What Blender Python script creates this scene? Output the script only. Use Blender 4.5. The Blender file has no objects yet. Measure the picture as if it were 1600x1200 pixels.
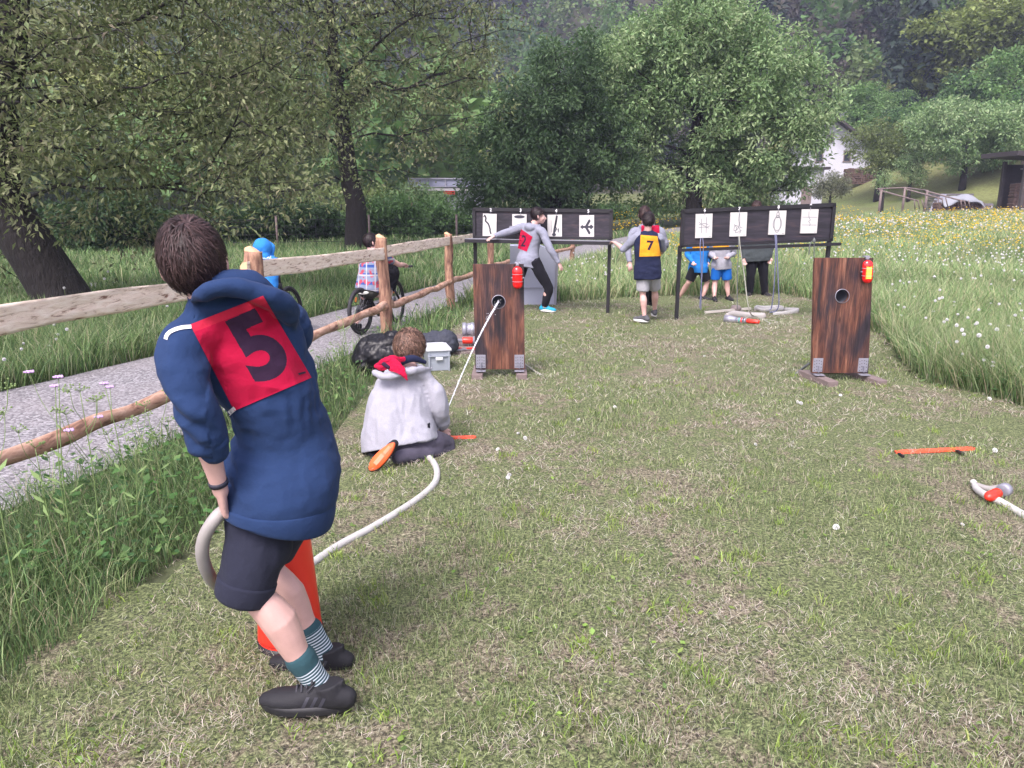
import bpy, bmesh, math, random
import numpy as np
from mathutils import Vector, Matrix, noise
from mathutils.bvhtree import BVHTree

R = math.radians
rnd = random.Random(7)
rng = np.random.default_rng(11)
scn = bpy.context.scene
COL = scn.collection

# ------------------------------------------------------------------ camera, sky, sun, exposure
CAM_H = 1.6; FPX = 1200.0; PITCH = math.atan(285 / 1200)
cam_d = bpy.data.cameras.new('camera'); cam = bpy.data.objects.new('camera', cam_d); COL.objects.link(cam)
cam.location = (0, 0, CAM_H); cam.rotation_euler = (math.pi / 2 - PITCH, 0, 0)
cam_d.sensor_width = 36; cam_d.lens = 27.0; cam_d.clip_start = 0.05; cam_d.clip_end = 2000
scn.camera = cam

world = bpy.data.worlds.new('World'); scn.world = world; world.use_nodes = True
wn = world.node_tree.nodes; wl = world.node_tree.links; wn.clear()
SUN_EL, SUN_ROT = R(52), R(205)
sky = wn.new('ShaderNodeTexSky'); sky.sky_type = 'NISHITA'; sky.sun_disc = False
sky.sun_elevation = SUN_EL; sky.sun_rotation = SUN_ROT; sky.air_density = 1.0; sky.dust_density = 4.0; sky.ozone_density = 1.5
hs = wn.new('ShaderNodeHueSaturation'); hs.inputs['Saturation'].default_value = 0.38      # cloud cover greys the blue
mx = wn.new('ShaderNodeMix'); mx.data_type = 'RGBA'; mx.blend_type = 'MULTIPLY'; mx.inputs[0].default_value = 1
mx.inputs[7].default_value = (1.0, 0.93, 1.03, 1)
bg = wn.new('ShaderNodeBackground'); bg.inputs['Strength'].default_value = 0.15
wo = wn.new('ShaderNodeOutputWorld')
wl.new(sky.outputs[0], hs.inputs['Color']); wl.new(hs.outputs[0], mx.inputs[6]); wl.new(mx.outputs[2], bg.inputs['Color']); wl.new(bg.outputs[0], wo.inputs['Surface'])

sun_d = bpy.data.lights.new('sun', 'SUN'); sun = bpy.data.objects.new('sun', sun_d); COL.objects.link(sun)
sun_d.energy = 1.45; sun_d.angle = R(22); sun_d.color = (1.0, 0.94, 0.86)
sd = Vector((math.sin(SUN_ROT) * math.cos(SUN_EL), math.cos(SUN_ROT) * math.cos(SUN_EL), math.sin(SUN_EL)))
sun.rotation_euler = sd.to_track_quat('Z', 'Y').to_euler()
scn.view_settings.view_transform = 'Standard'; scn.view_settings.look = 'None'
scn.view_settings.exposure = 1.45; scn.view_settings.gamma = 1
scn.cycles.max_bounces = 5; scn.cycles.diffuse_bounces = 3; scn.cycles.glossy_bounces = 2
scn.cycles.transmission_bounces = 3; scn.cycles.transparent_max_bounces = 4; scn.cycles.volume_bounces = 0

# ------------------------------------------------------------------ geometry helpers
def ray(px, py):
    x = (px - 800) / FPX; v = (py - 600) / FPX
    return Vector((x, math.cos(PITCH) - v * math.sin(PITCH), -math.sin(PITCH) - v * math.cos(PITCH)))
def at(px, py, Y):
    r = ray(px, py); return Vector((0, 0, CAM_H)) + r * (Y / r.y)
def gr(px, py, z=0.0):
    r = ray(px, py); return Vector((0, 0, CAM_H)) + r * ((z - CAM_H) / r.z)
V = Vector
def sstep(a, b, x):
    t = np.clip((x - a) / (b - a), 0, 1); return t * t * (3 - 2 * t)
def ht(x, y):
    x = np.asarray(x, float); y = np.asarray(y, float)
    S = sstep(-2, 10, x)
    z = S * 0.024 * np.clip(y - 12.5, 0, 37)
    z = z + 0.0 * x
    u = (x - 29) + (y - 70) * 0.2
    z = z + 0.5 * np.logaddexp(0, u / 1.5) * 1.5 * sstep(46, 62, y)
    d = y - 112 + 0.06 * np.abs(x)
    z = z + 0.56 * np.logaddexp(0, d / 8) * 8 * (1 + 0.10 * np.sin(x / 31.0) + 0.06 * np.sin(x / 13 + y / 40))
    dl = -x - 62 + 0.0 * y
    z = z + 0.4 * np.logaddexp(0, dl / 6) * 6 * sstep(20, 60, y)
    return np.minimum(z, 118.0 + 0.02 * np.abs(y))
def hz(x, y): return float(ht(x, y))

def tagp(o, label=None, cat=None, group=None, kind=None):
    if label: o['label'] = label
    if cat: o['category'] = cat
    if group: o['group'] = group
    if kind: o['kind'] = kind
    return o
def thing(name, label, cat, loc=(0, 0, 0), rotz=0.0, group=None):
    o = bpy.data.objects.new(name, None); COL.objects.link(o)
    o.location = loc; o.rotation_euler = (0, 0, rotz); o.empty_display_size = 0.1
    return tagp(o, label, cat, group)

def np_mesh(name, Vt, F, mats, parent=None, col=None, smooth=False, midx=None):
    Vt = np.ascontiguousarray(Vt, np.float32); F = np.ascontiguousarray(F, np.int32)
    me = bpy.data.meshes.new(name); n, m, k = len(Vt), len(F), F.shape[1]
    me.vertices.add(n); me.vertices.foreach_set('co', Vt.ravel())
    me.loops.add(m * k); me.loops.foreach_set('vertex_index', F.ravel())
    me.polygons.add(m); me.polygons.foreach_set('loop_start', np.arange(0, m * k, k, dtype=np.int32))
    if midx is not None: me.polygons.foreach_set('material_index', np.asarray(midx, np.int32))
    me.polygons.foreach_set('use_smooth', np.full(m, smooth, bool))
    if col is not None:
        a = me.color_attributes.new('Col', 'FLOAT_COLOR', 'POINT')
        c = np.ones((n, 4), np.float32); c[:, :3] = col; a.data.foreach_set('color', c.ravel())
    me.update(calc_edges=True)
    if not isinstance(mats, (list, tuple)): mats = [mats]
    for mm in mats: me.materials.append(mm)
    o = bpy.data.objects.new(name, me); COL.objects.link(o)
    if parent is not None: link(o, parent)
    return o
def link(o, parent):
    """parent o keeping its world placement (o was modelled in world or in thing-local space)"""
    o.parent = parent
    o.matrix_parent_inverse = world_of(parent).inverted()
def world_of(o):
    m = Matrix.LocRotScale(o.location, o.rotation_euler, o.scale)
    if o.parent: m = world_of(o.parent) @ o.matrix_parent_inverse @ m
    return m

def catmull(P, k=4):
    P = [np.asarray(p, float) for p in P]
    if len(P) < 3 or k <= 1: return P
    out = []
    Q = [2 * P[0] - P[1]] + P + [2 * P[-1] - P[-2]]
    for i in range(1, len(Q) - 2):
        a, b, c, d = Q[i - 1], Q[i], Q[i + 1], Q[i + 2]
        for s in range(k):
            t = s / k
            out.append(0.5 * ((2 * b) + (c - a) * t + (2 * a - 5 * b + 4 * c - d) * t * t + (3 * b - a - 3 * c + d) * t ** 3))
    out.append(P[-1]); return out

class MB:
    """collects shapes with material indices; build() links them as ONE mesh"""
    def __init__(s): s.v = []; s.f = []; s.m = []; s.mi = 0; s.sm = []; s.smooth = False
    def add(s, vs, fs, smooth=None):
        b = len(s.v); s.v += [tuple(p) for p in vs]
        for f in fs: s.f.append(tuple(i + b for i in f)); s.m.append(s.mi); s.sm.append(s.smooth if smooth is None else smooth)
        return s
    def box(s, c, d, rot=None, bev=0.0):
        c = V(c); h = [x / 2 for x in d]; rot = rot or Matrix()
        if bev <= 0:
            vs = [c + rot @ V((sx * h[0], sy * h[1], sz * h[2])) for sx in (-1, 1) for sy in (-1, 1) for sz in (-1, 1)]
            s.add(vs, [(0, 1, 3, 2), (4, 6, 7, 5), (0, 4, 5, 1), (2, 3, 7, 6), (0, 2, 6, 4), (1, 5, 7, 3)], False)
        else:
            bm = bmesh.new(); bmesh.ops.create_cube(bm, size=1)
            for v in bm.verts: v.co = V((v.co.x * d[0], v.co.y * d[1], v.co.z * d[2]))
            bmesh.ops.bevel(bm, geom=bm.edges[:], offset=bev, segments=2, affect='EDGES', profile=0.5)
            bm.verts.index_update()
            s.add([c + rot @ v.co for v in bm.verts], [[v.index for v in f.verts] for f in bm.faces], False); bm.free()
        return s
    def beam(s, a, b, w, h, up=(0, 0, 1), bev=0.0):
        a, b = V(a), V(b); y = (b - a); L = y.length; y.normalize(); x = y.cross(V(up)).normalized(); z = x.cross(y)
        rot = Matrix((x, y, z)).transposed().to_4x4()
        return s.box((a + b) / 2, (w, L, h), rot, bev)
    def tube(s, P, rad, n=10, k=1, side=None, cap='flat', smooth=True):
        """P points, rad radius or (a,b) per point; a lies along side, b across it"""
        rr = []
        for i in range(len(P)):
            r = rad[i] if isinstance(rad, (list, tuple)) and len(rad) == len(P) and not (len(P) == 2 and not isinstance(rad[0], (int, float, tuple, list))) else rad
            rr.append((r, r) if isinstance(r, (int, float)) else tuple(r))
        Q = catmull(P, k); RR = catmull(rr, k) if k > 1 and len(P) > 2 else [np.array(x, float) for x in rr]
        if isinstance(side, list): SS = catmull(side, k) if k > 1 and len(P) > 2 else [np.array(x, float) for x in side]
        else: SS = [None if side is None else np.array(side, float)] * len(Q)
        Q = [np.asarray(q, float) for q in Q]
        rings = []; prev = None
        T = []
        for i in range(len(Q)):
            t = Q[min(i + 1, len(Q) - 1)] - Q[max(i - 1, 0)]; T.append(t / (np.linalg.norm(t) + 1e-9))
        if cap == 'round':
            def ext(i, sgn):
                out = []
                for a in (0.35, 0.7, 0.93):
                    m = float(min(RR[i])); out.append((Q[i] + sgn * T[i] * m * a, RR[i] * math.sqrt(1 - a * a)))
                return out
            e0 = ext(0, -1)[::-1]; e1 = ext(len(Q) - 1, 1)
            Q = [e[0] for e in e0] + Q + [e[0] for e in e1]; RR = [e[1] for e in e0] + RR + [e[1] for e in e1]
            SS = [SS[0]] * 3 + SS + [SS[-1]] * 3; T = [T[0]] * 3 + T + [T[-1]] * 3
        vs = []
        for i in range(len(Q)):
            t = T[i]
            if SS[i] is not None: x = SS[i] - t * np.dot(SS[i], t)
            elif prev is None:
                x = np.cross(t, [0, 0, 1]) if abs(t[2]) < 0.9 else np.cross(t, [0, 1, 0])
            else: x = prev - t * np.dot(prev, t)
            x = x / (np.linalg.norm(x) + 1e-9); prev = x; y = np.cross(t, x)
            for j in range(n):
                a = 2 * math.pi * j / n
                vs.append(Q[i] + x * RR[i][0] * math.cos(a) + y * RR[i][1] * math.sin(a))
        fs = []
        for i in range(len(Q) - 1):
            for j in range(n):
                fs.append((i * n + j, i * n + (j + 1) % n, (i + 1) * n + (j + 1) % n, (i + 1) * n + j))
        fs.append(tuple(range(n - 1, -1, -1))); fs.append(tuple((len(Q) - 1) * n + j for j in range(n)))
        return s.add(vs, fs, smooth)
    def ell(s, c, r, axes=None, n=14, m=9):
        c = V(c); ax = axes or (V((1, 0, 0)), V((0, 1, 0)), V((0, 0, 1))); vs = []; fs = []
        for i in range(1, m):
            t = math.pi * i / m
            for j in range(n):
                p = 2 * math.pi * j / n
                vs.append(c + ax[0] * r[0] * math.sin(t) * math.cos(p) + ax[1] * r[1] * math.sin(t) * math.sin(p) + ax[2] * r[2] * math.cos(t))
        vs.append(c + ax[2] * r[2]); vs.append(c - ax[2] * r[2]); A = len(vs) - 2
        for i in range(m - 2):
            for j in range(n): fs.append((i * n + j, (i + 1) * n + j, (i + 1) * n + (j + 1) % n, i * n + (j + 1) % n))
        for j in range(n): fs.append((A, j, (j + 1) % n)); fs.append((A + 1, (m - 2) * n + (j + 1) % n, (m - 2) * n + j))
        return s.add(vs, fs, True)
    def lathe(s, c, prof, n=20, axes=None, smooth=True, cap=True):
        """prof [(r, h)] around axes[2]"""
        c = V(c); ax = axes or (V((1, 0, 0)), V((0, 1, 0)), V((0, 0, 1))); vs = []; fs = []
        for r, h in prof:
            for j in range(n):
                a = 2 * math.pi * j / n; vs.append(c + ax[0] * r * math.cos(a) + ax[1] * r * math.sin(a) + ax[2] * h)
        for i in range(len(prof) - 1):
            for j in range(n): fs.append((i * n + j, i * n + (j + 1) % n, (i + 1) * n + (j + 1) % n, (i + 1) * n + j))
        if cap: fs.append(tuple(range(n - 1, -1, -1))); fs.append(tuple((len(prof) - 1) * n + j for j in range(n)))
        return s.add(vs, fs, smooth)
    def build(s, name, mats, parent=None):
        me = bpy.data.meshes.new(name); me.from_pydata(s.v, [], s.f)
        if not isinstance(mats, (list, tuple)): mats = [mats]
        for m in mats: me.materials.append(m)
        me.polygons.foreach_set('material_index', s.m); me.polygons.foreach_set('use_smooth', s.sm)
        me.update(); o = bpy.data.objects.new(name, me); COL.objects.link(o)
        if parent is not None: link(o, parent)
        return o
    def skin(s, name, mat, parent, voxel=0.006, smooth=4, folds=None, disp=None):
        """fuse the collected shapes into one continuous surface"""
        o = s.build(name, mat); me = o.data
        r = o.modifiers.new('r', 'REMESH'); r.mode = 'VOXEL'; r.voxel_size = voxel; r.use_smooth_shade = True
        sm = o.modifiers.new('s', 'SMOOTH'); sm.factor = 0.6; sm.iterations = smooth
        dg = bpy.context.evaluated_depsgraph_get(); dg.update()
        nm = bpy.data.meshes.new_from_object(o.evaluated_get(dg)); nm.name = name
        o.modifiers.clear(); o.data = nm; bpy.data.meshes.remove(me)
        if not nm.materials: nm.materials.append(mat)
        n = len(nm.vertices)
        if folds and n:
            co = np.empty(n * 3, np.float32); nm.vertices.foreach_get('co', co); co = co.reshape(-1, 3)
            no = np.empty(n * 3, np.float32); nm.vertices.foreach_get('normal', no); no = no.reshape(-1, 3)
            d = np.array([folds(V(c), V(q)) for c, q in zip(co, no)], np.float32)
            nm.vertices.foreach_set('co', (co + no * d[:, None]).ravel())
        nm.polygons.foreach_set('use_smooth', [True] * len(nm.polygons)); nm.update()
        if parent is not None: link(o, parent)
        return o

# ------------------------------------------------------------------ materials
def nt(name):
    m = bpy.data.materials.new(name); m.use_nodes = True; N = m.node_tree.nodes; L = m.node_tree.links
    return m, N, L, N['Principled BSDF']
def mixc(N, L, fac, a, b):
    q = N.new('ShaderNodeMix'); q.data_type = 'RGBA'
    if isinstance(fac, float): q.inputs[0].default_value = fac
    else: L.new(fac, q.inputs[0])
    for i, c in ((6, a), (7, b)):
        if isinstance(c, tuple): q.inputs[i].default_value = (*c, 1)
        else: L.new(c, q.inputs[i])
    return q.outputs[2]
def noisen(N, L, scale, detail=4, vec=None, rough=0.55, st=None, dist=0.0):
    q = N.new('ShaderNodeTexNoise'); q.inputs['Scale'].default_value = scale; q.inputs['Detail'].default_value = detail
    q.inputs['Roughness'].default_value = rough; q.inputs['Distortion'].default_value = dist
    if vec is not None:
        if st:
            mp = N.new('ShaderNodeMapping'); mp.inputs['Scale'].default_value = st; L.new(vec, mp.inputs[0]); vec = mp.outputs[0]
        L.new(vec, q.inputs['Vector'])
    return q.outputs[0]
def ramp(N, L, fac, stops):
    q = N.new('ShaderNodeValToRGB'); e = q.color_ramp.elements
    while len(e) < len(stops): e.new(0.5)
    for i, (p, c) in enumerate(stops): e[i].position = p; e[i].color = (*c, 1) if isinstance(c, tuple) else (c, c, c, 1)
    L.new(fac, q.inputs[0]); return q.outputs[0]
def bump(N, L, B, h, strength=0.3, dist=0.01):
    q = N.new('ShaderNodeBump'); q.inputs['Strength'].default_value = strength; q.inputs['Distance'].default_value = dist
    L.new(h, q.inputs['Height']); L.new(q.outputs[0], B.inputs['Normal'])
def tc(N): return N.new('ShaderNodeTexCoord').outputs['Object']
_mc = {}
def simple(name, c, rough=0.7, var=0.12, scale=12.0, metal=0.0, bs=0.15, bscale=60.0, bd=0.004, spec=None, st=None):
    if name in _mc: return _mc[name]
    m, N, L, B = nt(name); t = tc(N)
    a = tuple(min(1, x * (1 - var)) for x in c); b = tuple(min(1, x * (1 + var)) for x in c)
    n1 = noisen(N, L, scale, 5, t, st=st)
    L.new(mixc(N, L, n1, a, b), B.inputs['Base Color'])
    B.inputs['Roughness'].default_value = rough; B.inputs['Metallic'].default_value = metal
    if spec is not None: B.inputs['Specular IOR Level'].default_value = spec
    if bs: bump(N, L, B, noisen(N, L, bscale, 3, t, st=st), bs, bd)
    _mc[name] = m; return m
def cloth(name, c, var=0.15, heather=0.0):
    if name in _mc: return _mc[name]
    m, N, L, B = nt(name); t = tc(N)
    a = tuple(x * (1 - var) for x in c); b = tuple(min(1, x * (1 + var)) for x in c)
    base = mixc(N, L, noisen(N, L, 9, 4, t), a, b)
    if heather:
        h = noisen(N, L, 420, 2, t, st=(1, 1, 0.5)); hr = ramp(N, L, h, [(0.35, 1.0 - heather), (0.6, 1.0)])
        q = N.new('ShaderNodeMix'); q.data_type = 'RGBA'; q.blend_type = 'MULTIPLY'; q.inputs[0].default_value = 1
        L.new(base, q.inputs[6]); L.new(hr, q.inputs[7]); base = q.outputs[2]
    L.new(base, B.inputs['Base Color']); B.inputs['Roughness'].default_value = 0.92
    B.inputs['Specular IOR Level'].default_value = 0.15
    B.inputs['Sheen Weight'].default_value = 0.03; B.inputs['Sheen Roughness'].default_value = 0.5
    w = noisen(N, L, 28, 4, t, rough=0.6); bump(N, L, B, w, 0.35, 0.012)
    _mc[name] = m; return m
def foliage(name, trans=0.35, rough=0.55, spec=0.25):
    if name in _mc: return _mc[name]
    m, N, L, B = nt(name)
    a = N.new('ShaderNodeAttribute'); a.attribute_name = 'Col'
    L.new(a.outputs['Color'], B.inputs['Base Color']); B.inputs['Roughness'].default_value = rough
    B.inputs['Specular IOR Level'].default_value = spec
    t = N.new('ShaderNodeBsdfTranslucent')
    hv = N.new('ShaderNodeHueSaturation'); hv.inputs['Saturation'].default_value = 1.1; hv.inputs['Value'].default_value = 1.15
    L.new(a.outputs['Color'], hv.inputs['Color']); L.new(hv.outputs[0], t.inputs['Color'])
    x = N.new('ShaderNodeMixShader'); x.inputs[0].default_value = trans
    L.new(B.outputs[0], x.inputs[1]); L.new(t.outputs[0], x.inputs[2]); L.new(x.outputs[0], N['Material Output'].inputs['Surface'])
    _mc[name] = m; return m
SKIN = simple('skin', (0.54, 0.335, 0.30), 0.55, 0.16, 22, bs=0.12, bscale=180)
SKIN.node_tree.nodes['Principled BSDF'].inputs['Subsurface Weight'].default_value = 0.0
HAIR_BROWN = simple('brown_hair', (0.036, 0.021, 0.021), 0.62, 0.5, 60, spec=0.25)
HAIR_DARK = simple('dark_hair', (0.016, 0.010, 0.012), 0.5, 0.3, 60, spec=0.35)
HAIR_LIGHT = simple('light_brown_hair', (0.13, 0.075, 0.055), 0.5, 0.35, 60, spec=0.35)
FOL = foliage('leaf', 0.35); GRASSM = foliage('grass_blade', 0.3, 0.6, 0.2)
STEEL = simple('steel', (0.45, 0.46, 0.50), 0.38, 0.1, 20, metal=0.8, bs=0.05)
GALV = simple('galvanised_steel', (0.27, 0.27, 0.32), 0.5, 0.15, 30, metal=0.4, bs=0.08)
BLACKP = simple('black_paint', (0.010, 0.009, 0.013), 0.5, 0.3, 20, bs=0.15)
REDP = simple('red_paint', (0.75, 0.035, 0.02), 0.32, 0.08, 8, bs=0.03)
RUBBER = simple('rubber', (0.02, 0.02, 0.024), 0.75, 0.2, 30)

def wood_dark_vertical():
    m, N, L, B = nt('charred_plywood'); t = tc(N)
    warp = noisen(N, L, 2.2, 3, t, st=(1, 1, 0.5), dist=0.4)
    streak = noisen(N, L, 9, 8, t, rough=0.62, st=(2.6, 2.6, 0.22), dist=0.5)
    fine = noisen(N, L, 60, 4, t, rough=0.6, st=(3, 3, 0.12), dist=0.2)
    base = ramp(N, L, streak, [(0.34, (0.022, 0.014, 0.018)), (0.45, (0.095, 0.033, 0.022)), (0.56, (0.17, 0.066, 0.04)), (0.70, (0.32, 0.155, 0.10))])
    patch = ramp(N, L, streak, [(0.38, (0.012, 0.009, 0.016)), (0.55, (0.035, 0.022, 0.03)), (0.68, (0.13, 0.055, 0.038))])
    pf = ramp(N, L, warp, [(0.44, 1.0), (0.56, 0.0)])
    c = mixc(N, L, pf, base, patch)
    fr = ramp(N, L, fine, [(0.42, 0.35), (0.55, 1.0)])
    q = N.new('ShaderNodeMix'); q.data_type = 'RGBA'; q.blend_type = 'MULTIPLY'; q.inputs[0].default_value = 0.8
    L.new(c, q.inputs[6]); L.new(fr, q.inputs[7])
    # knots
    vo = N.new('ShaderNodeTexVoronoi'); vo.inputs['Scale'].default_value = 3.3; mp = N.new('ShaderNodeMapping'); mp.inputs['Scale'].default_value = (1.6, 1.6, 0.8)
    L.new(t, mp.inputs[0]); L.new(mp.outputs[0], vo.inputs['Vector'])
    kf = ramp(N, L, vo.outputs['Distance'], [(0.05, 0.9), (0.11, 0.0)])
    L.new(mixc(N, L, kf, q.outputs[2], (0.035, 0.012, 0.01)), B.inputs['Base Color'])
    B.inputs['Roughness'].default_value = 0.5; bump(N, L, B, fine, 0.3, 0.004); return m
def wood_black_horizontal():
    m, N, L, B = nt('blackened_boards'); t = tc(N)
    s = noisen(N, L, 5, 7, t, rough=0.6, st=(0.5, 3, 5), dist=0.4)
    c = ramp(N, L, s, [(0.35, (0.008, 0.007, 0.012)), (0.55, (0.022, 0.018, 0.029)), (0.75, (0.065, 0.037, 0.038))])
    L.new(c, B.inputs['Base Color']); B.inputs['Roughness'].default_value = 0.6
    bump(N, L, B, noisen(N, L, 30, 4, t, st=(0.3, 3, 5)), 0.3, 0.004); return m
def wood_rail(name, a, b, c, st, sc=14):
    m, N, L, B = nt(name); t = tc(N)
    s = noisen(N, L, sc, 7, t, rough=0.65, st=st, dist=0.6); s2 = noisen(N, L, 3.5, 3, t, dist=0.3)
    x = ramp(N, L, s, [(0.34, c), (0.43, b), (0.6, a)])
    L.new(mixc(N, L, ramp(N, L, s2, [(0.45, 0.0), (0.7, 0.45)]), x, b), B.inputs['Base Color'])
    B.inputs['Roughness'].default_value = 0.75; bump(N, L, B, s, 0.6, 0.01); return m
PLY = wood_dark_vertical(); BLKW = wood_black_horizontal()
SPLIT = wood_rail('split_timber', (0.90, 0.78, 0.67), (0.76, 0.61, 0.50), (0.22, 0.12, 0.085), (2.0, 0.35, 2.6), 18)
BARK_POLE = wood_rail('half_peeled_pole', (0.52, 0.34, 0.25), (0.33, 0.18, 0.12), (0.08, 0.04, 0.03), (1.6, 0.5, 1.6), 11)
POSTW = wood_rail('peeled_post', (0.44, 0.26, 0.17), (0.19, 0.095, 0.065), (0.05, 0.026, 0.022), (2.2, 2.2, 0.4), 9)
ENDGRAIN = simple('sawn_end', (0.62, 0.38, 0.22), 0.7, 0.2, 30)
BARK = simple('bark', (0.016, 0.013, 0.013), 0.9, 0.5, 8, bs=1.0, bscale=22, bd=0.05, st=(1, 1, 0.35))
OLDWOOD = simple('grey_old_timber', (0.17, 0.13, 0.125), 0.8, 0.35, 14, bs=0.4, bscale=40, bd=0.006, st=(1, 0.2, 1))

# ================================================================== THE SETTING
def pip(x, y, poly):
    c = np.zeros(len(x), bool); j = len(poly) - 1
    for i in range(len(poly)):
        xi, yi = poly[i]; xj, yj = poly[j]
        m = ((yi > y) != (yj > y)) & (x < (xj - xi) * (y - yi) / (yj - yi + 1e-12) + xi); c ^= m; j = i
    return c
def ground_mat():
    m, N, L, B = nt('ground_soil_grass'); t = tc(N)
    a = N.new('ShaderNodeAttribute'); a.attribute_name = 'Col'
    n1 = noisen(N, L, 0.35, 6, t, rough=0.65); n2 = noisen(N, L, 6, 5, t, rough=0.7)
    c = mixc(N, L, ramp(N, L, n1, [(0.35, 0.0), (0.65, 0.55)]), a.outputs['Color'], (0.10, 0.085, 0.045))
    q = N.new('ShaderNodeMix'); q.data_type = 'RGBA'; q.blend_type = 'MULTIPLY'; q.inputs[0].default_value = 1
    L.new(c, q.inputs[6]); L.new(ramp(N, L, n2, [(0.3, 0.6), (0.7, 1.25)]), q.inputs[7])
    L.new(q.outputs[2], B.inputs['Base Color']); B.inputs['Roughness'].default_value = 0.95
    bump(N, L, B, n2, 0.6, 0.05); return m
def lawn_mat():
    m, N, L, B = nt('mown_turf'); t = tc(N)
    big = noisen(N, L, 0.9, 5, t, rough=0.6); mid = noisen(N, L, 7, 5, t, rough=0.7); fine = noisen(N, L, 70, 4, t, rough=0.75, dist=0.8)
    thatch = ramp(N, L, fine, [(0.40, (0.028, 0.018, 0.016)), (0.52, (0.21, 0.16, 0.125)), (0.68, (0.50, 0.43, 0.35))])
    green = ramp(N, L, fine, [(0.40, (0.022, 0.028, 0.012)), (0.54, (0.14, 0.17, 0.065)), (0.70, (0.34, 0.38, 0.18))])
    f = N.new('ShaderNodeMath'); f.operation = 'ADD'; L.new(big, f.inputs[0]); L.new(mid, f.inputs[1])
    c = mixc(N, L, ramp(N, L, f.outputs[0], [(0.46, 0.0), (0.56, 1.0)]), thatch, green)
    f2 = ramp(N, L, f.outputs[0], [(0.88, 0.0), (1.15, 1.0)])
    L.new(mixc(N, L, f2, mixc(N, L, 0.35, thatch, green), c), B.inputs['Base Color'])
    B.inputs['Roughness'].default_value = 0.95; bump(N, L, B, fine, 0.7, 0.02); return m
def gravel_mat():
    m, N, L, B = nt('gravel'); t = tc(N)
    vo = N.new('ShaderNodeTexVoronoi'); vo.inputs['Scale'].default_value = 55; L.new(t, vo.inputs['Vector'])
    sp = N.new('ShaderNodeSeparateColor'); L.new(vo.outputs['Color'], sp.inputs[0])
    st = ramp(N, L, sp.outputs[0], [(0.1, (0.10, 0.095, 0.105)), (0.5, (0.19, 0.182, 0.195)), (0.9, (0.32, 0.308, 0.325))])
    big = noisen(N, L, 1.1, 5, t, rough=0.6)
    L.new(mixc(N, L, ramp(N, L, big, [(0.4, 0.0), (0.7, 0.5)]), st, (0.21, 0.19, 0.195)), B.inputs['Base Color'])
    B.inputs['Roughness'].default_value = 0.9
    inv = N.new('ShaderNodeMath'); inv.operation = 'SUBTRACT'; inv.inputs[0].default_value = 1; L.new(vo.outputs['Distance'], inv.inputs[1])
    bump(N, L, B, inv.outputs[0], 0.7, 0.008); return m

def axis(vals): return np.unique(np.round(np.concatenate(vals), 3))
gx = axis([np.arange(-420, -60, 8.0), np.arange(-60, -14, 2.0), np.arange(-14, 30, 0.5), np.arange(30, 110, 2.0), np.arange(110, 421, 8.0)])
gy = axis([np.arange(-80, -6, 4.0), np.arange(-6, 60, 0.5), np.arange(60, 140, 2.0), np.arange(140, 521, 6.0)])
GX, GY = np.meshgrid(gx, gy); GZ = ht(GX, GY)
nx, ny = len(gx), len(gy); idx = np.arange(nx * ny).reshape(ny, nx)
F = np.stack([idx[:-1, :-1], idx[:-1, 1:], idx[1:, 1:], idx[1:, :-1]], -1).reshape(-1, 4)
colg = np.tile(np.array([0.055, 0.085, 0.03]), (nx * ny, 1))
colg[(GY.ravel() > 105)] = (0.030, 0.036, 0.022)
bank = (GY.ravel() > 44) & (GY.ravel() < 105); colg[bank] = (0.12, 0.155, 0.045)
ban2 = bank & ((GX.ravel() - 29 + (GY.ravel() - 70) * .2) > 2); colg[ban2] = (0.16, 0.18, 0.06)
ground = np_mesh('ground', np.stack([GX, GY, GZ], -1).reshape(-1, 3), F, ground_mat(), col=colg, smooth=True)
ground['kind'] = 'structure'

LAWN = [(-1.72, -1.5), (-1.74, 1.2), (-1.72, 2.34), (-1.54, 3.27), (-1.30, 5.0), (-1.24, 6.3), (-1.30, 7.3), (-1.0, 8.4), (-0.74, 9.9), (-0.60, 11.6), (-0.3, 12.4), (0.6, 12.4),
        (1.6, 12.9), (3.0, 13.3), (4.8, 13.5), (5.0, 12.6), (4.75, 11.0), (4.55, 9.3), (3.95, 7.6), (3.75, 6.8), (4.1, 5.9), (4.9, 4.9), (5.6, 3.4), (6.0, 1), (6.1, -1.5)]
PATH_L = [(-7.5, -6), (-6.6, 0), (-5.6, 3.4), (-4.39, 6.38), (-3.21, 9.6), (-2.1, 13.0), (-0.9, 17.0), (0.3, 21.5), (3.2, 28.5), (9.5, 37.5), (19.5, 46.6), (34, 51.5), (60, 54)]
PATH_R = [(-4.6, -6), (-3.9, 0), (-2.95, 3.0), (-2.32, 5.03), (-1.72, 8.2), (-0.95, 12.2), (0.5, 16.4), (2.0, 20.6), (5.2, 27.0), (11.0, 35.2), (20.5, 43.6), (34.5, 48.8), (60, 51)]
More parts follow.
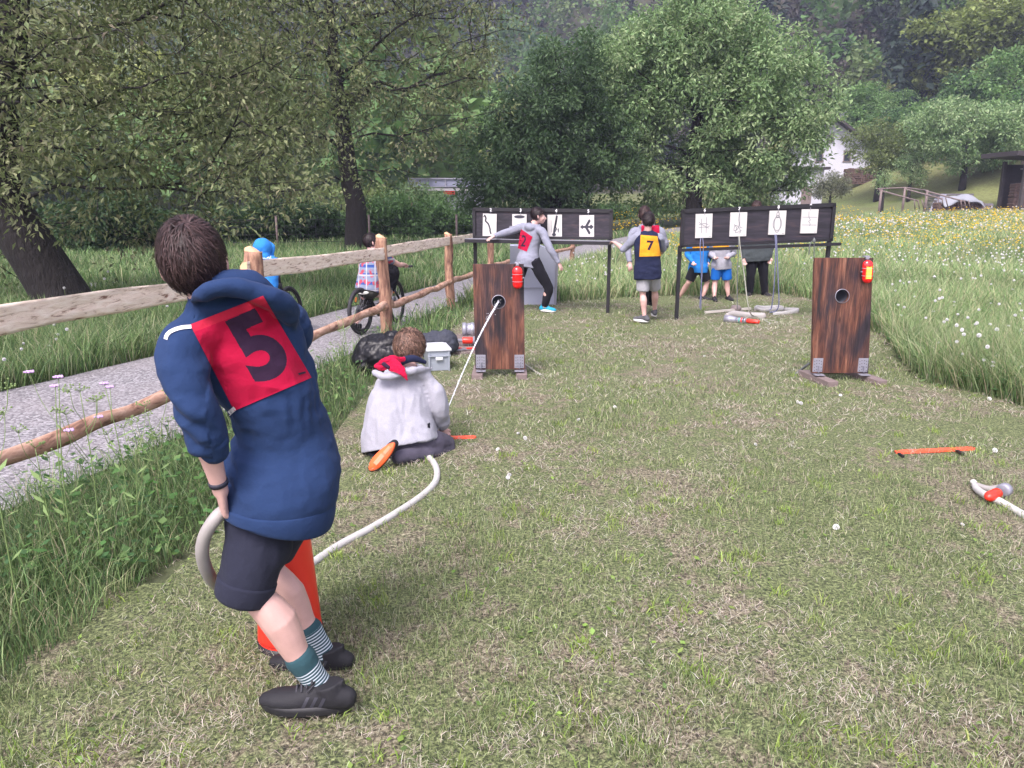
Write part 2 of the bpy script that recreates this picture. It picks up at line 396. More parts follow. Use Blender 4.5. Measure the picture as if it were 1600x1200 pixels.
def strip_mesh(name, Lp, Rp, mat, dz=0.012, k=14, cols=8, jit=0.05):
    Lc = np.array(catmull([(a, b, 0) for a, b in Lp], k)); Rc = np.array(catmull([(a, b, 0) for a, b in Rp], k))
    n = len(Lc); t = np.linspace(0, 1, cols)[None, :, None]
    w = np.array([noise.noise((i * 0.31, 3.3, 0)) for i in range(n)]) * jit; w2 = np.array([noise.noise((i * 0.29, 8.3, 0)) for i in range(n)]) * jit
    Lc[:, 0] += w; Rc[:, 0] += w2
    P = Lc[:, None] * (1 - t) + Rc[:, None] * t; P[..., 2] = ht(P[..., 0], P[..., 1]) + dz
    ii = np.arange(n * cols).reshape(n, cols)
    F = np.stack([ii[:-1, :-1], ii[:-1, 1:], ii[1:, 1:], ii[1:, :-1]], -1).reshape(-1, 4)
    o = np_mesh(name, P.reshape(-1, 3), F, mat, smooth=True); o['kind'] = 'structure'; return o, np.array([p[:2] for p in Lc] + [p[:2] for p in Rc[::-1]])
path, PATH_POLY = strip_mesh('gravel_path', PATH_L, PATH_R, gravel_mat(), dz=0.015)
PATH_POLY = [tuple(p) for p in PATH_POLY]
FAR_L = [(-30, 12), (-16, 13.0), (-10.5, 14.3), (-7.6, 16.0), (-5.6, 18.5)]; FAR_R = [(-30, 10.9), (-16, 12.0), (-10, 13.3), (-6.9, 15.0), (-4.9, 17.8)]
fr, FAR_POLY = strip_mesh('side_track', FAR_L, FAR_R, bpy.data.materials['gravel'], dz=0.02); FAR_POLY = [tuple(p) for p in FAR_POLY]

# mown lawn sheet
def poly_sheet(name, poly, mat, dz, step=0.25):
    xs = np.arange(min(p[0] for p in poly), max(p[0] for p in poly) + step, step); ys = np.arange(min(p[1] for p in poly), max(p[1] for p in poly) + step, step)
    X, Y = np.meshgrid(xs, ys); cx, cy = (X[:-1, :-1] + step / 2).ravel(), (Y[:-1, :-1] + step / 2).ravel()
    keep = pip(cx, cy, poly); ii = np.arange(X.size).reshape(X.shape)
    F = np.stack([ii[:-1, :-1], ii[:-1, 1:], ii[1:, 1:], ii[1:, :-1]], -1).reshape(-1, 4)[keep]
    Z = ht(X, Y) + dz + 0.006 * np.sin(X * 5.1 + Y * 2) * np.sin(Y * 4.3)
    u = np.unique(F); mp = np.zeros(X.size, int); mp[u] = np.arange(len(u))
    return np_mesh(name, np.stack([X, Y, Z], -1).reshape(-1, 3)[u], mp[F], mat, smooth=True)
lawn = poly_sheet('mown_lawn', LAWN, lawn_mat(), 0.014); lawn['kind'] = 'structure'

# ------------------------------------------------------------------ grass
def nz2(x, y, s, seed=0.0):
    """cheap smooth noise in 0..1 (sum of sines)"""
    x = x * s + seed; y = y * s - seed * 1.7
    v = np.sin(x * 1.0 + 1.3 * np.sin(y * 0.9)) + np.sin(y * 1.2 + 1.7 * np.sin(x * 0.8 + 2)) + 0.6 * np.sin(2.3 * x - 1.9 * y + np.sin(3.1 * y)) + 0.5 * np.sin(3.7 * y + 2.9 * x)
    return np.clip(0.5 + v / 5.2, 0, 1)
def vnoise(x, y, s, seed=0, octv=4):
    g_ = np.random.default_rng(900 + seed).uniform(0, 1, (64, 64)); out = 0; amp = 1; tot = 0
    for o in range(octv):
        X = x * s * 2 ** o + 17.3 * o; Y = y * s * 2 ** o + 5.1 * o; xi = np.floor(X).astype(int); yi = np.floor(Y).astype(int); fx = X - xi; fy = Y - yi
        fx = fx * fx * (3 - 2 * fx); fy = fy * fy * (3 - 2 * fy); a = g_[xi % 64, yi % 64]; b = g_[(xi + 1) % 64, yi % 64]; c = g_[xi % 64, (yi + 1) % 64]; d = g_[(xi + 1) % 64, (yi + 1) % 64]
        out = out + amp * ((a * (1 - fx) + b * fx) * (1 - fy) + (c * (1 - fx) + d * fx) * fy); tot += amp; amp *= .55
    return np.clip((out / tot - .5) * 2.2 + .5, 0, 1)
def blades(name, P, h, w, lean, col, label, z0=None, curve=1.0, parent=None, azi=None):
    n = len(P); a = rng.uniform(0, 2 * np.pi, n) if azi is None else azi
    f = rng.uniform(0, 2 * np.pi, n)
    z = (ht(P[:, 0], P[:, 1]) if z0 is None else z0)
    d = np.stack([np.cos(a), np.sin(a)], -1); s = np.stack([np.cos(f), np.sin(f)], -1)
    b = np.concatenate([P, z[:, None]], 1)
    def lv(t, ww):
        off = d * (lean * h * t ** (1 + curve))[:, None] if np.ndim(t) == 0 else None
        zz = h * t * np.sqrt(np.maximum(0.02, 1 - (lean * t ** curve) ** 2 * 0.6))
        c = b + np.concatenate([off, zz[:, None]], 1)
        o = np.concatenate([s * (w * ww / 2)[:, None], np.zeros((n, 1))], 1); return c - o, c + o
    v0, v1 = lv(0.0, 1.0); v2, v3 = lv(0.55, 0.8); v4, _ = lv(1.0, 0.0)
    Vt = np.stack([v0, v1, v2, v3, v4], 1).reshape(-1, 3); k = np.arange(n)[:, None] * 5
    F = np.concatenate([k + [0, 1, 3], k + [0, 3, 2], k + [2, 3, 4]], 1).reshape(-1, 3)
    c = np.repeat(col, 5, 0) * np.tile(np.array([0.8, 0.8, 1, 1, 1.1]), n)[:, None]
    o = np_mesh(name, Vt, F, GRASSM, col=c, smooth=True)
    o['label'] = label; o['category'] = 'grass'; o['kind'] = 'stuff'; return o
def scatter(n, y0, y1, x0f, x1f, power=1.0, poly=None, notin=()):
    """n points, denser near the camera; x between x0f(y) and x1f(y)"""
    u = rng.uniform(0, 1, n)
    if power == 1.0: y = y0 * (y1 / y0) ** u
    else: e = 1 - power + 1e-6; y = (y0 ** e + u * (y1 ** e - y0 ** e)) ** (1 / e)
    x = x0f(y) + rng.uniform(0, 1, n) * (x1f(y) - x0f(y)); m = np.ones(n, bool)
    if poly is not None: m &= pip(x, y, poly)
    for q in notin: m &= ~pip(x, y, q)
    return np.stack([x[m], y[m]], -1)
wl_ = lambda y: -0.72 * y - 1.2
wr_ = lambda y: 0.72 * y + 1.2
def pal(n, cols, w, var=0.25):
    c = np.array(cols)[rng.choice(len(cols), n, p=np.array(w) / sum(w))]
    return c * rng.uniform(1 - var, 1 + var, (n, 1)) * rng.uniform(0.93, 1.07, (n, 3))

# dry clippings lying on the mown lawn
P = scatter(330000, 1.25, 13.6, wl_, wr_, 1.25, LAWN); dist = P[:, 1]; n = len(P)
sc = np.clip(dist / 4, 0.75, 2.4); th = 1 - vnoise(P[:, 0], P[:, 1], 1.1, 1, 5); bare = vnoise(P[:, 0], P[:, 1], 1.7, 2, 4)
k = rng.uniform(0.1, 1.0, n) < (th * 1.0 - .02) * (.45 + .85 * vnoise(P[:, 0], P[:, 1], 8, 8, 2)) * np.where(bare > .72, .35, 1); P, sc, n = P[k], sc[k], int(k.sum())
col = pal(n, [(0.62, 0.56, 0.48), (0.47, 0.40, 0.35), (0.24, 0.18, 0.155), (0.43, 0.42, 0.32), (0.72, 0.68, 0.60)], [4, 4, 3, 3, 1])
blades('grass_clippings', P, rng.uniform(0.014, 0.045, n) * sc ** 0.6, 0.0021 * sc * rng.uniform(0.7, 1.5, n), rng.uniform(0.97, 1.25, n), col, 'pale dry clippings lying loose over the mown lawn', z0=ht(P[:, 0], P[:, 1]) + 0.016 + rng.uniform(0, 0.012, n), curve=0.25)
# short living turf
P = scatter(420000, 1.25, 13.6, wl_, wr_, 1.2, LAWN); n = len(P)
g = vnoise(P[:, 0], P[:, 1], 1.1, 1, 5) * .75 + .35 * vnoise(P[:, 0], P[:, 1], 7, 3, 2) + .25 * np.exp(-((P[:, 0] - 1.2) / 1.3) ** 2 - ((P[:, 1] - 7.8) / 2) ** 2); bare = vnoise(P[:, 0], P[:, 1], 1.7, 2, 4)
k = rng.uniform(0.12, 0.92, n) ** .8 < g * (.45 + .85 * vnoise(P[:, 0], P[:, 1], 9, 6, 2)) * np.where(bare > .72, .5, 1); P = P[k]; g = g[k]; n = len(P); sc = np.clip(P[:, 1] / 4, 0.75, 2.4)
col = pal(n, [(0.18, 0.24, 0.10), (0.27, 0.335, 0.15), (0.09, 0.13, 0.055), (0.41, 0.46, 0.25), (0.45, 0.42, 0.32)], [5, 4, 4, 2, 2.5])
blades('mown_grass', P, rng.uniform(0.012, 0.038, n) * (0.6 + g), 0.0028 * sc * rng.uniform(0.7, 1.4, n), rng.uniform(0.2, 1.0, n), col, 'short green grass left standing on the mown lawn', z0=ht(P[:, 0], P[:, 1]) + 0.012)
# bigger tufts and weeds in the lawn
tc_ = scatter(520, 1.4, 12, wl_, wr_, 1.0, LAWN); Pt = np.repeat(tc_, 26, 0) + rng.normal(0, 0.028, (len(tc_) * 26, 2)); n = len(Pt)
blades('grass_tuft', Pt, rng.uniform(0.03, 0.075, n), rng.uniform(0.003, 0.006, n), rng.uniform(0.3, 0.95, n), pal(n, [(0.17, 0.26, 0.05), (0.24, 0.34, 0.08), (0.34, 0.42, 0.12)], [4, 4, 2]), 'brighter green tufts dotted about the mown lawn')

# tall grass: strip between path and lawn, far verge, meadow
TALLW = [(0.105, 0.175, 0.07), (0.155, 0.235, 0.09), (0.075, 0.13, 0.055), (0.25, 0.31, 0.155), (0.33, 0.32, 0.20)]
STRIP = [(-1.70, -1.5), (-1.70, 2.34), (-1.52, 3.27), (-1.27, 5.0), (-1.22, 6.3), (-1.28, 7.3), (-0.98, 8.4), (-0.72, 9.9), (-0.55, 11.8), (0.1, 13.5), (0.9, 16.9), (0.5, 16.9), (-0.85, 12.4), (-1.66, 8.3), (-2.24, 5.1), (-2.85, 3.0), (-3.8, 0), (-4.2, -1.5)]
def tall(name, n, y0, y1, xa, xb, power, poly, notin, hmin, hmax, label, wbase=0.0035, colw=(4, 5, 4, 3, 1.5), hfun=None, bright=1.12):
    P = scatter(n, y0, y1, xa, xb, power, poly, notin); n = len(P); sc = np.clip(P[:, 1] / 4, 0.9, 7)
    hh = rng.uniform(hmin, hmax, n) * (0.65 + 0.55 * nz2(P[:, 0], P[:, 1], 1.4, 2))
    if hfun is not None: hh = hh * hfun(P)
    c = pal(n, TALLW, colw) * bright * (0.8 + 0.4 * nz2(P[:, 0], P[:, 1], 0.8, 7))[:, None]
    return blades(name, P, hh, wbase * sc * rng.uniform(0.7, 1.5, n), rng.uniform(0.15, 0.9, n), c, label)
def edge_h(P):
    d = np.full(len(P), 9.0)
    for (ax, ay), (bx, by) in zip(STRIP[:10], STRIP[1:11]):
        t = np.clip(((P[:, 0] - ax) * (bx - ax) + (P[:, 1] - ay) * (by - ay)) / ((bx - ax) ** 2 + (by - ay) ** 2), 0, 1)
        d = np.minimum(d, np.hypot(P[:, 0] - ax - t * (bx - ax), P[:, 1] - ay - t * (by - ay)))
    return np.clip(0.45 + d * 1.6, 0.45, 1.0)
tall('tall_grass', 120000, 1.3, 17, wl_, lambda y: 0.1 * y + 1, 1.1, STRIP, [PATH_POLY], 0.12, 0.36, 'lush uncut green grass between the gravel path and the mown lawn', 0.0042, hfun=edge_h)
FARV = lambda y: np.interp(y, [p[1] for p in PATH_L], [p[0] for p in PATH_L])
tall('verge_grass', 150000, 3.5, 34, lambda y: -0.75 * y - 2, lambda y: FARV(y) + 0.1, 1.1, None, [PATH_POLY, FAR_POLY], 0.15, 0.42, 'green uncut grass on the far side of the gravel path', 0.004)
notm = [LAWN, PATH_POLY]
tall('meadow_grass', 320000, 4.6, 50, lambda y: np.maximum(np.interp(y, [p[1] for p in PATH_R], [p[0] for p in PATH_R]) + 0.1, np.where(y < 12.3, 2.6, -2)), lambda y: 0.76 * y + 2, 1.15, None, notm, 0.22, 0.50, 'tall flowering meadow grass behind and beside the mown lawn', 0.0034, (4, 5, 2.5, 6, 5), bright=1.3)

# broad-leaved weeds along the left strip and the meadow edge
def broad(name, P, h, r, col, label):
    n = len(P); z = ht(P[:, 0], P[:, 1]) + h; a = rng.uniform(0, 2 * np.pi, n); el = rng.uniform(-0.5, 0.7, n)
    d = np.stack([np.cos(a) * np.cos(el), np.sin(a) * np.cos(el), np.sin(el)], -1); s = np.stack([-np.sin(a), np.cos(a), rng.uniform(-.3, .3, n)], -1)
    b = np.concatenate([P, z[:, None]], 1); rr = r[:, None]
    Vt = np.stack([b, b + d * rr * 0.45 + s * rr * 0.36, b + d * rr, b + d * rr * 0.45 - s * rr * 0.36], 1).reshape(-1, 3)
    F = np.arange(n * 4).reshape(n, 4); o = np_mesh(name, Vt, F, FOL, col=np.repeat(col, 4, 0)); o['label'] = label; o['category'] = 'weeds'; o['kind'] = 'stuff'; return o
P = scatter(26000, 1.4, 13, wl_, lambda y: 0.1 * y + 1, 1.0, STRIP, [PATH_POLY]); n = len(P)
k = nz2(P[:, 0], P[:, 1], 2.0, 4) > 0.42; P = P[k]; n = len(P)
broad('leafy_weeds', P, rng.uniform(0.02, 0.26, n) * edge_h(P), rng.uniform(0.025, 0.06, n), pal(n, [(0.08, 0.17, 0.05), (0.12, 0.22, 0.07), (0.06, 0.13, 0.05)], [3, 3, 2]), 'broad-leaved weeds and clover among the uncut grass by the lawn edge')
P = scatter(15000, 5, 14, lambda y: y * 0 + 3.4, wr_, 1.0, None, [LAWN]); n = len(P)
broad('meadow_weeds', P, rng.uniform(0.02, 0.2, n), rng.uniform(0.03, 0.08, n), pal(n, [(0.10, 0.19, 0.07), (0.16, 0.25, 0.10), (0.07, 0.14, 0.06)], [3, 3, 2]), 'broad green weed leaves at the foot of the meadow')
P = scatter(5200, 1.3, 12, wl_, wr_, 1.0, LAWN); n = len(P)
k = nz2(P[:, 0], P[:, 1], 3.0, 14) > 0.5; P = P[k]; n = len(P)
broad('lawn_weeds', P, rng.uniform(0.008, 0.03, n), rng.uniform(0.012, 0.034, n), pal(n, [(0.14, 0.23, 0.05), (0.22, 0.33, 0.08), (0.10, 0.16, 0.05)], [3, 3, 2]), 'small low weed leaves in the mown lawn')

# ------------------------------------------------------------------ flowers
FLUFF = simple('dandelion_fluff', (0.72, 0.72, 0.72), 0.9, 0.1, 30, bs=0)
STEMM = simple('flower_stem', (0.16, 0.24, 0.08), 0.7, 0.2, 20, bs=0)
YEL = simple('buttercup_yellow', (0.80, 0.55, 0.03), 0.5, 0.15, 30, bs=0)
PURP = simple('lilac_petals', (0.50, 0.33, 0.60), 0.7, 0.15, 30, bs=0)
def clock_mesh(r, h, spikes, ball=True):
    b = MB(); b.mi = 0; b.tube([(0, 0, 0), (0.01, 0, h * 0.5), (0, 0.005, h)], 0.0016, 4, 2)
    b.mi = 1
    for i in range(spikes):
        z = 1 - 2 * (i + .5) / spikes; q = math.sqrt(1 - z * z); a = i * 2.39996
        d = V((q * math.cos(a), q * math.sin(a), z)); s = d.orthogonal().normalized(); t = d.cross(s); c = V((0, 0.005, h)) + d * r
        w = r * 0.36
        b.add([c - d * r * 0.75, c + s * w, c + t * w, c - s * w, c - t * w], [(0, 1, 2), (0, 2, 3), (0, 3, 4), (0, 4, 1)], False)
    b.mi = 0; b.ell((0, 0.005, h), (r * 0.3,) * 3, n=6, m=4)
    return b
proto_b = clock_mesh(0.0150, 0.38, 46); proto = proto_b.build('dandelion_clock', [STEMM, FLUFF])
CL = 'white dandelion clock on a thin stem standing in the uncut grass'
spots = scatter(400, 5.2, 12.5, lambda y: y * 0 + 3.2, lambda y: 0.69 * y + 0.2, 0.6, None, [[(a * 1.02, b) for a, b in LAWN]])[:95]
spots = np.concatenate([spots, scatter(90, 13.4, 18, lambda y: 0.02 * y + .2, lambda y: 0.45 * y, 1.0, None, [LAWN, PATH_POLY])[:60], scatter(80, 6, 15, lambda y: -0.66 * y, lambda y: FARV(y) - .2, 1.0)[:26]])
for i, (x, y) in enumerate(spots):
    o = proto if i == 0 else proto.copy()
    if i: COL.objects.link(o)
    s = rnd.uniform(0.6, 1.25); o.location = (x, y, hz(x, y)); o.scale = (1, 1, s) if rnd.random() < .5 else (s, s, s)
    o.rotation_euler = (rnd.uniform(-.2, .2), rnd.uniform(-.2, .2), rnd.uniform(0, 6))
    tagp(o, CL, 'flower', 'dandelion clocks in the meadow and verge')
def scatter_shape(name, P, bases, sc, Vs, Fs, Cs, label, cat, mat=None):
    n = len(P); k = len(Vs); a = rng.uniform(0, 6.28, n); ca, sa = np.cos(a), np.sin(a)
    X = Vs[None, :, 0] * ca[:, None] - Vs[None, :, 1] * sa[:, None]; Y = Vs[None, :, 0] * sa[:, None] + Vs[None, :, 1] * ca[:, None]
    Z = np.repeat(Vs[None, :, 2], n, 0); W = np.stack([X, Y, Z], -1) * sc[:, None, None] + bases[:, None]
    F = (Fs[None] + (np.arange(n) * k)[:, None, None]).reshape(-1, Fs.shape[1])
    o = np_mesh(name, W.reshape(-1, 3), F, mat or FOL, col=np.tile(Cs, (n, 1))); o['label'] = label; o['category'] = cat; o['kind'] = 'stuff'; return o
def octa(r, flat=1.0):
    Vs = np.array([(r, 0, 0), (0, r, 0), (-r, 0, 0), (0, -r, 0), (0, 0, r * flat), (0, 0, -r * flat)]); Fs = np.array([(0, 1, 4), (1, 2, 4), (2, 3, 4), (3, 0, 4), (1, 0, 5), (2, 1, 5), (3, 2, 5), (0, 3, 5)]); return Vs, Fs
Vs, Fs = octa(0.02)
P = scatter(3000, 12, 50, lambda y: np.interp(y, [p[1] for p in PATH_R], [p[0] for p in PATH_R]) + .3, lambda y: 0.74 * y + 1, 1.0, None, notm)
k = rng.uniform(0.2, .9, len(P)) < nz2(P[:, 0], P[:, 1], 0.35, 3); P = P[k]; n = len(P)
scatter_shape('distant_dandelion_clocks', P, np.concatenate([P, (ht(P[:, 0], P[:, 1]) + rng.uniform(0.3, 0.5, n))[:, None]], 1), rng.uniform(0.8, 1.5, n) * np.clip(P[:, 1] / 18, 1, 1.8), Vs, Fs, np.tile((0.62, 0.62, 0.60), (6, 1)), 'countless white seed heads far out in the meadow', 'flowers')
Vs, Fs = octa(0.013, 0.5)
P = scatter(24000, 5.5, 49, lambda y: y * 0 + 3.6, lambda y: 0.76 * y + 1, 0.7, None, notm)
yy = np.clip((P[:, 1] - 9) / 14, 0.03, 1); k = rng.uniform(0.25, 1.3, len(P)) < (nz2(P[:, 0], P[:, 1] * 0.6, 0.55, 6) + .2) * yy; P = P[k]; n = len(P)
scatter_shape('buttercups', P, np.concatenate([P, (ht(P[:, 0], P[:, 1]) + rng.uniform(0.3, 0.52, n))[:, None]], 1), rng.uniform(0.8, 1.5, n) * np.clip(P[:, 1] / 14, 1, 2.4), Vs, Fs, np.tile((0.75, 0.55, 0.04), (6, 1)), 'yellow buttercups scattered through the meadow', 'flowers')
# mown-off dandelion heads lying on the lawn
hb = clock_mesh(0.02, 0.014, 26); hp = hb.build('fallen_seed_head', [STEMM, FLUFF])
lawn_heads = [(820, 690), (795, 748), (778, 708), (1245, 632), (1100, 560), (1313, 622), (1250, 635), (1545, 628), (1553, 710), (1305, 830), (905, 660), (1180, 700), (810, 682), (1502, 826), (1425, 560), (960, 640), (793, 752), (1492, 602)]
for i, (px, py) in enumerate(lawn_heads):
    o = hp if i == 0 else hp.copy()
    if i: COL.objects.link(o)
    p = gr(px, py); o.location = (p.x, p.y, 0.02); o.rotation_euler = (rnd.uniform(-.9, .9), rnd.uniform(-.9, .9), rnd.uniform(0, 6)); s = rnd.uniform(.45, .85); o.scale = (s, s, s * .7)
    tagp(o, 'white fluffy dandelion head lying on the mown lawn', 'flower', 'cut dandelion heads on the lawn')

# tall umbel weeds and scabious beside the path
def weed(x, y, h, branches, flower, label, seed):
    r = random.Random(seed); t = thing('tall_weed', label, 'weed', (x, y, 0), 0, 'tall weeds standing up by the path')
    b = MB(); top = V((x + r.uniform(-.05, .05), y, h)); mid = V((x, y, 0)).lerp(top, .55) + V((r.uniform(-.02, .02), 0, 0))
    b.tube([(x, y, 0), mid, top], [0.003, 0.0024, 0.0015], 5, 3); ends = [top]
    for i in range(branches):
        p = V((x, y, 0)).lerp(top, r.uniform(0.45, 0.85)); a = r.uniform(0, 6.28); l = r.uniform(.10, .26)
        e = p + V((math.cos(a) * l * .45, math.sin(a) * l * .45, l)); b.tube([p, p.lerp(e, .5) + V((math.cos(a), math.sin(a), 0)) * .02, e], 0.0014, 4, 3); ends.append(e)
    for i in range(9):
        p = V((x, y, 0)).lerp(top, r.uniform(0.05, 0.75)); a = r.uniform(0, 6.28); l = r.uniform(.04, .10); d = V((math.cos(a), math.sin(a), .4)); s = V((-math.sin(a), math.cos(a), 0))
        b.add([p, p + d * l * .5 + s * l * .12, p + d * l, p + d * l * .5 - s * l * .12], [(0, 1, 2, 3)])
    b.build('stem', STEMM, t)
    for e in ends:
        f = MB()
        if flower:
            for i in range(14):
                a = i * 2.4; rr = 0.018 * math.sqrt(i / 14); f.ell(e + V((rr * math.cos(a), rr * math.sin(a), .004)), (.006, .006, .005), n=5, m=4)
            f.build('flower_head', PURP, t)
        else:
            for i in range(10):
                a = r.uniform(0, 6.28); l = r.uniform(.015, .04); q = e + V((math.cos(a) * l, math.sin(a) * l, r.uniform(.005, .03))); f.tube([e, q], 0.0008, 3); f.ell(q, (.004,) * 3, n=5, m=4)
            f.build('seed_head', STEMM, t)
for i, (px, py, topy, br, fl, lab) in enumerate([
    (40, 1010, 608, 2, False, 'branched green weed before the path at the left edge of the photo'),
    (95, 905, 700, 3, False, 'spindly seeding weed just inside the left edge beside the path'),
    (118, 900, 590, 2, True, 'lilac flowered weed standing against the path, leftmost of three in flower'),
    (160, 905, 612, 5, False, 'tall branching weed crossing the lower fence rail'),
    (110, 870, 604, 0, True, 'slender lilac flowered weed above the lower fence rail'),
    (205, 830, 600, 2, True, 'lilac flowered weed nearest to the boy in blue'),
    (215, 850, 690, 5, False, 'bushy seeding weed below the fence rail'),
    (262, 800, 650, 4, False, 'thin weed close behind the sleeve of the boy in blue'),
    (525, 650, 540, 4, False, 'weed before the path between the boy in blue and the kneeling boy'),
    (548, 640, 500, 3, False, 'tall stalk in front of the bicycle wheel'),
    (690, 540, 470, 3, False, 'thin weed by the third fence post')]):
    g0 = gr(px, py); zt = at(px, topy, g0.y).z
    weed(g0.x, g0.y, zt, br, fl, lab, 50 + i)

# ================================================================== TREES, BUSHES, FOREST
def grow(trunk, tips, seed, step=0.5, sag=0.0, tw=0.012, k_path=0.28):
    """trunk: list of (pos, radius); tips: array. Returns nodes, parents, radius"""
    r = np.random.default_rng(seed)
    N = [np.array(p, float) for p, _ in trunk]; par = [-1] + list(range(len(trunk) - 1)); plen = [0.0]
    for i in range(1, len(N)): plen.append(plen[-1] + np.linalg.norm(N[i] - N[i - 1]))
    base_ok = max(1, int(len(trunk) * 0.35)); nt_ = len(trunk)
    cen = N[-1]; tips = tips[np.argsort(np.linalg.norm(tips - cen, axis=1) + r.uniform(0, 1, len(tips)))]
    tipidx = []
    for t in tips:
        A = np.array(N); d = np.linalg.norm(A - t, axis=1); pl = np.array(plen)
        dz = np.clip(A[:, 2] - t[2], 0, None)
        cost = d + k_path * pl + 0.5 * dz; cost[:base_ok] += 50
        j = int(np.argmin(cost)); L = d[j]; m = max(1, int(L / step)); p0 = N[j].copy(); prev = j
        pd = N[j] - N[par[j]] if par[j] >= 0 else np.array([0, 0, 1.0]); pd = pd / (np.linalg.norm(pd) + 1e-9)
        c1 = p0 + pd * L * 0.3 + np.array([0, 0, 0.06 * L])
        for s in range(1, m + 1):
            u = s / m; p = (1 - u) ** 2 * p0 + 2 * u * (1 - u) * c1 + u * u * t
            if s < m: p = p + r.normal(0, step * 0.13, 3)
            N.append(p); par.append(prev); plen.append(plen[prev] + np.linalg.norm(p - N[prev])); prev = len(N) - 1
        tipidx.append(prev)
    N = np.array(N); par = np.array(par); rad = np.zeros(len(N)); acc = np.zeros(len(N)); child = np.zeros(len(N), int)
    for i in range(len(N) - 1, 0, -1):
        if acc[i] == 0: acc[i] = tw ** 2.3
        acc[par[i]] += acc[i]; child[par[i]] += 1
    if acc[0] == 0: acc[0] = 1e-4
    rad = acc ** (1 / 2.15)
    for i in range(nt_):
        rad[i] = max(rad[i] * 0.5, trunk[i][1])
    for i in range(nt_, len(N)): rad[i] = min(rad[i], rad[par[i]] * 0.93)
    return N, par, rad, np.array(tipidx), nt_
def tree_wood(N, par, rad, nt_, minr=0.0, name='trunk', sides=None):
    b = MB(); b.smooth = True; used = {}
    kids = [[] for _ in N]
    for i in range(1, len(N)): kids[par[i]].append(i)
    tr = list(range(nt_)); b.tube([N[i] for i in tr], [rad[i] for i in tr], 14, 2)
    done = set(tr); order = list(range(nt_, len(N)))
    for i in order:
        if i in done: continue
        chain = [par[i], i]; done.add(i); c = i
        while kids[c]:
            nx_ = max(kids[c], key=lambda q: rad[q]); chain.append(nx_); done.add(nx_); c = nx_
        if rad[chain[1]] < minr: continue
        rr = [min(rad[chain[0]], rad[chain[1]] * 1.25)] + [rad[q] for q in chain[1:]]
        b.tube([N[q] for q in chain], rr, 8 if rr[0] > 0.06 else (5 if rr[0] > .02 else 3), 1)
    return b
def leaf_cloud(C, spread, n, L, cols, w, droop=0.35, flat=0.75, seed=1, ratio=0.42, outc=None):
    """n leaves round each centre in C; returns verts, faces, colours (one folded quad each)"""
    r = np.random.default_rng(seed); m = len(C); idx = np.repeat(np.arange(m), n); k = len(idx)
    off = r.normal(0, 1, (k, 3)); off /= (np.linalg.norm(off, axis=1, keepdims=True) + 1e-9); off *= (r.uniform(0, 1, (k, 1)) ** 0.5) * spread
    off[:, 2] *= flat; P = C[idx] + off
    d = off / (np.linalg.norm(off, axis=1, keepdims=True) + 1e-9) + r.normal(0, .6, (k, 3)); d[:, 2] -= droop
    d /= np.linalg.norm(d, axis=1, keepdims=True); up = r.normal(0, .55, (k, 3)); up[:, 2] += 1
    s = np.cross(d, up); s /= (np.linalg.norm(s, axis=1, keepdims=True) + 1e-9); nn = np.cross(s, d)
    l = (L * r.uniform(0.6, 1.3, k))[:, None]; wd = l * ratio * 0.5
    Vt = np.stack([P, P + d * l * .45 + s * wd + nn * l * .06, P + d * l - nn * l * .08, P + d * l * .45 - s * wd + nn * l * .06], 1).reshape(-1, 3)
    cb = np.array(cols)[r.choice(len(cols), m, p=np.array(w) / sum(w))][idx] * 0.5 + np.array(cols)[r.choice(len(cols), k, p=np.array(w) / sum(w))] * 0.5
    c = cb * r.uniform(0.75, 1.3, (k, 1)) * (r.uniform(0.85, 1.15, m)[idx][:, None])
    return Vt, np.arange(k * 4).reshape(k, 4), np.repeat(c, 4, 0)
def lobes_tips(lobes, n, seed, shell=0.55):
    """points in a union of ellipsoids (cx,cy,cz,rx,ry,rz), more of them near the surface"""
    r = np.random.default_rng(seed); vol = np.array([l[3] * l[4] * l[5] for l in lobes]) ** 0.8; q = r.choice(len(lobes), n, p=vol / vol.sum())
    d = r.normal(0, 1, (n, 3)); d /= np.linalg.norm(d, axis=1, keepdims=True); rr = r.uniform(shell ** 3, 1, (n, 1)) ** (1 / 3)
    A = np.array(lobes)[q]; return A[:, :3] + d * rr * A[:, 3:]
def make_tree(name, label, trunk, lobes, ntips, seed, nleaf, spread, L, cols, w, step=0.5, shell=0.5, tw=0.012, droop=.35, ratio=.42, along=True, cat='tree', group=None, minr=0.0, flat=.75, kp=.28, cn='crown'):
    tips = lobes_tips(lobes, ntips, seed, shell); tips = tips[tips[:, 2] > hz(trunk[0][0][0], trunk[0][0][1]) + 0.35]
    N, par, rad, ti, nt_ = grow(trunk, tips, seed, step, tw=tw, k_path=kp)
    p0 = trunk[0][0]; t = thing(name, label, cat, (p0[0], p0[1], p0[2]), 0, group)
    tree_wood(N, par, rad, nt_, minr).build('trunk', BARK, t)
    C = N[ti]
    if along:
        ext = [i for i in range(nt_, len(N)) if rad[i] < tw * 2.2]; C = np.concatenate([C, N[ext][::2]])
    Vt, F, c = leaf_cloud(C, spread, nleaf, L, cols, w, droop, flat, seed, ratio)
    np_mesh(cn, Vt, F, FOL, t, col=c)
    return t
WAL = [(0.12, 0.155, 0.065), (0.175, 0.215, 0.095), (0.065, 0.085, 0.042), (0.26, 0.27, 0.15), (0.15, 0.13, 0.09)]; WALW = [4, 4, 3, 2, 1]
DGR = [(0.065, 0.115, 0.05), (0.10, 0.16, 0.07), (0.04, 0.075, 0.035)]; LIN = [(0.17, 0.27, 0.115), (0.25, 0.35, 0.165), (0.10, 0.17, 0.075), (0.40, 0.48, 0.27)]; LINW = [4, 4, 3, 2]

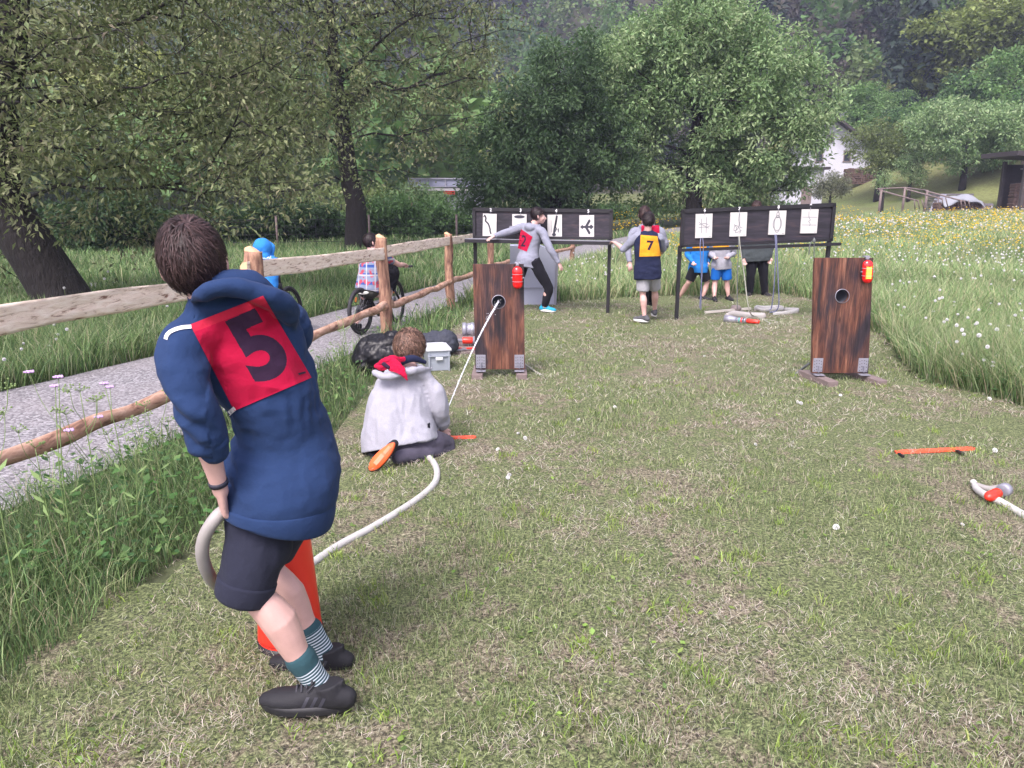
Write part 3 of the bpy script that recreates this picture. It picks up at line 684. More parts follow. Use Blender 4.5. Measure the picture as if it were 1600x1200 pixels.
# near walnut, leaning trunk at the left edge
def tp(px, py, Y): p = at(px, py, Y); return (p.x, p.y, p.z)
b0 = at(110, 490, 11.6); tr1 = [((b0.x, b0.y, -.1), .46), (tp(97, 465, 11.6), .40), (tp(64, 412, 11.55), .365), (tp(38, 372, 11.5), .35), (tp(12, 330, 11.5), .33), (tp(-8, 275, 11.4), .31), (tp(-6, 210, 11.3), .27), (tp(5, 130, 11.2), .24), (tp(18, 40, 11.1), .20), (tp(28, -120, 11.2), .15), (tp(30, -260, 11.2), .1)]
lob1 = []
for px, py, Y, rr in [(130, 60, 10.6, 1.9), (330, 60, 11.5, 1.7), (180, 200, 10.6, 1.6), (330, 220, 11.0, 1.3), (60, 150, 9.6, 1.5), (250, 300, 10.6, 1.0), (90, 290, 10.6, 1.0), (330, 330, 10.4, .7), (430, 280, 10.6, .7), (170, 380, 12.4, .8), (250, 10, 10.8, 1.5), (60, 20, 10.4, 1.4), (400, 200, 11.4, .9), (280, 140, 10.6, 1.3), (-150, 100, 11, 2.4), (-80, -150, 11, 2.6), (200, -150, 11.5, 2.4), (430, 120, 12.0, 1.1), (0, 380, 12.8, .9), (450, -60, 12.3, 1.5)]:
    p = at(px, py, Y); lob1.append((p.x, p.y, p.z, rr * 1.05, rr * 1.1, rr * .85))
make_tree('walnut_tree', 'big old walnut with a thick dark leaning trunk at the left edge of the photo', tr1, lob1, 900, 21, 28, .42, .094, WAL, WALW, step=.32, shell=.25, tw=.008, droop=.5, ratio=.42)
# second walnut
b0 = gr(557, 395); X2, Y2 = b0.x, b0.y
tr2 = [((X2, Y2, 0), .40), (tp(556, 360, Y2), .35), (tp(556, 318, Y2), .32), (tp(548, 290, Y2), .30), (tp(541, 240, Y2), .27), (tp(533, 180, Y2), .24), (tp(524, 120, Y2), .20), (tp(518, 50, Y2), .17), (tp(512, -10, Y2), .13), (tp(515, -90, Y2), .09)]
lob2 = []
for px, py, Y, rr in [(520, 60, 24, 3.0), (640, 80, 24.5, 2.6), (740, 120, 24.5, 1.5), (780, 60, 25, 1.1), (700, 190, 24, 1.2), (600, 200, 23.5, 1.7), (440, 160, 23.5, 2.1), (400, 60, 24, 2.4), (450, 260, 23, 1.5), (520, 270, 22.6, 1.2), (640, 260, 24.5, .9), (360, 250, 23, 1.3), (520, -100, 24, 3.6), (680, -60, 25, 2.8), (340, -40, 25, 3.0), (440, 310, 23.5, .6), (300, 160, 25, 2.0)]:
    p = at(px, py, Y); lob2.append((p.x, p.y, p.z, rr * 1.0, rr * 1.2, rr * .85))
make_tree('walnut_tree', 'broad walnut tree with an upright trunk and crooked dark limbs behind the cyclists', tr2, lob2, 1000, 22, 21, .52, .135, WAL, WALW, step=.6, shell=.3, tw=.015, droop=.4, ratio=.5, kp=.2)
# dark tree left of the big one
Yd = 33.0; bz = hz(3.0, Yd); cxd = at(868, 300, Yd).x
trd = [((cxd, Yd, bz), .30), ((cxd, Yd, bz + 1.2), .25), ((cxd + .1, Yd, bz + 3), .22), ((cxd, Yd, bz + 5), .16), ((cxd, Yd, bz + 7), .09)]
lobd = []
for px, py, Y, rr in [(860, 160, Yd, 2.1), (790, 240, Yd - .5, 2.0), (770, 290, Yd - 1, 1.6), (850, 270, Yd, 2.2), (900, 110, Yd, 1.6), (820, 200, Yd, 1.6), (930, 230, Yd, 2.0), (755, 315, Yd, 1.0), (880, 320, Yd + .5, 1.3)]:
    p = at(px, py, Y); lobd.append((p.x, p.y, p.z, rr, rr * 1.1, rr * .9))
make_tree('dark_tree', 'dark dense tree between the walnut and the big pale green tree', trd, lobd, 420, 23, 60, .55, .20, DGR, [4, 3, 3], step=.8, shell=.4, tw=.015, droop=.3)
# big light tree
Yb = 36.0; bxb = at(1085, 300, Yb).x; bz = hz(bxb, Yb)
trb = [((bxb, Yb, bz), .42), ((bxb, Yb, bz + 1.2), .36), ((bxb - .1, Yb, bz + 2.8), .32), ((bxb, Yb, bz + 5), .24), ((bxb + .1, Yb, bz + 8), .14), ((bxb, Yb, bz + 10.5), .08)]
lobb = []
for px, py, rr in [(1080, 75, 2.8), (1005, 120, 2.4), (1180, 125, 2.6), (960, 210, 2.3), (1060, 200, 3.2), (1190, 220, 2.8), (1265, 170, 1.2), (1225, 95, 1.3), (930, 160, 1.3), (1000, 290, 1.5), (1110, 290, 1.8), (1210, 285, 1.1), (1080, 30, 1.5), (955, 100, 1.1), (920, 250, 1.0), (1150, 60, 1.6), (1295, 180, .6), (1030, 325, .8), (1160, 320, .7), (1240, 260, 1.0)]:
    p = at(px, py, Yb + rnd.uniform(-1, 1)); lobb.append((p.x, p.y, p.z, rr, rr * 1.15, rr))
make_tree('lime_tree', 'very large rounded pale green tree standing behind the middle of the two panels', trb, lobb, 1000, 24, 66, .62, .21, LIN, LINW, step=.9, shell=.55, tw=.018, droop=.25)

# smaller trees on the right, built on the bank
def small_tree(name, label, px, py_base, py_top, Y, wpx, seed, cols, w, L=.2, ntips=150, nleaf=26, group=None, cat='tree', bare=.35, lean=0):
    p = at(px, py_base, Y); zb = hz(p.x, Y); zt = at(px, py_top, Y).z; H = zt - zb; Wd = wpx / FPX * Y / 2 * 1.0
    tr = [((p.x, Y, zb - .05), H * .035 + .03), ((p.x + lean * .1, Y, zb + H * .2), H * .028 + .02), ((p.x + lean * .2, Y, zb + H * .45), H * .02 + .015), ((p.x, Y, zb + H * .75), H * .01 + .01)]
    r = random.Random(seed); lb = [(p.x, Y, zb + H * (bare + 1) / 2, Wd * .8, Wd * .8, H * (1 - bare) / 2 * .95)]
    for i in range(6):
        a = r.uniform(0, 6.28); lb.append((p.x + math.cos(a) * Wd * .55, Y + math.sin(a) * Wd * .55, zb + H * r.uniform(bare + .12, .82), Wd * .45, Wd * .45, H * (1 - bare) * .28))
    return make_tree(name, label, tr, lb, ntips, seed, nleaf, L * 2.4, L, cols, w, step=H * .09, shell=.45, tw=.012, droop=.3, cat=cat, group=group)
OLV = [(0.13, 0.17, 0.06), (0.17, 0.21, 0.08), (0.09, 0.13, 0.05)]
G = 'garden trees and bushes on the bank at the right'
small_tree('apple_tree', 'rounded olive green tree on the grass bank just right of the white house', 1372, 288, 180, 66, 115, 31, OLV, [3, 3, 2], .26, 170, 34, G)
small_tree('garden_tree', 'large bushy fresh green tree behind the log stack left of the shed', 1502, 304, 150, 60, 190, 32, LIN, LINW, .28, 300, 40, G, bare=.2)
small_tree('young_tree', 'small thin young tree on the bank between two larger trees', 1422, 288, 235, 62, 52, 33, LIN, LINW, .17, 80, 22, G)
small_tree('grey_bush', 'small greyish bush on a short stem in front of the white house', 1296, 322, 268, 58, 62, 34, [(0.13, 0.15, 0.09), (0.18, 0.19, 0.13)], [1, 1], .16, 90, 30, G)
small_tree('orchard_tree', 'slender pale tree beside the first post of the bare rail frame', 1378, 322, 262, 54, 30, 35, LIN, LINW, .14, 50, 12, G)
# hillside trees, shared meshes
def proto_tree(kind, seed, H):
    r = np.random.default_rng(seed)
    if kind == 'conifer':
        n = 2600; u = r.uniform(0, 1, n) ** .7; z = H * (1 - u * .92); rr = H * .17 * u * (0.75 + .25 * np.sin(z * 5)) * r.uniform(.25, 1, n) ** .5; a = r.uniform(0, 6.28, n)
        P = np.stack([rr * np.cos(a), rr * np.sin(a), z - rr * .35], -1)
        Vt, F, c = leaf_cloud(P, .25, 1, .75, [(0.035, 0.06, 0.042), (0.05, 0.08, 0.05), (0.05, 0.06, 0.048)], [3, 2, 2], .5, .6, seed, .35)
        tr = MB().tube([(0, 0, -.5), (0, 0, H * .5), (0, 0, H * .97)], [.25, .16, .03], 7)
        return tr, Vt, F, c
    cols = {'light': [(0.13, 0.24, 0.08), (0.18, 0.30, 0.11), (0.08, 0.15, 0.05), (0.27, 0.37, 0.16)], 'olive': [(0.17, 0.22, 0.06), (0.22, 0.27, 0.09), (0.09, 0.12, 0.035)], 'mid': [(0.08, 0.155, 0.06), (0.11, 0.20, 0.07), (0.05, 0.09, 0.04)]}[kind]
    lb = [(0, 0, H * .62, H * .24, H * .24, H * .34)]
    for i in range(11):
        a = r.uniform(0, 6.28); q = r.uniform(.12, .30) * H; lb.append((q * math.cos(a), q * math.sin(a), H * r.uniform(.32, .82), H * .14, H * .14, H * .11))
    tips = lobes_tips(lb, 230, seed, .6)
    N, par, rad, ti, nt_ = grow([((0, 0, -.5), .26), ((0, 0, H * .3), .2), ((.1, 0, H * .6), .12), ((0, 0, H * .8), .05)], tips, seed, H * .12, tw=.03)
    tr = tree_wood(N, par, rad, nt_, .03); Vt, F, c = leaf_cloud(N[ti], H * .075, 38, H * .032, cols, [3, 3, 2, 2][:len(cols)], .3, .6, seed, .55)
    return tr, Vt, F, c
protos = {}
for kind, seed, H in [('light', 61, 9), ('olive', 62, 12), ('mid', 63, 10), ('conifer', 64, 14)]: protos[kind] = (proto_tree(kind, seed, H), H)
kn = {'light': 'broadleaf_tree', 'olive': 'broadleaf_tree', 'mid': 'broadleaf_tree', 'conifer': 'spruce_tree'}
made = {}
HILL = [  # px, py of the crown's top, Y, kind, height, label
    (1345, 118, 84, 'light', 9, 'light green tree whose crown rises directly above the white house roof'),
    (1400, 158, 80, 'mid', 8, 'mid green tree on the slope above the olive garden tree'),
    (1318, 165, 92, 'mid', 9, 'mid green tree peeping out beside the big pale crown above the house'),
    (1445, 165, 76, 'light', 8, 'fresh green slope tree behind the young tree on the bank'),
    (1388, 130, 88, 'light', 8, 'fresh green tree at the foot of the dark spruces'),
    (1480, 140, 72, 'light', 8, 'light tree filling the slope behind the bushy garden tree, left one'),
    (1560, 145, 68, 'light', 9, 'light tree filling the slope straight above the shed roof'),
    (1630, 120, 66, 'mid', 10, 'mid green tree cut by the right edge of the photo above the shed'),
    (1520, 95, 80, 'mid', 10, 'mid green tree halfway up the right slope'),
    (1470, 150, 84, 'mid', 9, 'mid green tree low in the notch under the dark spruces'),
    (1585, 60, 76, 'light', 11, 'bluish light green tree near the right edge, halfway up'),
    (1500, 28, 92, 'olive', 15, 'tall olive tree on the left flank of the right-hand wood'),
    (1560, -30, 88, 'olive', 17, 'tallest olive green tree at the top of the right-hand wood'),
    (1630, -50, 86, 'olive', 17, 'tall olive tree at the upper right corner of the photo'),
    (1475, 80, 98, 'olive', 14, 'olive tree leaning out over the notch of the valley'),
    (1530, 50, 98, 'olive', 15, 'olive tree in the middle of the right-hand wood'),
    (1600, 20, 96, 'olive', 14, 'olive tree behind the bluish tree near the right edge'),
    (1430, 105, 112, 'conifer', 15, 'dark spruce at the bottom of the notch, right one'),
    (1395, 100, 116, 'conifer', 15, 'dark spruce at the bottom of the notch, middle one'),
    (1455, 70, 112, 'conifer', 16, 'dark spruce standing highest beside the olive wood'),
    (1410, 125, 108, 'conifer', 12, 'short dark spruce in front of the notch'),
    (1350, 105, 120, 'conifer', 14, 'dark spruce showing above the light tree behind the house'),
    (1485, 20, 118, 'conifer', 17, 'dark spruce rising behind the olive wood at the top of the photo'),
    (1370, 100, 124, 'conifer', 15, 'dark spruce third from the left in the row behind the house'),
    (1320, 110, 118, 'conifer', 14, 'dark spruce leftmost in the row behind the house'),
]
for px, pt, Y, kind, H, lab in HILL:
    p = at(px, pt, Y); zb = hz(p.x, Y); (tr, Vt, F, c), H0 = protos[kind]; Hh = max(H, min(p.z - zb, H * 1.7)); zb2 = p.z - Hh if p.z - Hh < zb else zb
    s = (p.z - zb2) / H0 if p.z > zb2 + 3 else H / H0
    root = thing(kn[kind], lab, 'tree', (0, 0, 0), 0, 'trees on the slope at the right')
    if kind not in made:
        a = tr.build('trunk', BARK, root); b = np_mesh('crown', Vt, F, FOL, root, col=c); made[kind] = (a, b)
    else:
        for q in made[kind]:
            cc = q.copy(); COL.objects.link(cc); cc.parent = root
    root.location = (p.x, Y, zb2 - .2); root.scale = (s * 1.15, s * 1.15, s); root.rotation_euler = (0, 0, rnd.uniform(0, 6.28))

# hedge bushes at the far left
def bush(px, py_base, py_top, Y, wpx, seed, cols, w, lab):
    x = at(px, 330, Y).x; zb = hz(x, Y); H = at(px, py_top, Y).z - zb; Wd = wpx / FPX * Y / 2
    r = random.Random(seed); b = thing('bush', lab, 'bush', (x, Y, zb), 0, 'bushes along the far side of the left meadow')
    lb = [(x, Y, zb + H * .5, Wd * .85, Wd * .7, H * .5)] + [(x + r.uniform(-.75, .75) * Wd, Y + r.uniform(-.5, .3) * Wd, zb + H * r.uniform(.2, .8), Wd * .42, Wd * .42, H * .26) for _ in range(7)]
    tips = lobes_tips(lb, 150, seed, .6); tips = tips[tips[:, 2] > zb + .1]
    N, par, rad, ti, nt_ = grow([((x, Y, zb), .08), ((x, Y, zb + H * .15), .07), ((x, Y, zb + H * .3), .04)], tips, seed, .5, tw=.012)
    tree_wood(N, par, rad, nt_).build('stems', BARK, b)
    Vt, F, c = leaf_cloud(N[ti], .42, 42, .17, cols, w, .3, .7, seed, .5); np_mesh('foliage', Vt, F, FOL, b, col=c)
HD = [(0.045, 0.085, 0.035), (0.06, 0.11, 0.045), (0.035, 0.06, 0.028)]; HM = [(0.08, 0.15, 0.055), (0.11, 0.19, 0.07), (0.06, 0.11, 0.045)]
for i, (px, pt, Y, wpx, cols, lab) in enumerate([
    (-60, 290, 24, 170, HD, 'dark bush cut by the left edge behind the leaning trunk'),
    (55, 320, 25, 150, HD, 'dark bush straight behind the leaning walnut trunk'),
    (165, 300, 24, 140, HD, 'dark bush just right of the leaning walnut trunk'),
    (250, 330, 26, 110, HD, 'dark bush hidden behind the head of the boy in blue'),
    (330, 325, 28, 120, HD, 'dark bush between the boy in blue and the hooded cyclist'),
    (410, 315, 30, 130, HD, 'dark bush straight behind the hooded cyclist'),
    (480, 320, 31, 110, HD, 'dark bush left of the upright walnut trunk'),
    (540, 335, 33, 100, HM, 'bush right behind the upright walnut trunk'),
    (605, 305, 33, 120, HM, 'mid green bush right of the upright walnut trunk'),
    (665, 310, 36, 110, HM, 'mid green bush above the third fence post'),
    (720, 330, 40, 90, HM, 'green bush left of the dark tree below the railing'),
    (560, 290, 42, 180, [(0.12, 0.17, 0.06), (0.16, 0.21, 0.08)], 'taller yellowish bush behind the walnut trunk'),
    (650, 290, 44, 120, [(0.11, 0.18, 0.08), (0.15, 0.22, 0.10)], 'pale green bush just under the far railing'),
    (940, 322, 46, 120, HM, 'bush filling the gap behind the two boys at the panels'),
    (1010, 325, 50, 110, HM, 'bush behind the trunk of the big pale tree'),
    (840, 315, 48, 140, HD, 'dark bush behind the left board'),
    (1190, 315, 52, 120, HM, 'bush behind the right board under the big pale crown')]):
    bush(px, 380, pt, Y, wpx, 80 + i, cols, [1] * len(cols), lab)

# mid-distance woodland on the left valley side, then the far forest
def far_forest(name, pts, label, cat, kinds, hrange, nl=(240, 240)):
    Vs, Fs, Cs, b = [], [], [], 0
    tmpl = []
    for s in range(5):
        r = np.random.default_rng(200 + s)
        lb = [(0, 0, .6, .26, .26, .38)] + [(r.uniform(-.22, .22), r.uniform(-.22, .22), r.uniform(.35, .85), .17, .17, .14) for _ in range(6)]
        tp_ = lobes_tips(lb, 26, 300 + s, .75); Vt, F, _ = leaf_cloud(tp_, .11, nl[0] // 26, .075, [(1, 1, 1), (1, 1, 1)], [1, 1], .2, .7, s, .8); tmpl.append((Vt, F))
    for s in range(3):
        r = np.random.default_rng(400 + s); n = nl[1]; u = r.uniform(0, 1, n) ** .7; z = 1 - u * .93; rr = .19 * u * r.uniform(.35, 1, n) ** .5; a = r.uniform(0, 6.28, n)
        Vt, F, _ = leaf_cloud(np.stack([rr * np.cos(a), rr * np.sin(a), z - rr * .3], -1), .02, 1, .085, [(1, 1, 1), (1, 1, 1)], [1, 1], .6, .6, s, .5); tmpl.append((Vt, F))
    CC = {'c': [(0.028, 0.045, 0.036), (0.038, 0.055, 0.042), (0.042, 0.045, 0.045)], 'b': [(0.08, 0.15, 0.05), (0.12, 0.20, 0.07), (0.06, 0.12, 0.05), (0.18, 0.25, 0.10)], 'r': [(0.05, 0.046, 0.042), (0.06, 0.055, 0.045)], 'y': [(0.24, 0.27, 0.09), (0.17, 0.22, 0.08)]}
    for x, y in pts:
        q = kinds(x, y); con = q == 'c' or (q == 'r' and rnd.random() < .3); Vt, F = tmpl[5 + rnd.randrange(3)] if con else tmpl[rnd.randrange(5)]
        H = rnd.uniform(*hrange) * (1.15 if con else 1); a = rnd.uniform(0, 6.28); ca, sa = math.cos(a), math.sin(a); w = H * rnd.uniform(.85, 1.25)
        W = np.stack([(Vt[:, 0] * ca - Vt[:, 1] * sa) * w + x, (Vt[:, 0] * sa + Vt[:, 1] * ca) * w + y, Vt[:, 2] * H + hz(x, y) - .6], -1)
        c = np.array(rnd.choice(CC[q])) * rnd.uniform(.75, 1.25); nf = len(F)
        cv = np.repeat(c[None] * rng.uniform(.75, 1.25, (nf, 1)), 4, 0)
        Vs.append(W); Fs.append(F + b); Cs.append(cv); b += len(Vt)
    o = np_mesh(name, np.concatenate(Vs), np.concatenate(Fs), FOL, col=np.concatenate(Cs)); o['label'] = label; o['category'] = cat; o['kind'] = 'stuff'; return o
pts = []
y = 116.0
while y < 330:
    st = 5.0 + (y - 116) * .014; x = -0.78 * y - 10
    while x < 0.78 * y + 10:
        pts.append((x + rnd.uniform(-2, 2), y + rnd.uniform(-2, 2))); x += st * 1.1
    y += st * 1.35
def kd(x, y):
    v = float(nz2(np.array([x]), np.array([y * .6]), .035, 2)[0]) + rnd.uniform(-.2, .2)
    if x < -20: v -= .34
    return 'c' if v > .56 else ('r' if v > .47 and rnd.random() < .6 else ('y' if v < .25 and x < 0 else 'b'))
print('far trees', len(pts)); far_forest('far_forest', pts, 'steep mixed forest of spruces and broadleaf trees covering the far mountainside', 'forest', kd, (9, 15))
pts = [(x + rnd.uniform(-2, 2), y + rnd.uniform(-2, 2)) for y in np.arange(62, 112, 6.5) for x in np.arange(-95, 8, 5.2) if x < -6 - (y - 60) * .0 and abs(x) < .8 * y + 12]
far_forest('valley_wood', pts, 'pale yellow-green broadleaf wood across the valley behind the walnut trees', 'woodland', lambda x, y: rnd.choice('bbyyyy'), (10, 17), (420, 240))
pts = [(x + rnd.uniform(-2, 2), y + rnd.uniform(-2, 2)) for y in np.arange(90, 116, 5.5) for x in np.arange(-5, 95, 5.0) if x > 36 + (y - 90) * .35 or y > 101]
far_forest('slope_wood', pts, 'continuous wood behind the single trees of the right-hand slope', 'woodland', lambda x, y: rnd.choice('bbccyb') if x > 50 else rnd.choice('ccrb'), (8, 13), (420, 300))

# ================================================================== BUILDINGS FAR BACK
WHITEW = simple('white_render', (0.46, 0.46, 0.52), 0.9, 0.08, 1.5, bs=0.1, bscale=8)
ROOFD = simple('dark_roof', (0.035, 0.028, 0.03), 0.8, 0.3, 4, bs=0.4, bscale=14, bd=.03)
GLASS = simple('window_glass', (0.03, 0.035, 0.045), 0.15, 0.2, 3, bs=0)
def frame_axes(ax):  # ax: unit vector along the wall, returns rotation about z
    return Matrix.Rotation(math.atan2(ax[1], ax[0]), 4, 'Z')
# white house with gable, behind the big pale tree
hc = at(1290, 300, 80); Hx, Hy = hc.x, 80.0; Hz = hz(Hx, Hy) - .3
house = thing('white_house', 'white rendered house with a dark steep roof half hidden behind the big pale tree', 'house', (Hx, Hy, Hz))
rot = Matrix.Rotation(R(-14), 4, 'Z'); O = V((Hx, Hy, Hz))
def hp_(x, y, z): return O + rot @ V((x, y, z))
W2, D2, E2, A2 = 3.9, 9.0, 3.6, 6.5
b = MB(); P_ = [hp_(-W2, 0, -2), hp_(W2, 0, -2), hp_(W2, 0, E2), hp_(0, 0, A2), hp_(-W2, 0, E2)]; Q_ = [p + rot @ V((0, D2, 0)) for p in P_]
b.add(P_ + Q_, [(0, 1, 2, 3, 4), (9, 8, 7, 6, 5), (1, 6, 7, 2), (5, 0, 4, 9), (0, 5, 6, 1), (2, 7, 8, 3), (4, 3, 8, 9)], False); b.build('wall', WHITEW, house)
b = MB()
for sx in (-1, 1):
    e0, e1 = hp_(0, -1.4, A2 + .05), hp_(sx * (W2 + 1.0), -1.4, E2 - .70); up = V((0, 0, .28)); dv = rot @ V((0, D2 + 2, 0))
    b.add([e0, e1, e1 + up, e0 + up, e0 + dv, e1 + dv, e1 + up + dv, e0 + up + dv], [(0, 1, 2, 3), (7, 6, 5, 4), (0, 4, 5, 1), (1, 5, 6, 2), (2, 6, 7, 3), (3, 7, 4, 0)], False)
roof = b.build('roof', ROOFD, house)
MB().box(hp_(1.6, 5, A2 + .2), (.8, .8, 1.8), rot).build('chimney', WHITEW, roof)
for wx, wz, ww, wh in [(1.7, 2.9, .6, 1.0), (-.9, 2.9, .6, 1.0), (1.9, .3, .6, .9), (-.9, .3, .6, .9), (0, 4.7, .5, .7)]:
    c = hp_(wx, -.02, wz); f = MB()
    for dx, dz, sx, sz in [(0, wh / 2, ww + .16, .08), (0, -wh / 2, ww + .16, .08), (-ww / 2, 0, .08, wh - .08), (ww / 2, 0, .08, wh - .08)]: f.box(c + rot @ V((dx, -.03, dz)), (sx, .08, sz), rot)
    fo = f.build('window', OLDWOOD, house); MB().box(c, (ww - .08, .04, wh - .08), rot).build('pane', GLASS, fo)
# lower white annex left of the house, mostly behind the crown
an = at(1262, 320, 70); az = hz(an.x, 70); annex = thing('annex', 'low white annex wall seen through the right edge of the big pale crown', 'building', (an.x, 70, az))
MB().box((an.x - .6, 71.5, az + 1.5), (3.6, 3, 3.6)).build('wall', WHITEW, annex)
b = MB(); b.box((an.x - .6, 71.5, az + 3.42), (4.4, 3.8, .22)); b.build('roof', ROOFD, annex)
b = MB(); b.box((an.x - .2, 69.985, az + .9), (.9, .05, 2.0)); b.build('door', OLDWOOD, annex)
# woodpile beside the house
def logs(name, label, c, L, Hh, n, ax, mat, cat='woodpile', r0=(.07, .12), depth=.6):
    t = thing(name, label, cat, (c[0], c[1], c[2])); b = MB(); r = random.Random(int(L * 100)); z = c[2] - .02; row = 0
    while z < c[2] + Hh:
        x = 0
        while x < L * (1 - .25 * (row * .12)):
            q = r.uniform(*r0); p = V(c) + V(ax) * (x - L / 2 + q) + V((0, 0, z - c[2] + q)); d = V((-ax[1], ax[0], 0)) * (depth / 2 * r.uniform(.85, 1.05)); b.tube([p - d, p + d], q * .97, 7, smooth=False); x += 2 * q
        z += sum(r0) * .93; row += 1
    b.build('log_stack', mat, t); return t
LOGM = simple('split_logs', (0.10, 0.062, 0.05), 0.85, 0.7, 9)
LOGG = simple('weathered_logs', (0.12, 0.11, 0.12), 0.85, 0.5, 9)
q = at(1335, 300, 74); logs('firewood_pile', 'small reddish firewood pile against the wall of the white house', (q.x + .6, 74, hz(q.x + .6, 74)), 3.4, 1.3, 0, (1, 0, 0), LOGM)
# open wood shed at the right edge
sx0 = at(1557, 300, 50).x + 1.3; sz0 = hz(34, 50); shed = thing('wood_shed', 'open-fronted dark wood shed with a flat overhanging roof at the right edge', 'shed', (sx0, 50, sz0))
b = MB(); b.box((sx0 + 3.1, 50.8, sz0 + 3.30), (8.2, 3.8, .28), Matrix.Rotation(R(2.5), 4, 'Y')); b.build('roof', ROOFD, shed)
for x_, y_ in [(sx0 + .2, 49.8), (sx0 + 3.2, 49.8), (sx0 + 6.4, 49.8), (sx0 + .4, 52.3), (sx0 + 6.4, 52.3)]:
    MB().box((x_, y_, sz0 + 1.5), (.2, .2, 3.25)).build('post', simple('dark_post', (.05, .042, .04), .85, .3, 9), shed)
MB().box((sx0 + 3.6, 52.5, sz0 + 1.45), (6.4, .08, 3.0)).build('back_wall', simple('dark_boards', (0.035, 0.028, 0.028), .9, .4, 5), shed)
MB().beam((sx0 - .2, 49.7, sz0 + 2.95), (sx0 + 6.8, 49.7, sz0 + 3.0), .12, .2).build('front_beam', OLDWOOD, shed)
logs('firewood_stack', 'high reddish firewood stack under the roof of the wood shed', (sx0 + 3.2, 51.2, sz0), 5.6, 1.7, 0, (1, 0, 0), LOGM)
b = MB()
for i in range(16): b.box((sx0 + .9 + i * .34, 50.6, sz0 + 2.25 + .12 * math.sin(i * 2)), (.05, .03, .55), Matrix.Rotation(.12 * math.sin(i), 4, 'Y'))
b.beam((sx0 + .4, 50.6, sz0 + 2.6), (sx0 + 6.4, 50.6, sz0 + 2.62), .05, .06)
tagp(b.build('tool_rack', simple('pale_handles', (.35, .33, .30), .7, .2, 5)), 'row of pale handles hanging on a rail under the shed roof', 'tool rack')
# tarp on pile before the shed
q = at(1500, 322, 48.5); tx, tz = q.x, hz(q.x, 48.5)
logs('timber_pile', 'low pile of pale timber under a white tarpaulin before the wood shed', (tx, 48.6, tz), 3.0, .55, 0, (1, 0, 0), LOGM)
n_ = 26; gxx = np.linspace(-1, 1, n_); X, Y = np.meshgrid(gxx, gxx[:12] * 0 + np.linspace(-1, 1, 12))
Z = tz + .72 + .42 * (1 - X ** 2) + .07 * np.sin(X * 7 + Y * 3) - .35 * np.abs(Y) ** 2; ii = np.arange(n_ * 12).reshape(12, n_); F = np.stack([ii[:-1, :-1], ii[:-1, 1:], ii[1:, 1:], ii[1:, :-1]], -1).reshape(-1, 4)
o = np_mesh('tarpaulin', np.stack([X * 1.25 + tx, Y * .5 + 48.4, Z], -1).reshape(-1, 3), F, simple('white_tarp', (.22, .23, .26), .7, .05, 4, bs=.2, bscale=6, bd=.05), smooth=True); tagp(o, 'white tarpaulin draped over the timber pile before the wood shed', 'tarpaulin')
mo = o.modifiers.new('t', 'SOLIDIFY'); mo.thickness = .02
# grey stacked lumber left of the shed
q = at(1497, 325, 50); lx, lz = q.x, hz(q.x, 50); lum = thing('lumber_stack', 'grey weathered lumber stack left of the wood shed', 'lumber stack', (lx, 50, lz)); r_ = random.Random(3)
b = MB()
for i in range(9):
    for j in range(5): b.box((lx - .6 + r_.uniform(-.06, .06), 49.5 + j * .3, lz + .1 + i * .13), (2.3 + r_.uniform(-.3, .2), .24, .10), Matrix.Rotation(r_.uniform(-.02, .02), 4, 'Z'))
b.build('planks', LOGG, lum)
b = MB(); 
for i in range(12): b.tube([(lx + 1.1 + (i % 4) * .2, 49.3, lz + .1 + (i // 4) * .2), (lx + 1.2 + (i % 4) * .2, 51, lz + .1 + (i // 4) * .2)], .1, 7, smooth=False)
b.build('round_logs', LOGG, lum)
MB().beam((lx - 1.9, 49.3, lz), (lx - 1.5, 49.35, lz + 1.15), .9, .05).build('leaning_sheet', simple('grey_sheet', (.30, .30, .36), .6, .2, 3), lum)
# bare rail frame (hay-drying rack) on the lawn
fr_ = thing('rail_frame', 'bare frame of grey posts and sloping poles on the far lawn', 'rail frame', (at(1420, 320, 46).x, 46, hz(24, 46)))
tops = []
for px, yb_, yt_ in [(1374, 323, 296), (1410, 326, 293), (1445, 327, 297)]:
    p = at(px, yb_, 44); z0 = hz(p.x, 44); zt = at(px, yt_, 44).z; tops.append(V((p.x, 44, zt)))
    MB().tube([(p.x, 44, z0 - .1), (p.x + .02, 44, zt)], .065, 8).build('post', OLDWOOD, fr_)
    e = V((p.x + 1.7, 43.2, zt - .62)); MB().tube([(p.x - .1, 44.05, zt - .03), e], .04, 7).build('pole', OLDWOOD, fr_)
    for k_ in range(3): MB().tube([e + V((-.2 + k_ * .2, 0, .06)), e + V((-.05 + k_ * .25, .1, -.45))], .03, 6).build('peg', OLDWOOD, fr_)
MB().tube([tops[0] + V((-.2, .1, .03)), tops[1], tops[2] + V((.1, .1, -.02))], .035, 7).build('top_rail', OLDWOOD, fr_)
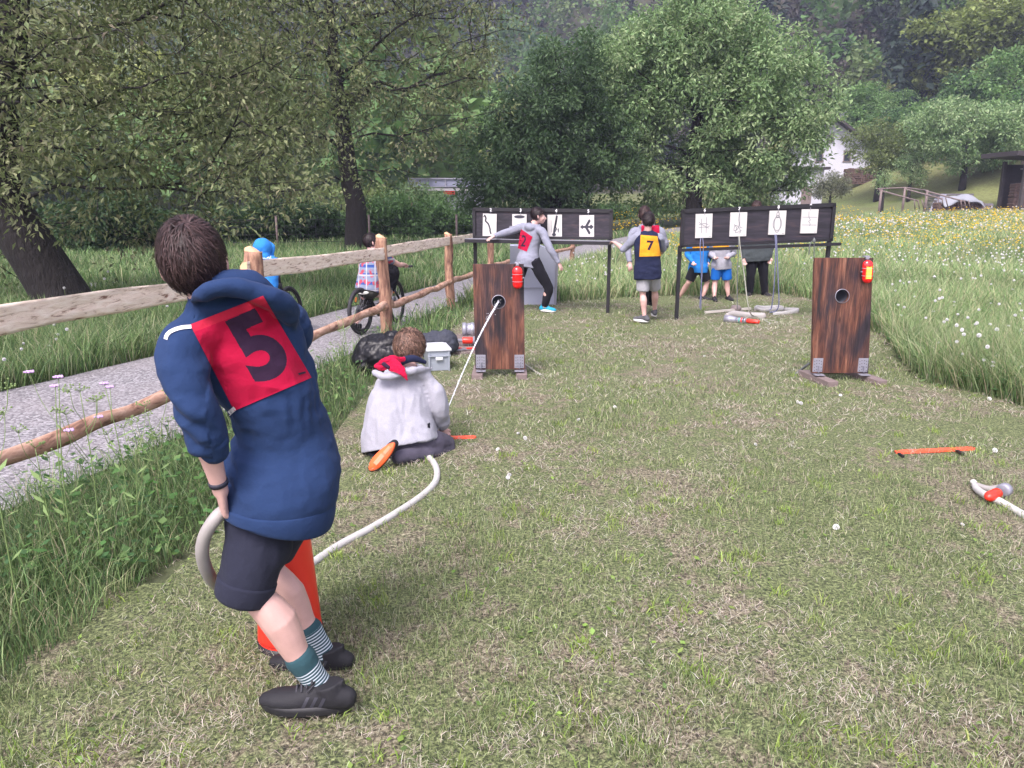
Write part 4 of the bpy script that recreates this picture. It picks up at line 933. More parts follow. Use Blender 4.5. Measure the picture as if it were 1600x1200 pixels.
# far road railing and buildings left
q0, q1 = at(700, 279, 60), at(735, 279, 60); rail = thing('road_railing', 'pale blue-grey metal railing glimpsed above the bushes right of the upright walnut', 'railing', (q0.x, 60, 0))
b = MB(); b.box(((q0.x + q1.x) / 2, 60.2, q0.z - .8), (q1.x - q0.x + 6, .3, .2)); b.build('concrete_edge', simple('concrete', (.30, .29, .31), .9, .15, 2), rail)
b = MB(); b.beam(q0 + V((-3, 0, 0)), q1 + V((3, 0, 0)), .09, .09); b.beam(q0 + V((-3, 0, -.6)), q1 + V((3, 0, -.6)), .06, .06); b.build('handrail', GALV, rail)
for i in range(8): x_ = q0.x - 3 + i * 1.4; MB().box((x_, 60, q0.z - .32), (.07, .07, .62)).build('baluster', GALV, rail)
MB().box(((q0.x + q1.x) / 2, 60.12, q0.z - .3), (q1.x - q0.x + 6, .03, .5)).build('mesh_panel', simple('pale_panel', (.20, .21, .29), .7, .1, 2), rail)
q = at(702, 297, 64); MBv = MB(); 
van = thing('red_wagon', 'small patch of a red wagon under the far railing', 'wagon', (q.x, 64, q.z - .8))
MBv.box((q.x, 64, q.z - .2), (.9, 1.0, .45), bev=.08); MBv.build('body', REDP, van)
for d_ in (-.3, .3): MB().lathe((q.x + d_, 63.25, q.z - .55), [(.05, -.05), (.24, -.05), (.24, .05), (.05, .05)], 12, (V((1, 0, 0)), V((0, 0, 1)), V((0, 1, 0)))).build('wheel', RUBBER, van)
q = at(724, 322, 70); fh = thing('far_white_house', 'white wall of a house glimpsed between the bushes and the dark tree', 'house', (q.x, 70, 0))
b = MB(); b.box((q.x, 72, 1.0), (3.4, 4, 3.2)); b.build('wall', WHITEW, fh)
b = MB(); P_ = [(q.x - 2, 69.6, 2.5), (q.x + 2, 69.6, 2.5), (q.x, 69.6, 3.9)]; Q_ = [(x, y + 5, z) for x, y, z in P_]; b.add(P_ + Q_, [(0, 1, 2), (5, 4, 3), (0, 3, 4, 1), (1, 4, 5, 2), (2, 5, 3, 0)], False); b.build('roof', ROOFD, fh)
MB().box((q.x + .6, 69.98, 1.4), (.7, .05, .9)).build('window', GLASS, fh)
# dark wire fence at the back of the left meadow
wf = thing('wire_fence', 'thin dark wire fence along the back of the left meadow', 'fence', (-7, 27, 0)); b = MB()
for z_ in (.25, .5, .75, 1.0): b.tube([(-14, 25, z_), (-7, 27, z_), (1.0, 29, z_)], .008, 4)
for i in range(60): x_ = -14 + i * .25; b.tube([(x_, 25 + (x_ + 14) * .27, .05), (x_, 25 + (x_ + 14) * .27, 1.0)], .005, 3)
b.build('wire_mesh', BLACKP, wf)
for i in range(6): x_ = -14 + i * 3; MB().tube([(x_, 25 + (x_ + 14) * .27, 0), (x_, 25 + (x_ + 14) * .27, 1.15)], .04, 6).build('post', OLDWOOD, wf)

# ================================================================== SPLIT RAIL FENCE BESIDE THE PATH
def wob(P, amt, seed): 
    return [V(p) + V((noise.noise((i * .7, seed, 0)), noise.noise((i * .7, seed, 5)), noise.noise((i * .7, seed, 9)))) * amt for i, p in enumerate(P)]
fence = thing('split_rail_fence', 'new split-rail fence of peeled posts and rough rails along the gravel path', 'fence', (-1.44, 8.84, 0))
FP = [(-2.98, .0, 1.2, .075), (-2.46, 2.97, 1.22, .075), (-1.97, 5.9, 1.235, .072), (-1.45, 8.84, 1.20, .068), (-.94, 11.77, 1.12, .064), (-.42, 14.7, 1.10, .06), (.35, 17.6, 1.1, .06), (1.6, 20.6, 1.12, .06)]
lean = [0, 0, .01, -.03, -.02, .04, 0, 0]
for i, (x, y, h, r) in enumerate(FP):
    pts_ = [(x - lean[i] * .0, y, -.15)] + [(x + lean[i] * t, y, h * t) for t in (.15, .3, .45, .6, .75, .9, 1.0)]
    pts_ = wob(pts_, .02, i * 3.1); b = MB(); b.mi = 0
    rr = [(r * (1.08 - .02 * k_) * (1 + .08 * math.sin(i + k_ * 2)), r * (1.0 - .01 * k_)) for k_ in range(len(pts_))]
    b.tube(pts_, rr, 12, 3)
    tp_ = pts_[-1]; b.mi = 1; b.tube([tp_ - V((0, 0, .004)), tp_ + V((0, 0, .006)), tp_ + V((.008, 0, .018))], [(r * .97, r * .9), (r * .93, r * .86), (r * .6, r * .6)], 12)
    b.build('post', [POSTW, ENDGRAIN], fence)
def split_rail(a, c, h, th, seed, col):
    """half log: rough flat split face toward the camera side"""
    a, c = V(a), V(c); n = 26; b = MB(); d = (c - a).normalized(); s = d.cross(V((0, 0, 1))).normalized()   # s points to +x side (camera side)
    K = 9; vs = []
    for i in range(n):
        t = i / (n - 1); p = a.lerp(c, t) + V((0, 0, noise.noise((t * 3, seed, 0)) * .02)); hh = h * (1 + .14 * noise.noise((t * 4, seed, 3)))
        ring = []
        for j in range(K):
            u = j / (K - 1); ring.append(p + V((0, 0, (u - .5) * hh)) + s * (th * .25 + .010 * noise.noise((t * 14 + u * 3, u * 5, seed))))
        for j in range(1, 6):
            ang = math.pi * j / 6; ring.append(p + V((0, 0, .5 * hh * math.cos(ang))) - s * (th * .8 * math.sin(ang)))
        vs += ring
    m = K + 5; fs = []
    for i in range(n - 1):
        for j in range(m): fs.append((i * m + j, i * m + (j + 1) % m, (i + 1) * m + (j + 1) % m, (i + 1) * m + j))
    b.add(vs, fs, True); b.mi = 1; b.add([vs[j] for j in range(m)], [tuple(range(m))], False); b.add([vs[(n - 1) * m + j] for j in range(m)], [tuple(range(m - 1, -1, -1))], False)
    return b.build('rail', [SPLIT, ENDGRAIN], fence)
for i in range(len(FP) - 1):
    (x0, y0, h0, r0), (x1, y1, h1, r1) = FP[i], FP[i + 1]; z0 = [1.05, 1.07, 1.09, 1.05, 1.03, 1.0, 1.0][i]; z1 = [1.07, 1.03, 1.03, 1.03, 1.0, 1.0, 1.0][i]
    off = V((.5, -.09, 0)).normalized()
    d = V((x1 - x0, y1 - y0, 0)).normalized()
    side = .05 if i % 2 == 0 else .03
    a = V((x0, y0, z0)) - d * (.12 if i == 2 else .0); c = V((x1, y1, z1)) + d * .05
    split_rail(a, c, .135 if i < 4 else .12, .06, i * 7.7, 0)
    zl = [.44, .44, .43, .42, .42, .42, .42][i]; n = 14
    P_ = wob([V((x0, y0, zl)).lerp(V((x1, y1, zl + (.02 if i == 2 else -.01))), t / (n - 1)) + d * (-.15 + .3 * t / (n - 1)) + V((.0, 0, -.02 * math.sin(t / (n - 1) * 3.14))) for t in range(n)], .022, i * 1.9 + 40)
    MB().tube(P_, [.042 * (1 + .12 * math.sin(k_ * 1.7 + i)) for k_ in range(n)], 10, 3).build('pole', BARK_POLE, fence)

# ================================================================== THE TWO PANELS WITH CARDS
PAPER = simple('card_paper', (0.50, 0.49, 0.48), 0.6, 0.02, 3, bs=0); INK = simple('ink', (0.03, 0.03, 0.045), 0.7, 0.1, 5, bs=0); INKL = simple('thin_ink', (0.20, 0.20, 0.22), 0.7, 0.1, 5, bs=0)
WHP = simple('white_paint', (.75, .75, .78), .6, .05, 5, bs=0)
def glyph_mesh(txt, size, offset=0.0):
    c = bpy.data.curves.new('g', 'FONT'); c.body = txt; c.size = size; c.offset = offset; c.align_x = 'CENTER'; c.align_y = 'CENTER'
    o = bpy.data.objects.new('g', c); COL.objects.link(o); dg = bpy.context.evaluated_depsgraph_get(); dg.update()
    me = bpy.data.meshes.new_from_object(o.evaluated_get(dg)); vs = [v.co.copy() for v in me.vertices]; fs = [tuple(p.vertices) for p in me.polygons]
    bpy.data.objects.remove(o); bpy.data.curves.remove(c); bpy.data.meshes.remove(me)
    if vs:
        cx = (min(v.x for v in vs) + max(v.x for v in vs)) / 2; cy = (min(v.y for v in vs) + max(v.y for v in vs)) / 2; vs = [V((v.x - cx, v.y - cy, 0)) for v in vs]
    return vs, fs
def panel(name, label, A, Bp, ztA, ztB, zbA, zbB, legs, kind):
    A, Bp = V(A), V(Bp); X = (Bp - A); X.z = 0; X.normalize(); NY = V((X.y, -X.x, 0))   # NY toward camera
    root = thing(name, label, 'board', ((A + Bp) / 2).to_tuple())
    L = (Bp - A).length
    def P(u, z, n=0): p = A.lerp(Bp, u); return V((p.x, p.y, 0)) + NY * n + V((0, 0, z))
    def zt(u): return ztA * (1 - u) + ztB * u
    def zb(u): return zbA * (1 - u) + zbB * u
    b = MB(); b.add([P(0.01, zb(0), .0), P(.99, zb(1), .0), P(.99, zt(1) - .01, .0), P(.01, zt(0) - .01, .0), P(0.01, zb(0), -.03), P(.99, zb(1), -.03), P(.99, zt(1) - .01, -.03), P(.01, zt(0) - .01, -.03)], [(0, 1, 2, 3), (7, 6, 5, 4), (0, 4, 5, 1), (2, 6, 7, 3), (1, 5, 6, 2), (0, 3, 7, 4)], False)
    b.build('backboard', BLKW, root)
    f = MB(); f.beam(P(0, zt(0), .0), P(1, zt(1), .0), .05, .05); f.beam(P(0, zb(0) + .02, .005), P(1, zb(1) + .02, .005), .04, .04); f.beam(P(0.008, zb(0), .0), P(.008, zt(0), .0), .045, .05, up=NY); f.beam(P(.992, zb(1), .0), P(.992, zt(1), .0), .045, .05, up=NY); f.build('frame', BLACKP, root)
    for u, z1, z0 in legs: MB().beam(P(u, z0, -.01), P(u, z1, -.01), .045, .045, up=NY).build('leg', BLACKP, root)
    return root, P, zt, zb, X, NY
def rect_card(P, u, w, h, ztop, NY, X, rotd, idx, label, strokes=(), blobs=(), ink=None, wires=True, parent=None, depth=.006):
    c = P(u, ztop - h / 2, .016); Z = V((0, 0, 1)); r = Matrix.Rotation(R(rotd), 3, NY); x = r @ X; z = r @ Z
    b = MB(); b.mi = 0; b.box(c, (w, depth, h), Matrix((x, -NY, z)).transposed().to_4x4())
    def q(s, t, n=.0045): return c + x * (s * w / 2) + z * (t * h / 2) + NY * (n + depth / 2 - .004)
    b.mi = 1
    for lw, pts_ in strokes:
        Q = [V(v_) for v_ in catmull([q(*p) for p in pts_], 4 if len(pts_) > 2 else 1)]
        for a0, a1 in zip(Q[:-1], Q[1:]):
            d = (a1 - a0); 
            if d.length < 1e-6: continue
            s_ = d.normalized().cross(NY) * lw / 2; e_ = d.normalized() * lw * .3; b.add([a0 - s_ - e_, a1 - s_ + e_, a1 + s_ + e_, a0 + s_ - e_], [(0, 1, 2, 3)], False)
    for k_, poly in enumerate(blobs): b.add([q(*p, n=.0052 + .0004 * k_) for p in poly], [tuple(range(len(poly)))], False)
    b.add([q(s, t, .0049) for s, t in [(.62, -.92), (.88, -.92), (.88, -.88), (.62, -.88)]], [(0, 1, 2, 3)], False) if ink is INKL else None
    o = b.build('card', [PAPER, ink or INK]); tagp(o, label, 'card', 'cards hanging on the two panels')
    return o
def circ(cx, cy, rx, ry, n=18, a0=0, a1=360, asp=1.0):
    return [(cx + rx * math.cos(R(a0 + (a1 - a0) * i / n)), cy + ry * math.sin(R(a0 + (a1 - a0) * i / n))) for i in range(n + 1)]
# left panel
lA = at(740, 373, 11.75); lB = at(956, 378, 11.15)
rootL, P, zt, zb, X, NY = panel('sign_panel_left', 'dark wooden picture panel on black legs with a metal shelf, behind the grey metal box', (lA.x, 11.75, 0), (lB.x, 11.15, 0), 1.49, 1.47, 1.06, 1.07, [(0.01, 1.5, 0), (.985, 1.1, 0)], 0)
rootL.name = 'picture_panel'
MB().beam(P(-.03, 1.035, .10), P(1.005, 1.03, .10), .26, .05).build('shelf', BLACKP, rootL)
b = MB(); b.beam(P(-.03, 1.063, .12), P(1.0, 1.058, .12), .2, .006); b.build('shelf_top', GALV, rootL)
cards = [(.125, 0, 'white card with a thin crooked black line, leftmost on the panel with the shelf', [(.022, [(-.75, .85), (-.55, .6), (-.6, .35), (-.2, .1), (.05, -.3), (.1, -.55), (.2, -.75)]), (.012, [(-.75, .85), (-.9, .7)])], []),
         (.345, 0, 'white card with a dark oval, half hidden behind the running child', [], [circ(0, .55, .75, .28)]),
         (.60, 0, 'white card showing a black nozzle, right beside the running child', [(.03, [(.3, .85), (.15, .3), (-.05, -.3), (-.1, -.7)]), (.014, [(.32, .9), (.1, .1), (.3, -.3)]), (.004, [(-.5, .5), (-.45, -.5)])], [circ(-.1, -.72, .28, .14), circ(0, -.35, .2, .16), circ(.5, -.35, .08, .2)]),
         (.825, 0, 'white card showing a forked black fitting, nearest to the boy numbered 7', [(.035, [(-.1, 0), (.35, .5)]), (.035, [(-.1, 0), (.35, -.5)]), (.03, [(-.75, 0), (.8, 0)])], [circ(.6, 0, .16, .2), circ(-.6, 0, .1, .2), circ(0, 0, .22, .2), circ(.35, .5, .15, .14), circ(.35, -.5, .15, .14)])]
for i, (u, rt, lab, st, bl) in enumerate(cards):
    sh = .0 if i != 1 else 0
    rect_card(P, u, .215 if i != 1 else .22, .33 if i != 1 else .17, zt(u) - .062, NY, X, [-1.5, 0, 1, 1.2][i], i, lab, st, bl)
    vs, fs = glyph_mesh('2345'[i], .06, .002); c = P(u + .01, zt(u) - .005, .028); g = MB(); g.add([c + X * v.x + V((0, 0, v.y)) for v in vs], fs, False); g.build('number', WHP, rootL)
    MB().tube([P(u + .01, zt(u) - .03, .028), P(u + .01, zt(u) - .07, .028)], .003, 5).build('hook', GALV, rootL)
b = MB(); b.beam(P(.28, 1.235, .05), P(.375, 1.237, .05), .05, .03); tagp(b.build('fire_fitting', GALV), 'flat pale metal fitting below the oval on the second card', 'fitting')
# right panel
A_ = at(1063, 380, 10.47); B_ = at(1300, 372, 10.55)
rootR, P, zt, zb, X, NY = panel('knot_panel', 'dark wooden knot panel on black legs with ropes hanging from its bar', (A_.x, 10.47, 0), (B_.x, 10.55, 0), 1.475, 1.56, 1.00, 1.08, [(0.0, 1.02, 0), (.985, 1.12, .0)], 1)
MB().beam(P(-.015, .965, .05), P(1.05, 1.045, .05), .04, .04).build('rope_bar', BLACKP, rootR)
kc = [('white card with a drawn ladder-like hitch, leftmost on the rope panel', [(.008, [(-.3, .6), (-.28, -.6)]), (.008, [(.3, .7), (.28, -.6)]), (.008, [(-.6, .3), (-.2, .1), (.4, -.1), (.7, 0)]), (.008, [(-.6, .1), (0, .2), (.5, .1)]), (.008, [(-.6, -.15), (0, -.1), (.6, -.2)])]),
      ('white card with a tall looped knot drawing, second on the rope panel', [(.008, [(.05, .9), (0, .4), (.1, 0), (-.1, -.4), (-.5, -.5), (-.4, -.1), (0, -.2), (.3, -.6), (.1, -.75)]), (.008, [(.1, .9), (.15, .3), (.2, -.2), (.5, -.3)]), (.008, [(-.5, 0), (-.2, -.3), (-.3, -.7), (.4, -.5)])]),
      ('white card with a twisted ring of rope drawn on it, third on the rope panel', [(.008, [(x, y) for x, y in circ(0, -.1, .5, .55)]), (.008, [(x, y) for x, y in circ(0, -.1, .38, .7)]), (.008, [(x, y) for x, y in circ(0, .65, .15, .25)])]),
      ('white card with a single hitch on a pole, rightmost on the rope panel', [(.008, [(-.85, .35), (.85, .33)]), (.008, [(-.85, -.3), (.85, -.32)]), (.008, [(-.15, .8), (-.1, .35), (.1, .1), (-.1, 0), (.1, -.2), (.05, -.4)])])]
for i, (lab, st) in enumerate(kc):
    u = [.145, .37, .625, .835][i]
    rect_card(P, u, .225, .315, zt(u) - .045, NY, X, [1.6, 1.2, .6, .4][i], i, lab, st, [], INKL, depth=.02)
    vs, fs = glyph_mesh('6789'[i], .055, .002); c = P(u, zt(u) + .004, .028); g = MB(); g.add([c + X * v.x + V((0, 0, v.y)) for v in vs], fs, False); g.build('number', WHP, rootR)
    MB().tube([P(u, zt(u) - .02, .028), P(u, zt(u) - .06, .032)], .003, 5).build('hook', GALV, rootR)
RB = simple('blue_grey_rope', (.12, .13, .21), .9, .3, 80); RW = simple('pale_rope', (.30, .30, .26), .9, .25, 80); RG = simple('dark_rope', (.12, .13, .13), .9, .3, 80)
def rope(P_, r, mat, label, cat='rope', name='rope'):
    o = MB().tube(P_, r, 7, 4, cap='round').build(name, mat); return tagp(o, label, cat, 'ropes hanging from the bar of the knot panel')
def hang(px, px2, pyb, n=.08, Y=10.42):
    a = at(px, 378, Y); z = P(0, 1, 0); return a
def rp(px, py, Y): return at(px, py, Y)
rope([rp(1095, 372, 10.36), rp(1094, 385, 10.33), rp(1096, 430, 10.34), rp(1095, 483, 10.34)], .007, RB, 'blue-grey rope hanging in front of the striding blue child, left strand')
rope([rp(1098, 372, 10.36), rp(1099, 388, 10.33), rp(1097, 430, 10.34), rp(1093, 481, 10.33)], .006, RB, 'blue-grey rope hanging in front of the striding blue child, right strand')
rope([rp(1154, 370, 10.36), rp(1154, 385, 10.33), rp(1152, 430, 10.34), rp(1152, 482, 10.35)], .006, RG, 'thin dark rope hanging between the white and the grey-clad onlookers')
rope([rp(1155, 369, 10.36), rp(1157, 390, 10.33), rp(1163, 430, 10.3), rp(1171, 486, 10.2), gr(1185, 496, .03), gr(1204, 505, .02)], .007, RW, 'pale rope slanting from the bar down to the gear on the ground')
rope([rp(1211, 367, 10.36), rp(1212, 390, 10.33), rp(1210, 440, 10.34), rp(1206, 478, 10.4), rp(1203, 484, 10.4)], .008, RB, 'blue-grey doubled rope hanging right of the grey-clad onlooker, left strand')
rope([rp(1213, 367, 10.36), rp(1214, 390, 10.33), rp(1216, 440, 10.34), rp(1217, 475, 10.36), rp(1212, 486, 10.4), rp(1203, 488, 10.4)], .008, RB, 'blue-grey doubled rope hanging right of the grey-clad onlooker, right strand')
rope([rp(1272, 372, 10.36), rp(1273, 378, 10.32), rp(1272, 385, 10.33), rp(1272, 432, 10.34), rp(1273, 470, 10.34)], .006, RG, 'thin dark rope hanging just left of the right-hand target')
rope([rp(1268, 377, 10.36), rp(1265, 385, 10.33), rp(1264, 398, 10.34)], .006, RG, 'short rope tail at the right end of the bar')
MB_ = MB().ell(rp(1272, 376, 10.33), (.02, .02, .03)); tagp(MB_.build('rope_knot', RG), 'dark knot tied round the right end of the bar', 'knot', 'ropes hanging from the bar of the knot panel')

# gear on the ground below the knot panel
b = MB(); p0, p1 = gr(1102, 488, .03), gr(1172, 482, .04); b.beam(p0, p1, .035, .03); tagp(b.build('wooden_lath', simple('pale_lath', (.68, .62, .55), .7, .1, 8)), 'pale wooden lath lying under the knot panel', 'lath')
HOSE = simple('canvas_hose', (.42, .41, .40), .85, .12, 40, bs=.3, bscale=120, bd=.003)
HOSEG = simple('grey_rubber_hose', (.30, .28, .27), .6, .12, 20, bs=.1)
g_ = thing('hose_coil', 'loose coil of flat whitish hose lying behind the lath', 'hose', tuple(gr(1200, 490, 0)))
cc = gr(1196, 486, .0); b = MB()
for i, (rx, ry) in enumerate([(.16, .12), (.2, .15)]):
    b.tube([(cc.x + rx * math.cos(a * .35) + .04 * i, cc.y + ry * math.sin(a * .35) - .06 * i, .03 + .02 * i + .01 * math.sin(a)) for a in range(0, 19)], (.028, .012), 8, 2, side=V((0, 0, 1)))
b.tube([(cc.x + .25, cc.y - .1, .03), (cc.x + .42, cc.y - .2, .04), (cc.x + .25, cc.y - .38, .03), (cc.x - .05, cc.y - .5, .02)], (.035, .012), 8, 3, side=V((0, 0, 1)))
b.build('hose_length', HOSE, g_)
t = thing('hose_nozzle', 'metal and red branch pipe nozzle lying below the knot panel', 'nozzle', tuple(gr(1160, 500, 0)))
a, c = gr(1132, 498, .05), gr(1186, 503, .05); d = (c - a).normalized(); L = (c - a).length; sx_ = d.cross(V((0, 0, 1))).normalized(); ax = (sx_, V((0, 0, 1)), d)
b = MB(); b.lathe(a, [(.02, 0), (.052, .005), (.055, .10), (.045, .11), (.045, .16), (.03, .17)], 16, ax); b.build('coupling', GALV, t)
b = MB(); b.lathe(a + d * .17, [(.03, 0), (.036, .02), (.036, .12), (.028, .13)], 16, ax); b.build('body', GALV, t)
for k_, cm in ((.205, simple('teal_band', (.05, .3, .25), .5, .1, 5, bs=0)), (.235, REDP), (.262, INK)): MB().lathe(a + d * k_, [(.0375, 0), (.0375, .018)], 16, ax).build('band', cm, t)
b = MB(); b.lathe(a + d * .31, [(.022, 0), (.03, .01), (.026, .16), (.018, .17)], 14, ax); b.build('grip', REDP, t)
t = thing('hose_bundle', 'grey folded hose piece behind the nozzle', 'hose', tuple(gr(1165, 494, 0))); p = gr(1160, 494, .04)
b = MB(); b.tube([p + V((-.22, -.02, 0)), p + V((-.1, .06, .02)), p + V((.1, .05, .0)), p + V((.3, .0, 0))], (.05, .03), 10, 3, side=V((0, 0, 1)), cap='round'); b.build('hose_length', HOSEG, t)
b = MB(); p = gr(1150, 482, .05); b.ell(p, (.09, .07, .055), n=12, m=8); tagp(b.skin('stone', simple('stone_grey', (.26, .21, .20), .9, .3, 14, bs=.5), None, .01, 2, lambda c, n: .012 * noise.noise(c * 14)), 'rounded brownish stone at the feet of the white-hooded onlooker', 'stone')
rope([gr(1168, 496, .06), gr(1180, 492, .05), gr(1195, 499, .02), gr(1215, 503, .015), gr(1200, 507, .015)], .006, RW, 'pale rope end curling over the nozzle on the ground')

# ================================================================== THE TWO SPRAY TARGETS
LAMPR = nt('red_lens'); LAMPR[3].inputs['Base Color'].default_value = (.70, .01, .012, 1); LAMPR[3].inputs['Roughness'].default_value = .18; LAMPR[3].inputs['Coat Weight'].default_value = .5; LAMPR = LAMPR[0]
m_, N_, L_, B_q = nt('lit_lens'); B_q.inputs['Base Color'].default_value = (.8, .05, .01, 1); B_q.inputs['Emission Color'].default_value = (1.0, .13, .01, 1); B_q.inputs['Emission Strength'].default_value = .55; LIT = m_
m_, N_, L_, B_q = nt('lit_lens_strip'); B_q.inputs['Base Color'].default_value = (1, .4, .05, 1); B_q.inputs['Emission Color'].default_value = (1.0, .40, .05, 1); B_q.inputs['Emission Strength'].default_value = 1.3; LITS = m_
def target(label, BL, BR, TL, TR, Yb, lit, blk, tlt):
    """board corners in photo pixels at distance Yb, standing on two timber feet"""
    root = thing('spray_target', label, 'target', (0, 0, 0)); tl, tr = at(*TL, Yb), at(*TR, Yb); bl, br = at(*BL, Yb), at(*BR, Yb)
    zt_, zb_ = (tl.z + tr.z) / 2, (bl.z + br.z) / 2; tl.z = tr.z = zt_; bl.z = br.z = zb_
    X = (tr - tl).normalized(); c = (tl + tr + bl + br) / 4; W = ((tr - tl).length + (br - bl).length) / 2; Hh = zt_ - zb_
    Z = ((tl + tr) / 2 - (bl + br) / 2).normalized(); NYv = V((0, -1, 0)); th = .03
    root.location = (c.x, Yb, 0)
    def q(s, t, n=0): # s,t in metres from centre
        return c + X * s + Z * t + NYv * n
    hc = (-.003 if not lit else -.005, Hh / 2 - (.34 if not lit else .335)); hr = .058
    # board face with a real round hole
    b = MB(); N = 48; outer = []; inner = []
    for i in range(N):
        a = 2 * math.pi * i / N; ca, sa = math.cos(a), math.sin(a); inner.append((hc[0] + hr * ca, hc[1] + hr * sa))
        k_ = min(((W / 2 - hc[0]) if ca > 0 else (W / 2 + hc[0])) / max(abs(ca), 1e-6), ((Hh / 2 - hc[1]) if sa > 0 else (Hh / 2 + hc[1])) / max(abs(sa), 1e-6)); outer.append((hc[0] + k_ * ca, hc[1] + k_ * sa))
    cor = [(W / 2, Hh / 2), (-W / 2, Hh / 2), (-W / 2, -Hh / 2), (W / 2, -Hh / 2)]
    for cx_, cy_ in cor:
        j = min(range(N), key=lambda i: (outer[i][0] - cx_) ** 2 + (outer[i][1] - cy_) ** 2); outer[j] = (cx_, cy_)
    vs = [q(*p, 0) for p in inner] + [q(*p, 0) for p in outer] + [q(*p, -th) for p in inner] + [q(*p, -th) for p in outer]
    fs = []
    for i in range(N):
        j = (i + 1) % N; fs += [(i, j, N + j, N + i)[::-1], (2 * N + i, 2 * N + j, 3 * N + j, 3 * N + i), (i, 2 * N + i, 2 * N + j, j)[::-1], (N + i, N + j, 3 * N + j, 3 * N + i)[::-1]]
    b.add(vs, fs, False); bo = b.build('board', PLY, root)
    bo_inv = None
    ax = (X, Z, NYv)
    MB().lathe(q(hc[0], hc[1], .003), [(hr + .001, -.0), (hr + .006, -.0), (hr + .006, .003), (hr + .001, .003)], 36, ax, cap=False).build('hole_ring', GALV, root)
    b = MB(); b.lathe(q(hc[0], hc[1], -th - .14), [(.001, 0), (.045, 0), (hr + .002, .135), (hr + .002, .14)], 30, ax, cap=False); b.build('funnel', simple('dark_zinc', (.10, .11, .14), .5, .2, 15, metal=.4), root)
    for sg in (-1, 1):   # metal angle brackets with bolt holes
        bx = sg * (W / 2 - .052); bz = -Hh / 2 + .055; b = MB(); b.box(q(bx, bz + .02, .0035), (.088, .004, .125), bev=.0015); b.box(q(bx, -Hh / 2 - .008, .035), (.088, .07, .004)); b.box(q(bx, bz - .015, .02), (.006, .03, .055))
        br_ = b.build('bracket', GALV, root); hb = MB()
        for kx in (-.03, -.012, .012, .03):
            for kz in (-.03, 0, .028, .055): 
                if (kx + .03) * 100 % 2 < 1.9: hb.lathe(q(bx + kx, bz + kz + .006 * (abs(kx) < .02), .0062), [(.0008, 0), (.004, 0), (.003, .0012), (.0008, .0012)], 8, ax)
        hb.build('bolts', BLACKP, br_)
    for sg, (fx, fy0, fy1) in zip((-1, 1), blk):
        x0 = (bl if sg < 0 else br).x + fx; zt2 = bl.z - .012; b = MB(); dz = zt2
        b.box((x0, (fy0 + fy1) / 2, dz / 2 - .01), (.10, fy1 - fy0, dz + .0), Matrix.Rotation(tlt, 4, 'Z'), bev=.006); b.build('timber_foot', OLDWOOD, root)
    # frame legs and catch box behind the board
    b = MB(); b.box(q(0, hc[1] - .05, -th - .21), (W * .72, .24, .30)); 
    b2 = MB(); b2.beam(q(-W / 2 + .03, Hh / 2 - .05, -th - .02), q(-W / 2 + .03, -Hh / 2, -th - .02), .04, .03, up=(0, 1, 0)); b2.beam(q(W / 2 - .03, Hh / 2 - .05, -th - .02), q(W / 2 - .03, -Hh / 2, -th - .02), .04, .03, up=(0, 1, 0)); b2.build('rear_batten', OLDWOOD, root)
    # lamp
    lx, lz = W / 2 - .058, Hh / 2 - .118; s = .046; hh = .052
    lamp = thing('warning_lamp', ('lit orange-red warning lamp on the top corner of the right spray target' if lit else 'unlit red warning lamp on the top corner of the left spray target'), 'lamp', tuple(q(lx, lz, .0)))
    def arc(hh_, r_, d_):  # flattened capsule body
        b = MB(); c0 = q(lx, lz - hh_, .028); c1 = q(lx, lz + hh_, .028); b.tube([c0, c1], (r_, d_), 20, 1, side=X, cap='round'); return b
    mb = MB(); n_ = 20; vs = []; prof = [(0.05, -1), (.5, -.96), (.82, -.84), (.97, -.66), (1, -.45), (1, .45), (.97, .66), (.82, .84), (.5, .96), (.05, 1)]
    for r_, h_ in prof:
        for j in range(n_): a = 2 * math.pi * j / n_; vs.append(q(lx + s * r_ * math.cos(a), lz + h_ * .1, .03 + .034 * r_ * math.sin(a)))
    fs = [(i * n_ + j, i * n_ + (j + 1) % n_, (i + 1) * n_ + (j + 1) % n_, (i + 1) * n_ + j) for i in range(len(prof) - 1) for j in range(n_)] + [tuple(range(n_)), tuple((len(prof) - 1) * n_ + j for j in range(n_))]
    mb.add(vs, fs, True); mb.build('lens', LAMPR, lamp)
    gm = MB()
    for h_ in (-.035, .03): gm.lathe(q(lx, lz + h_, .03), [(s + .001, -.002), (s + .004, -.002), (s + .004, .002), (s + .001, .002)], 20, (X, NYv * .78, Z), cap=False)
    gm.box(q(lx + s + .008, lz, .03), (.016, .012, .012)); gm.box(q(lx - s - .006, lz, .03), (.014, .01, .01)); gm.build('wire_guard', GALV, lamp)
    MB().box(q(lx, Hh / 2 - .003, .012), (.03, .024, .02), bev=.003).box(q(lx, Hh / 2 + .012, -.005), (.05, .05, .012), bev=.002).build('mount', GALV, lamp)
    if lit:
        e = MB(); 
        for k_ in range(8): e.box(q(lx - .002, lz - .052 + k_ * .0125, .0645), (.040, .003, .0085), bev=.001)
        e.build('glowing_strips', LITS, lamp); MB().box(q(lx - .002, lz - .006, .0605), (.056, .006, .115), bev=.003).build('glowing_pane', LIT, lamp)
    return root, q, W, Hh
TL_, qL, WL, HL = target('charred wooden spray target hit by the water jet, left one behind the kneeling boy', (743, 577), (820, 577), (738.5, 412.5), (818.5, 413), 6.98, False, [(.02, 6.84, 7.3), (-.03, 6.86, 7.35)], R(0))
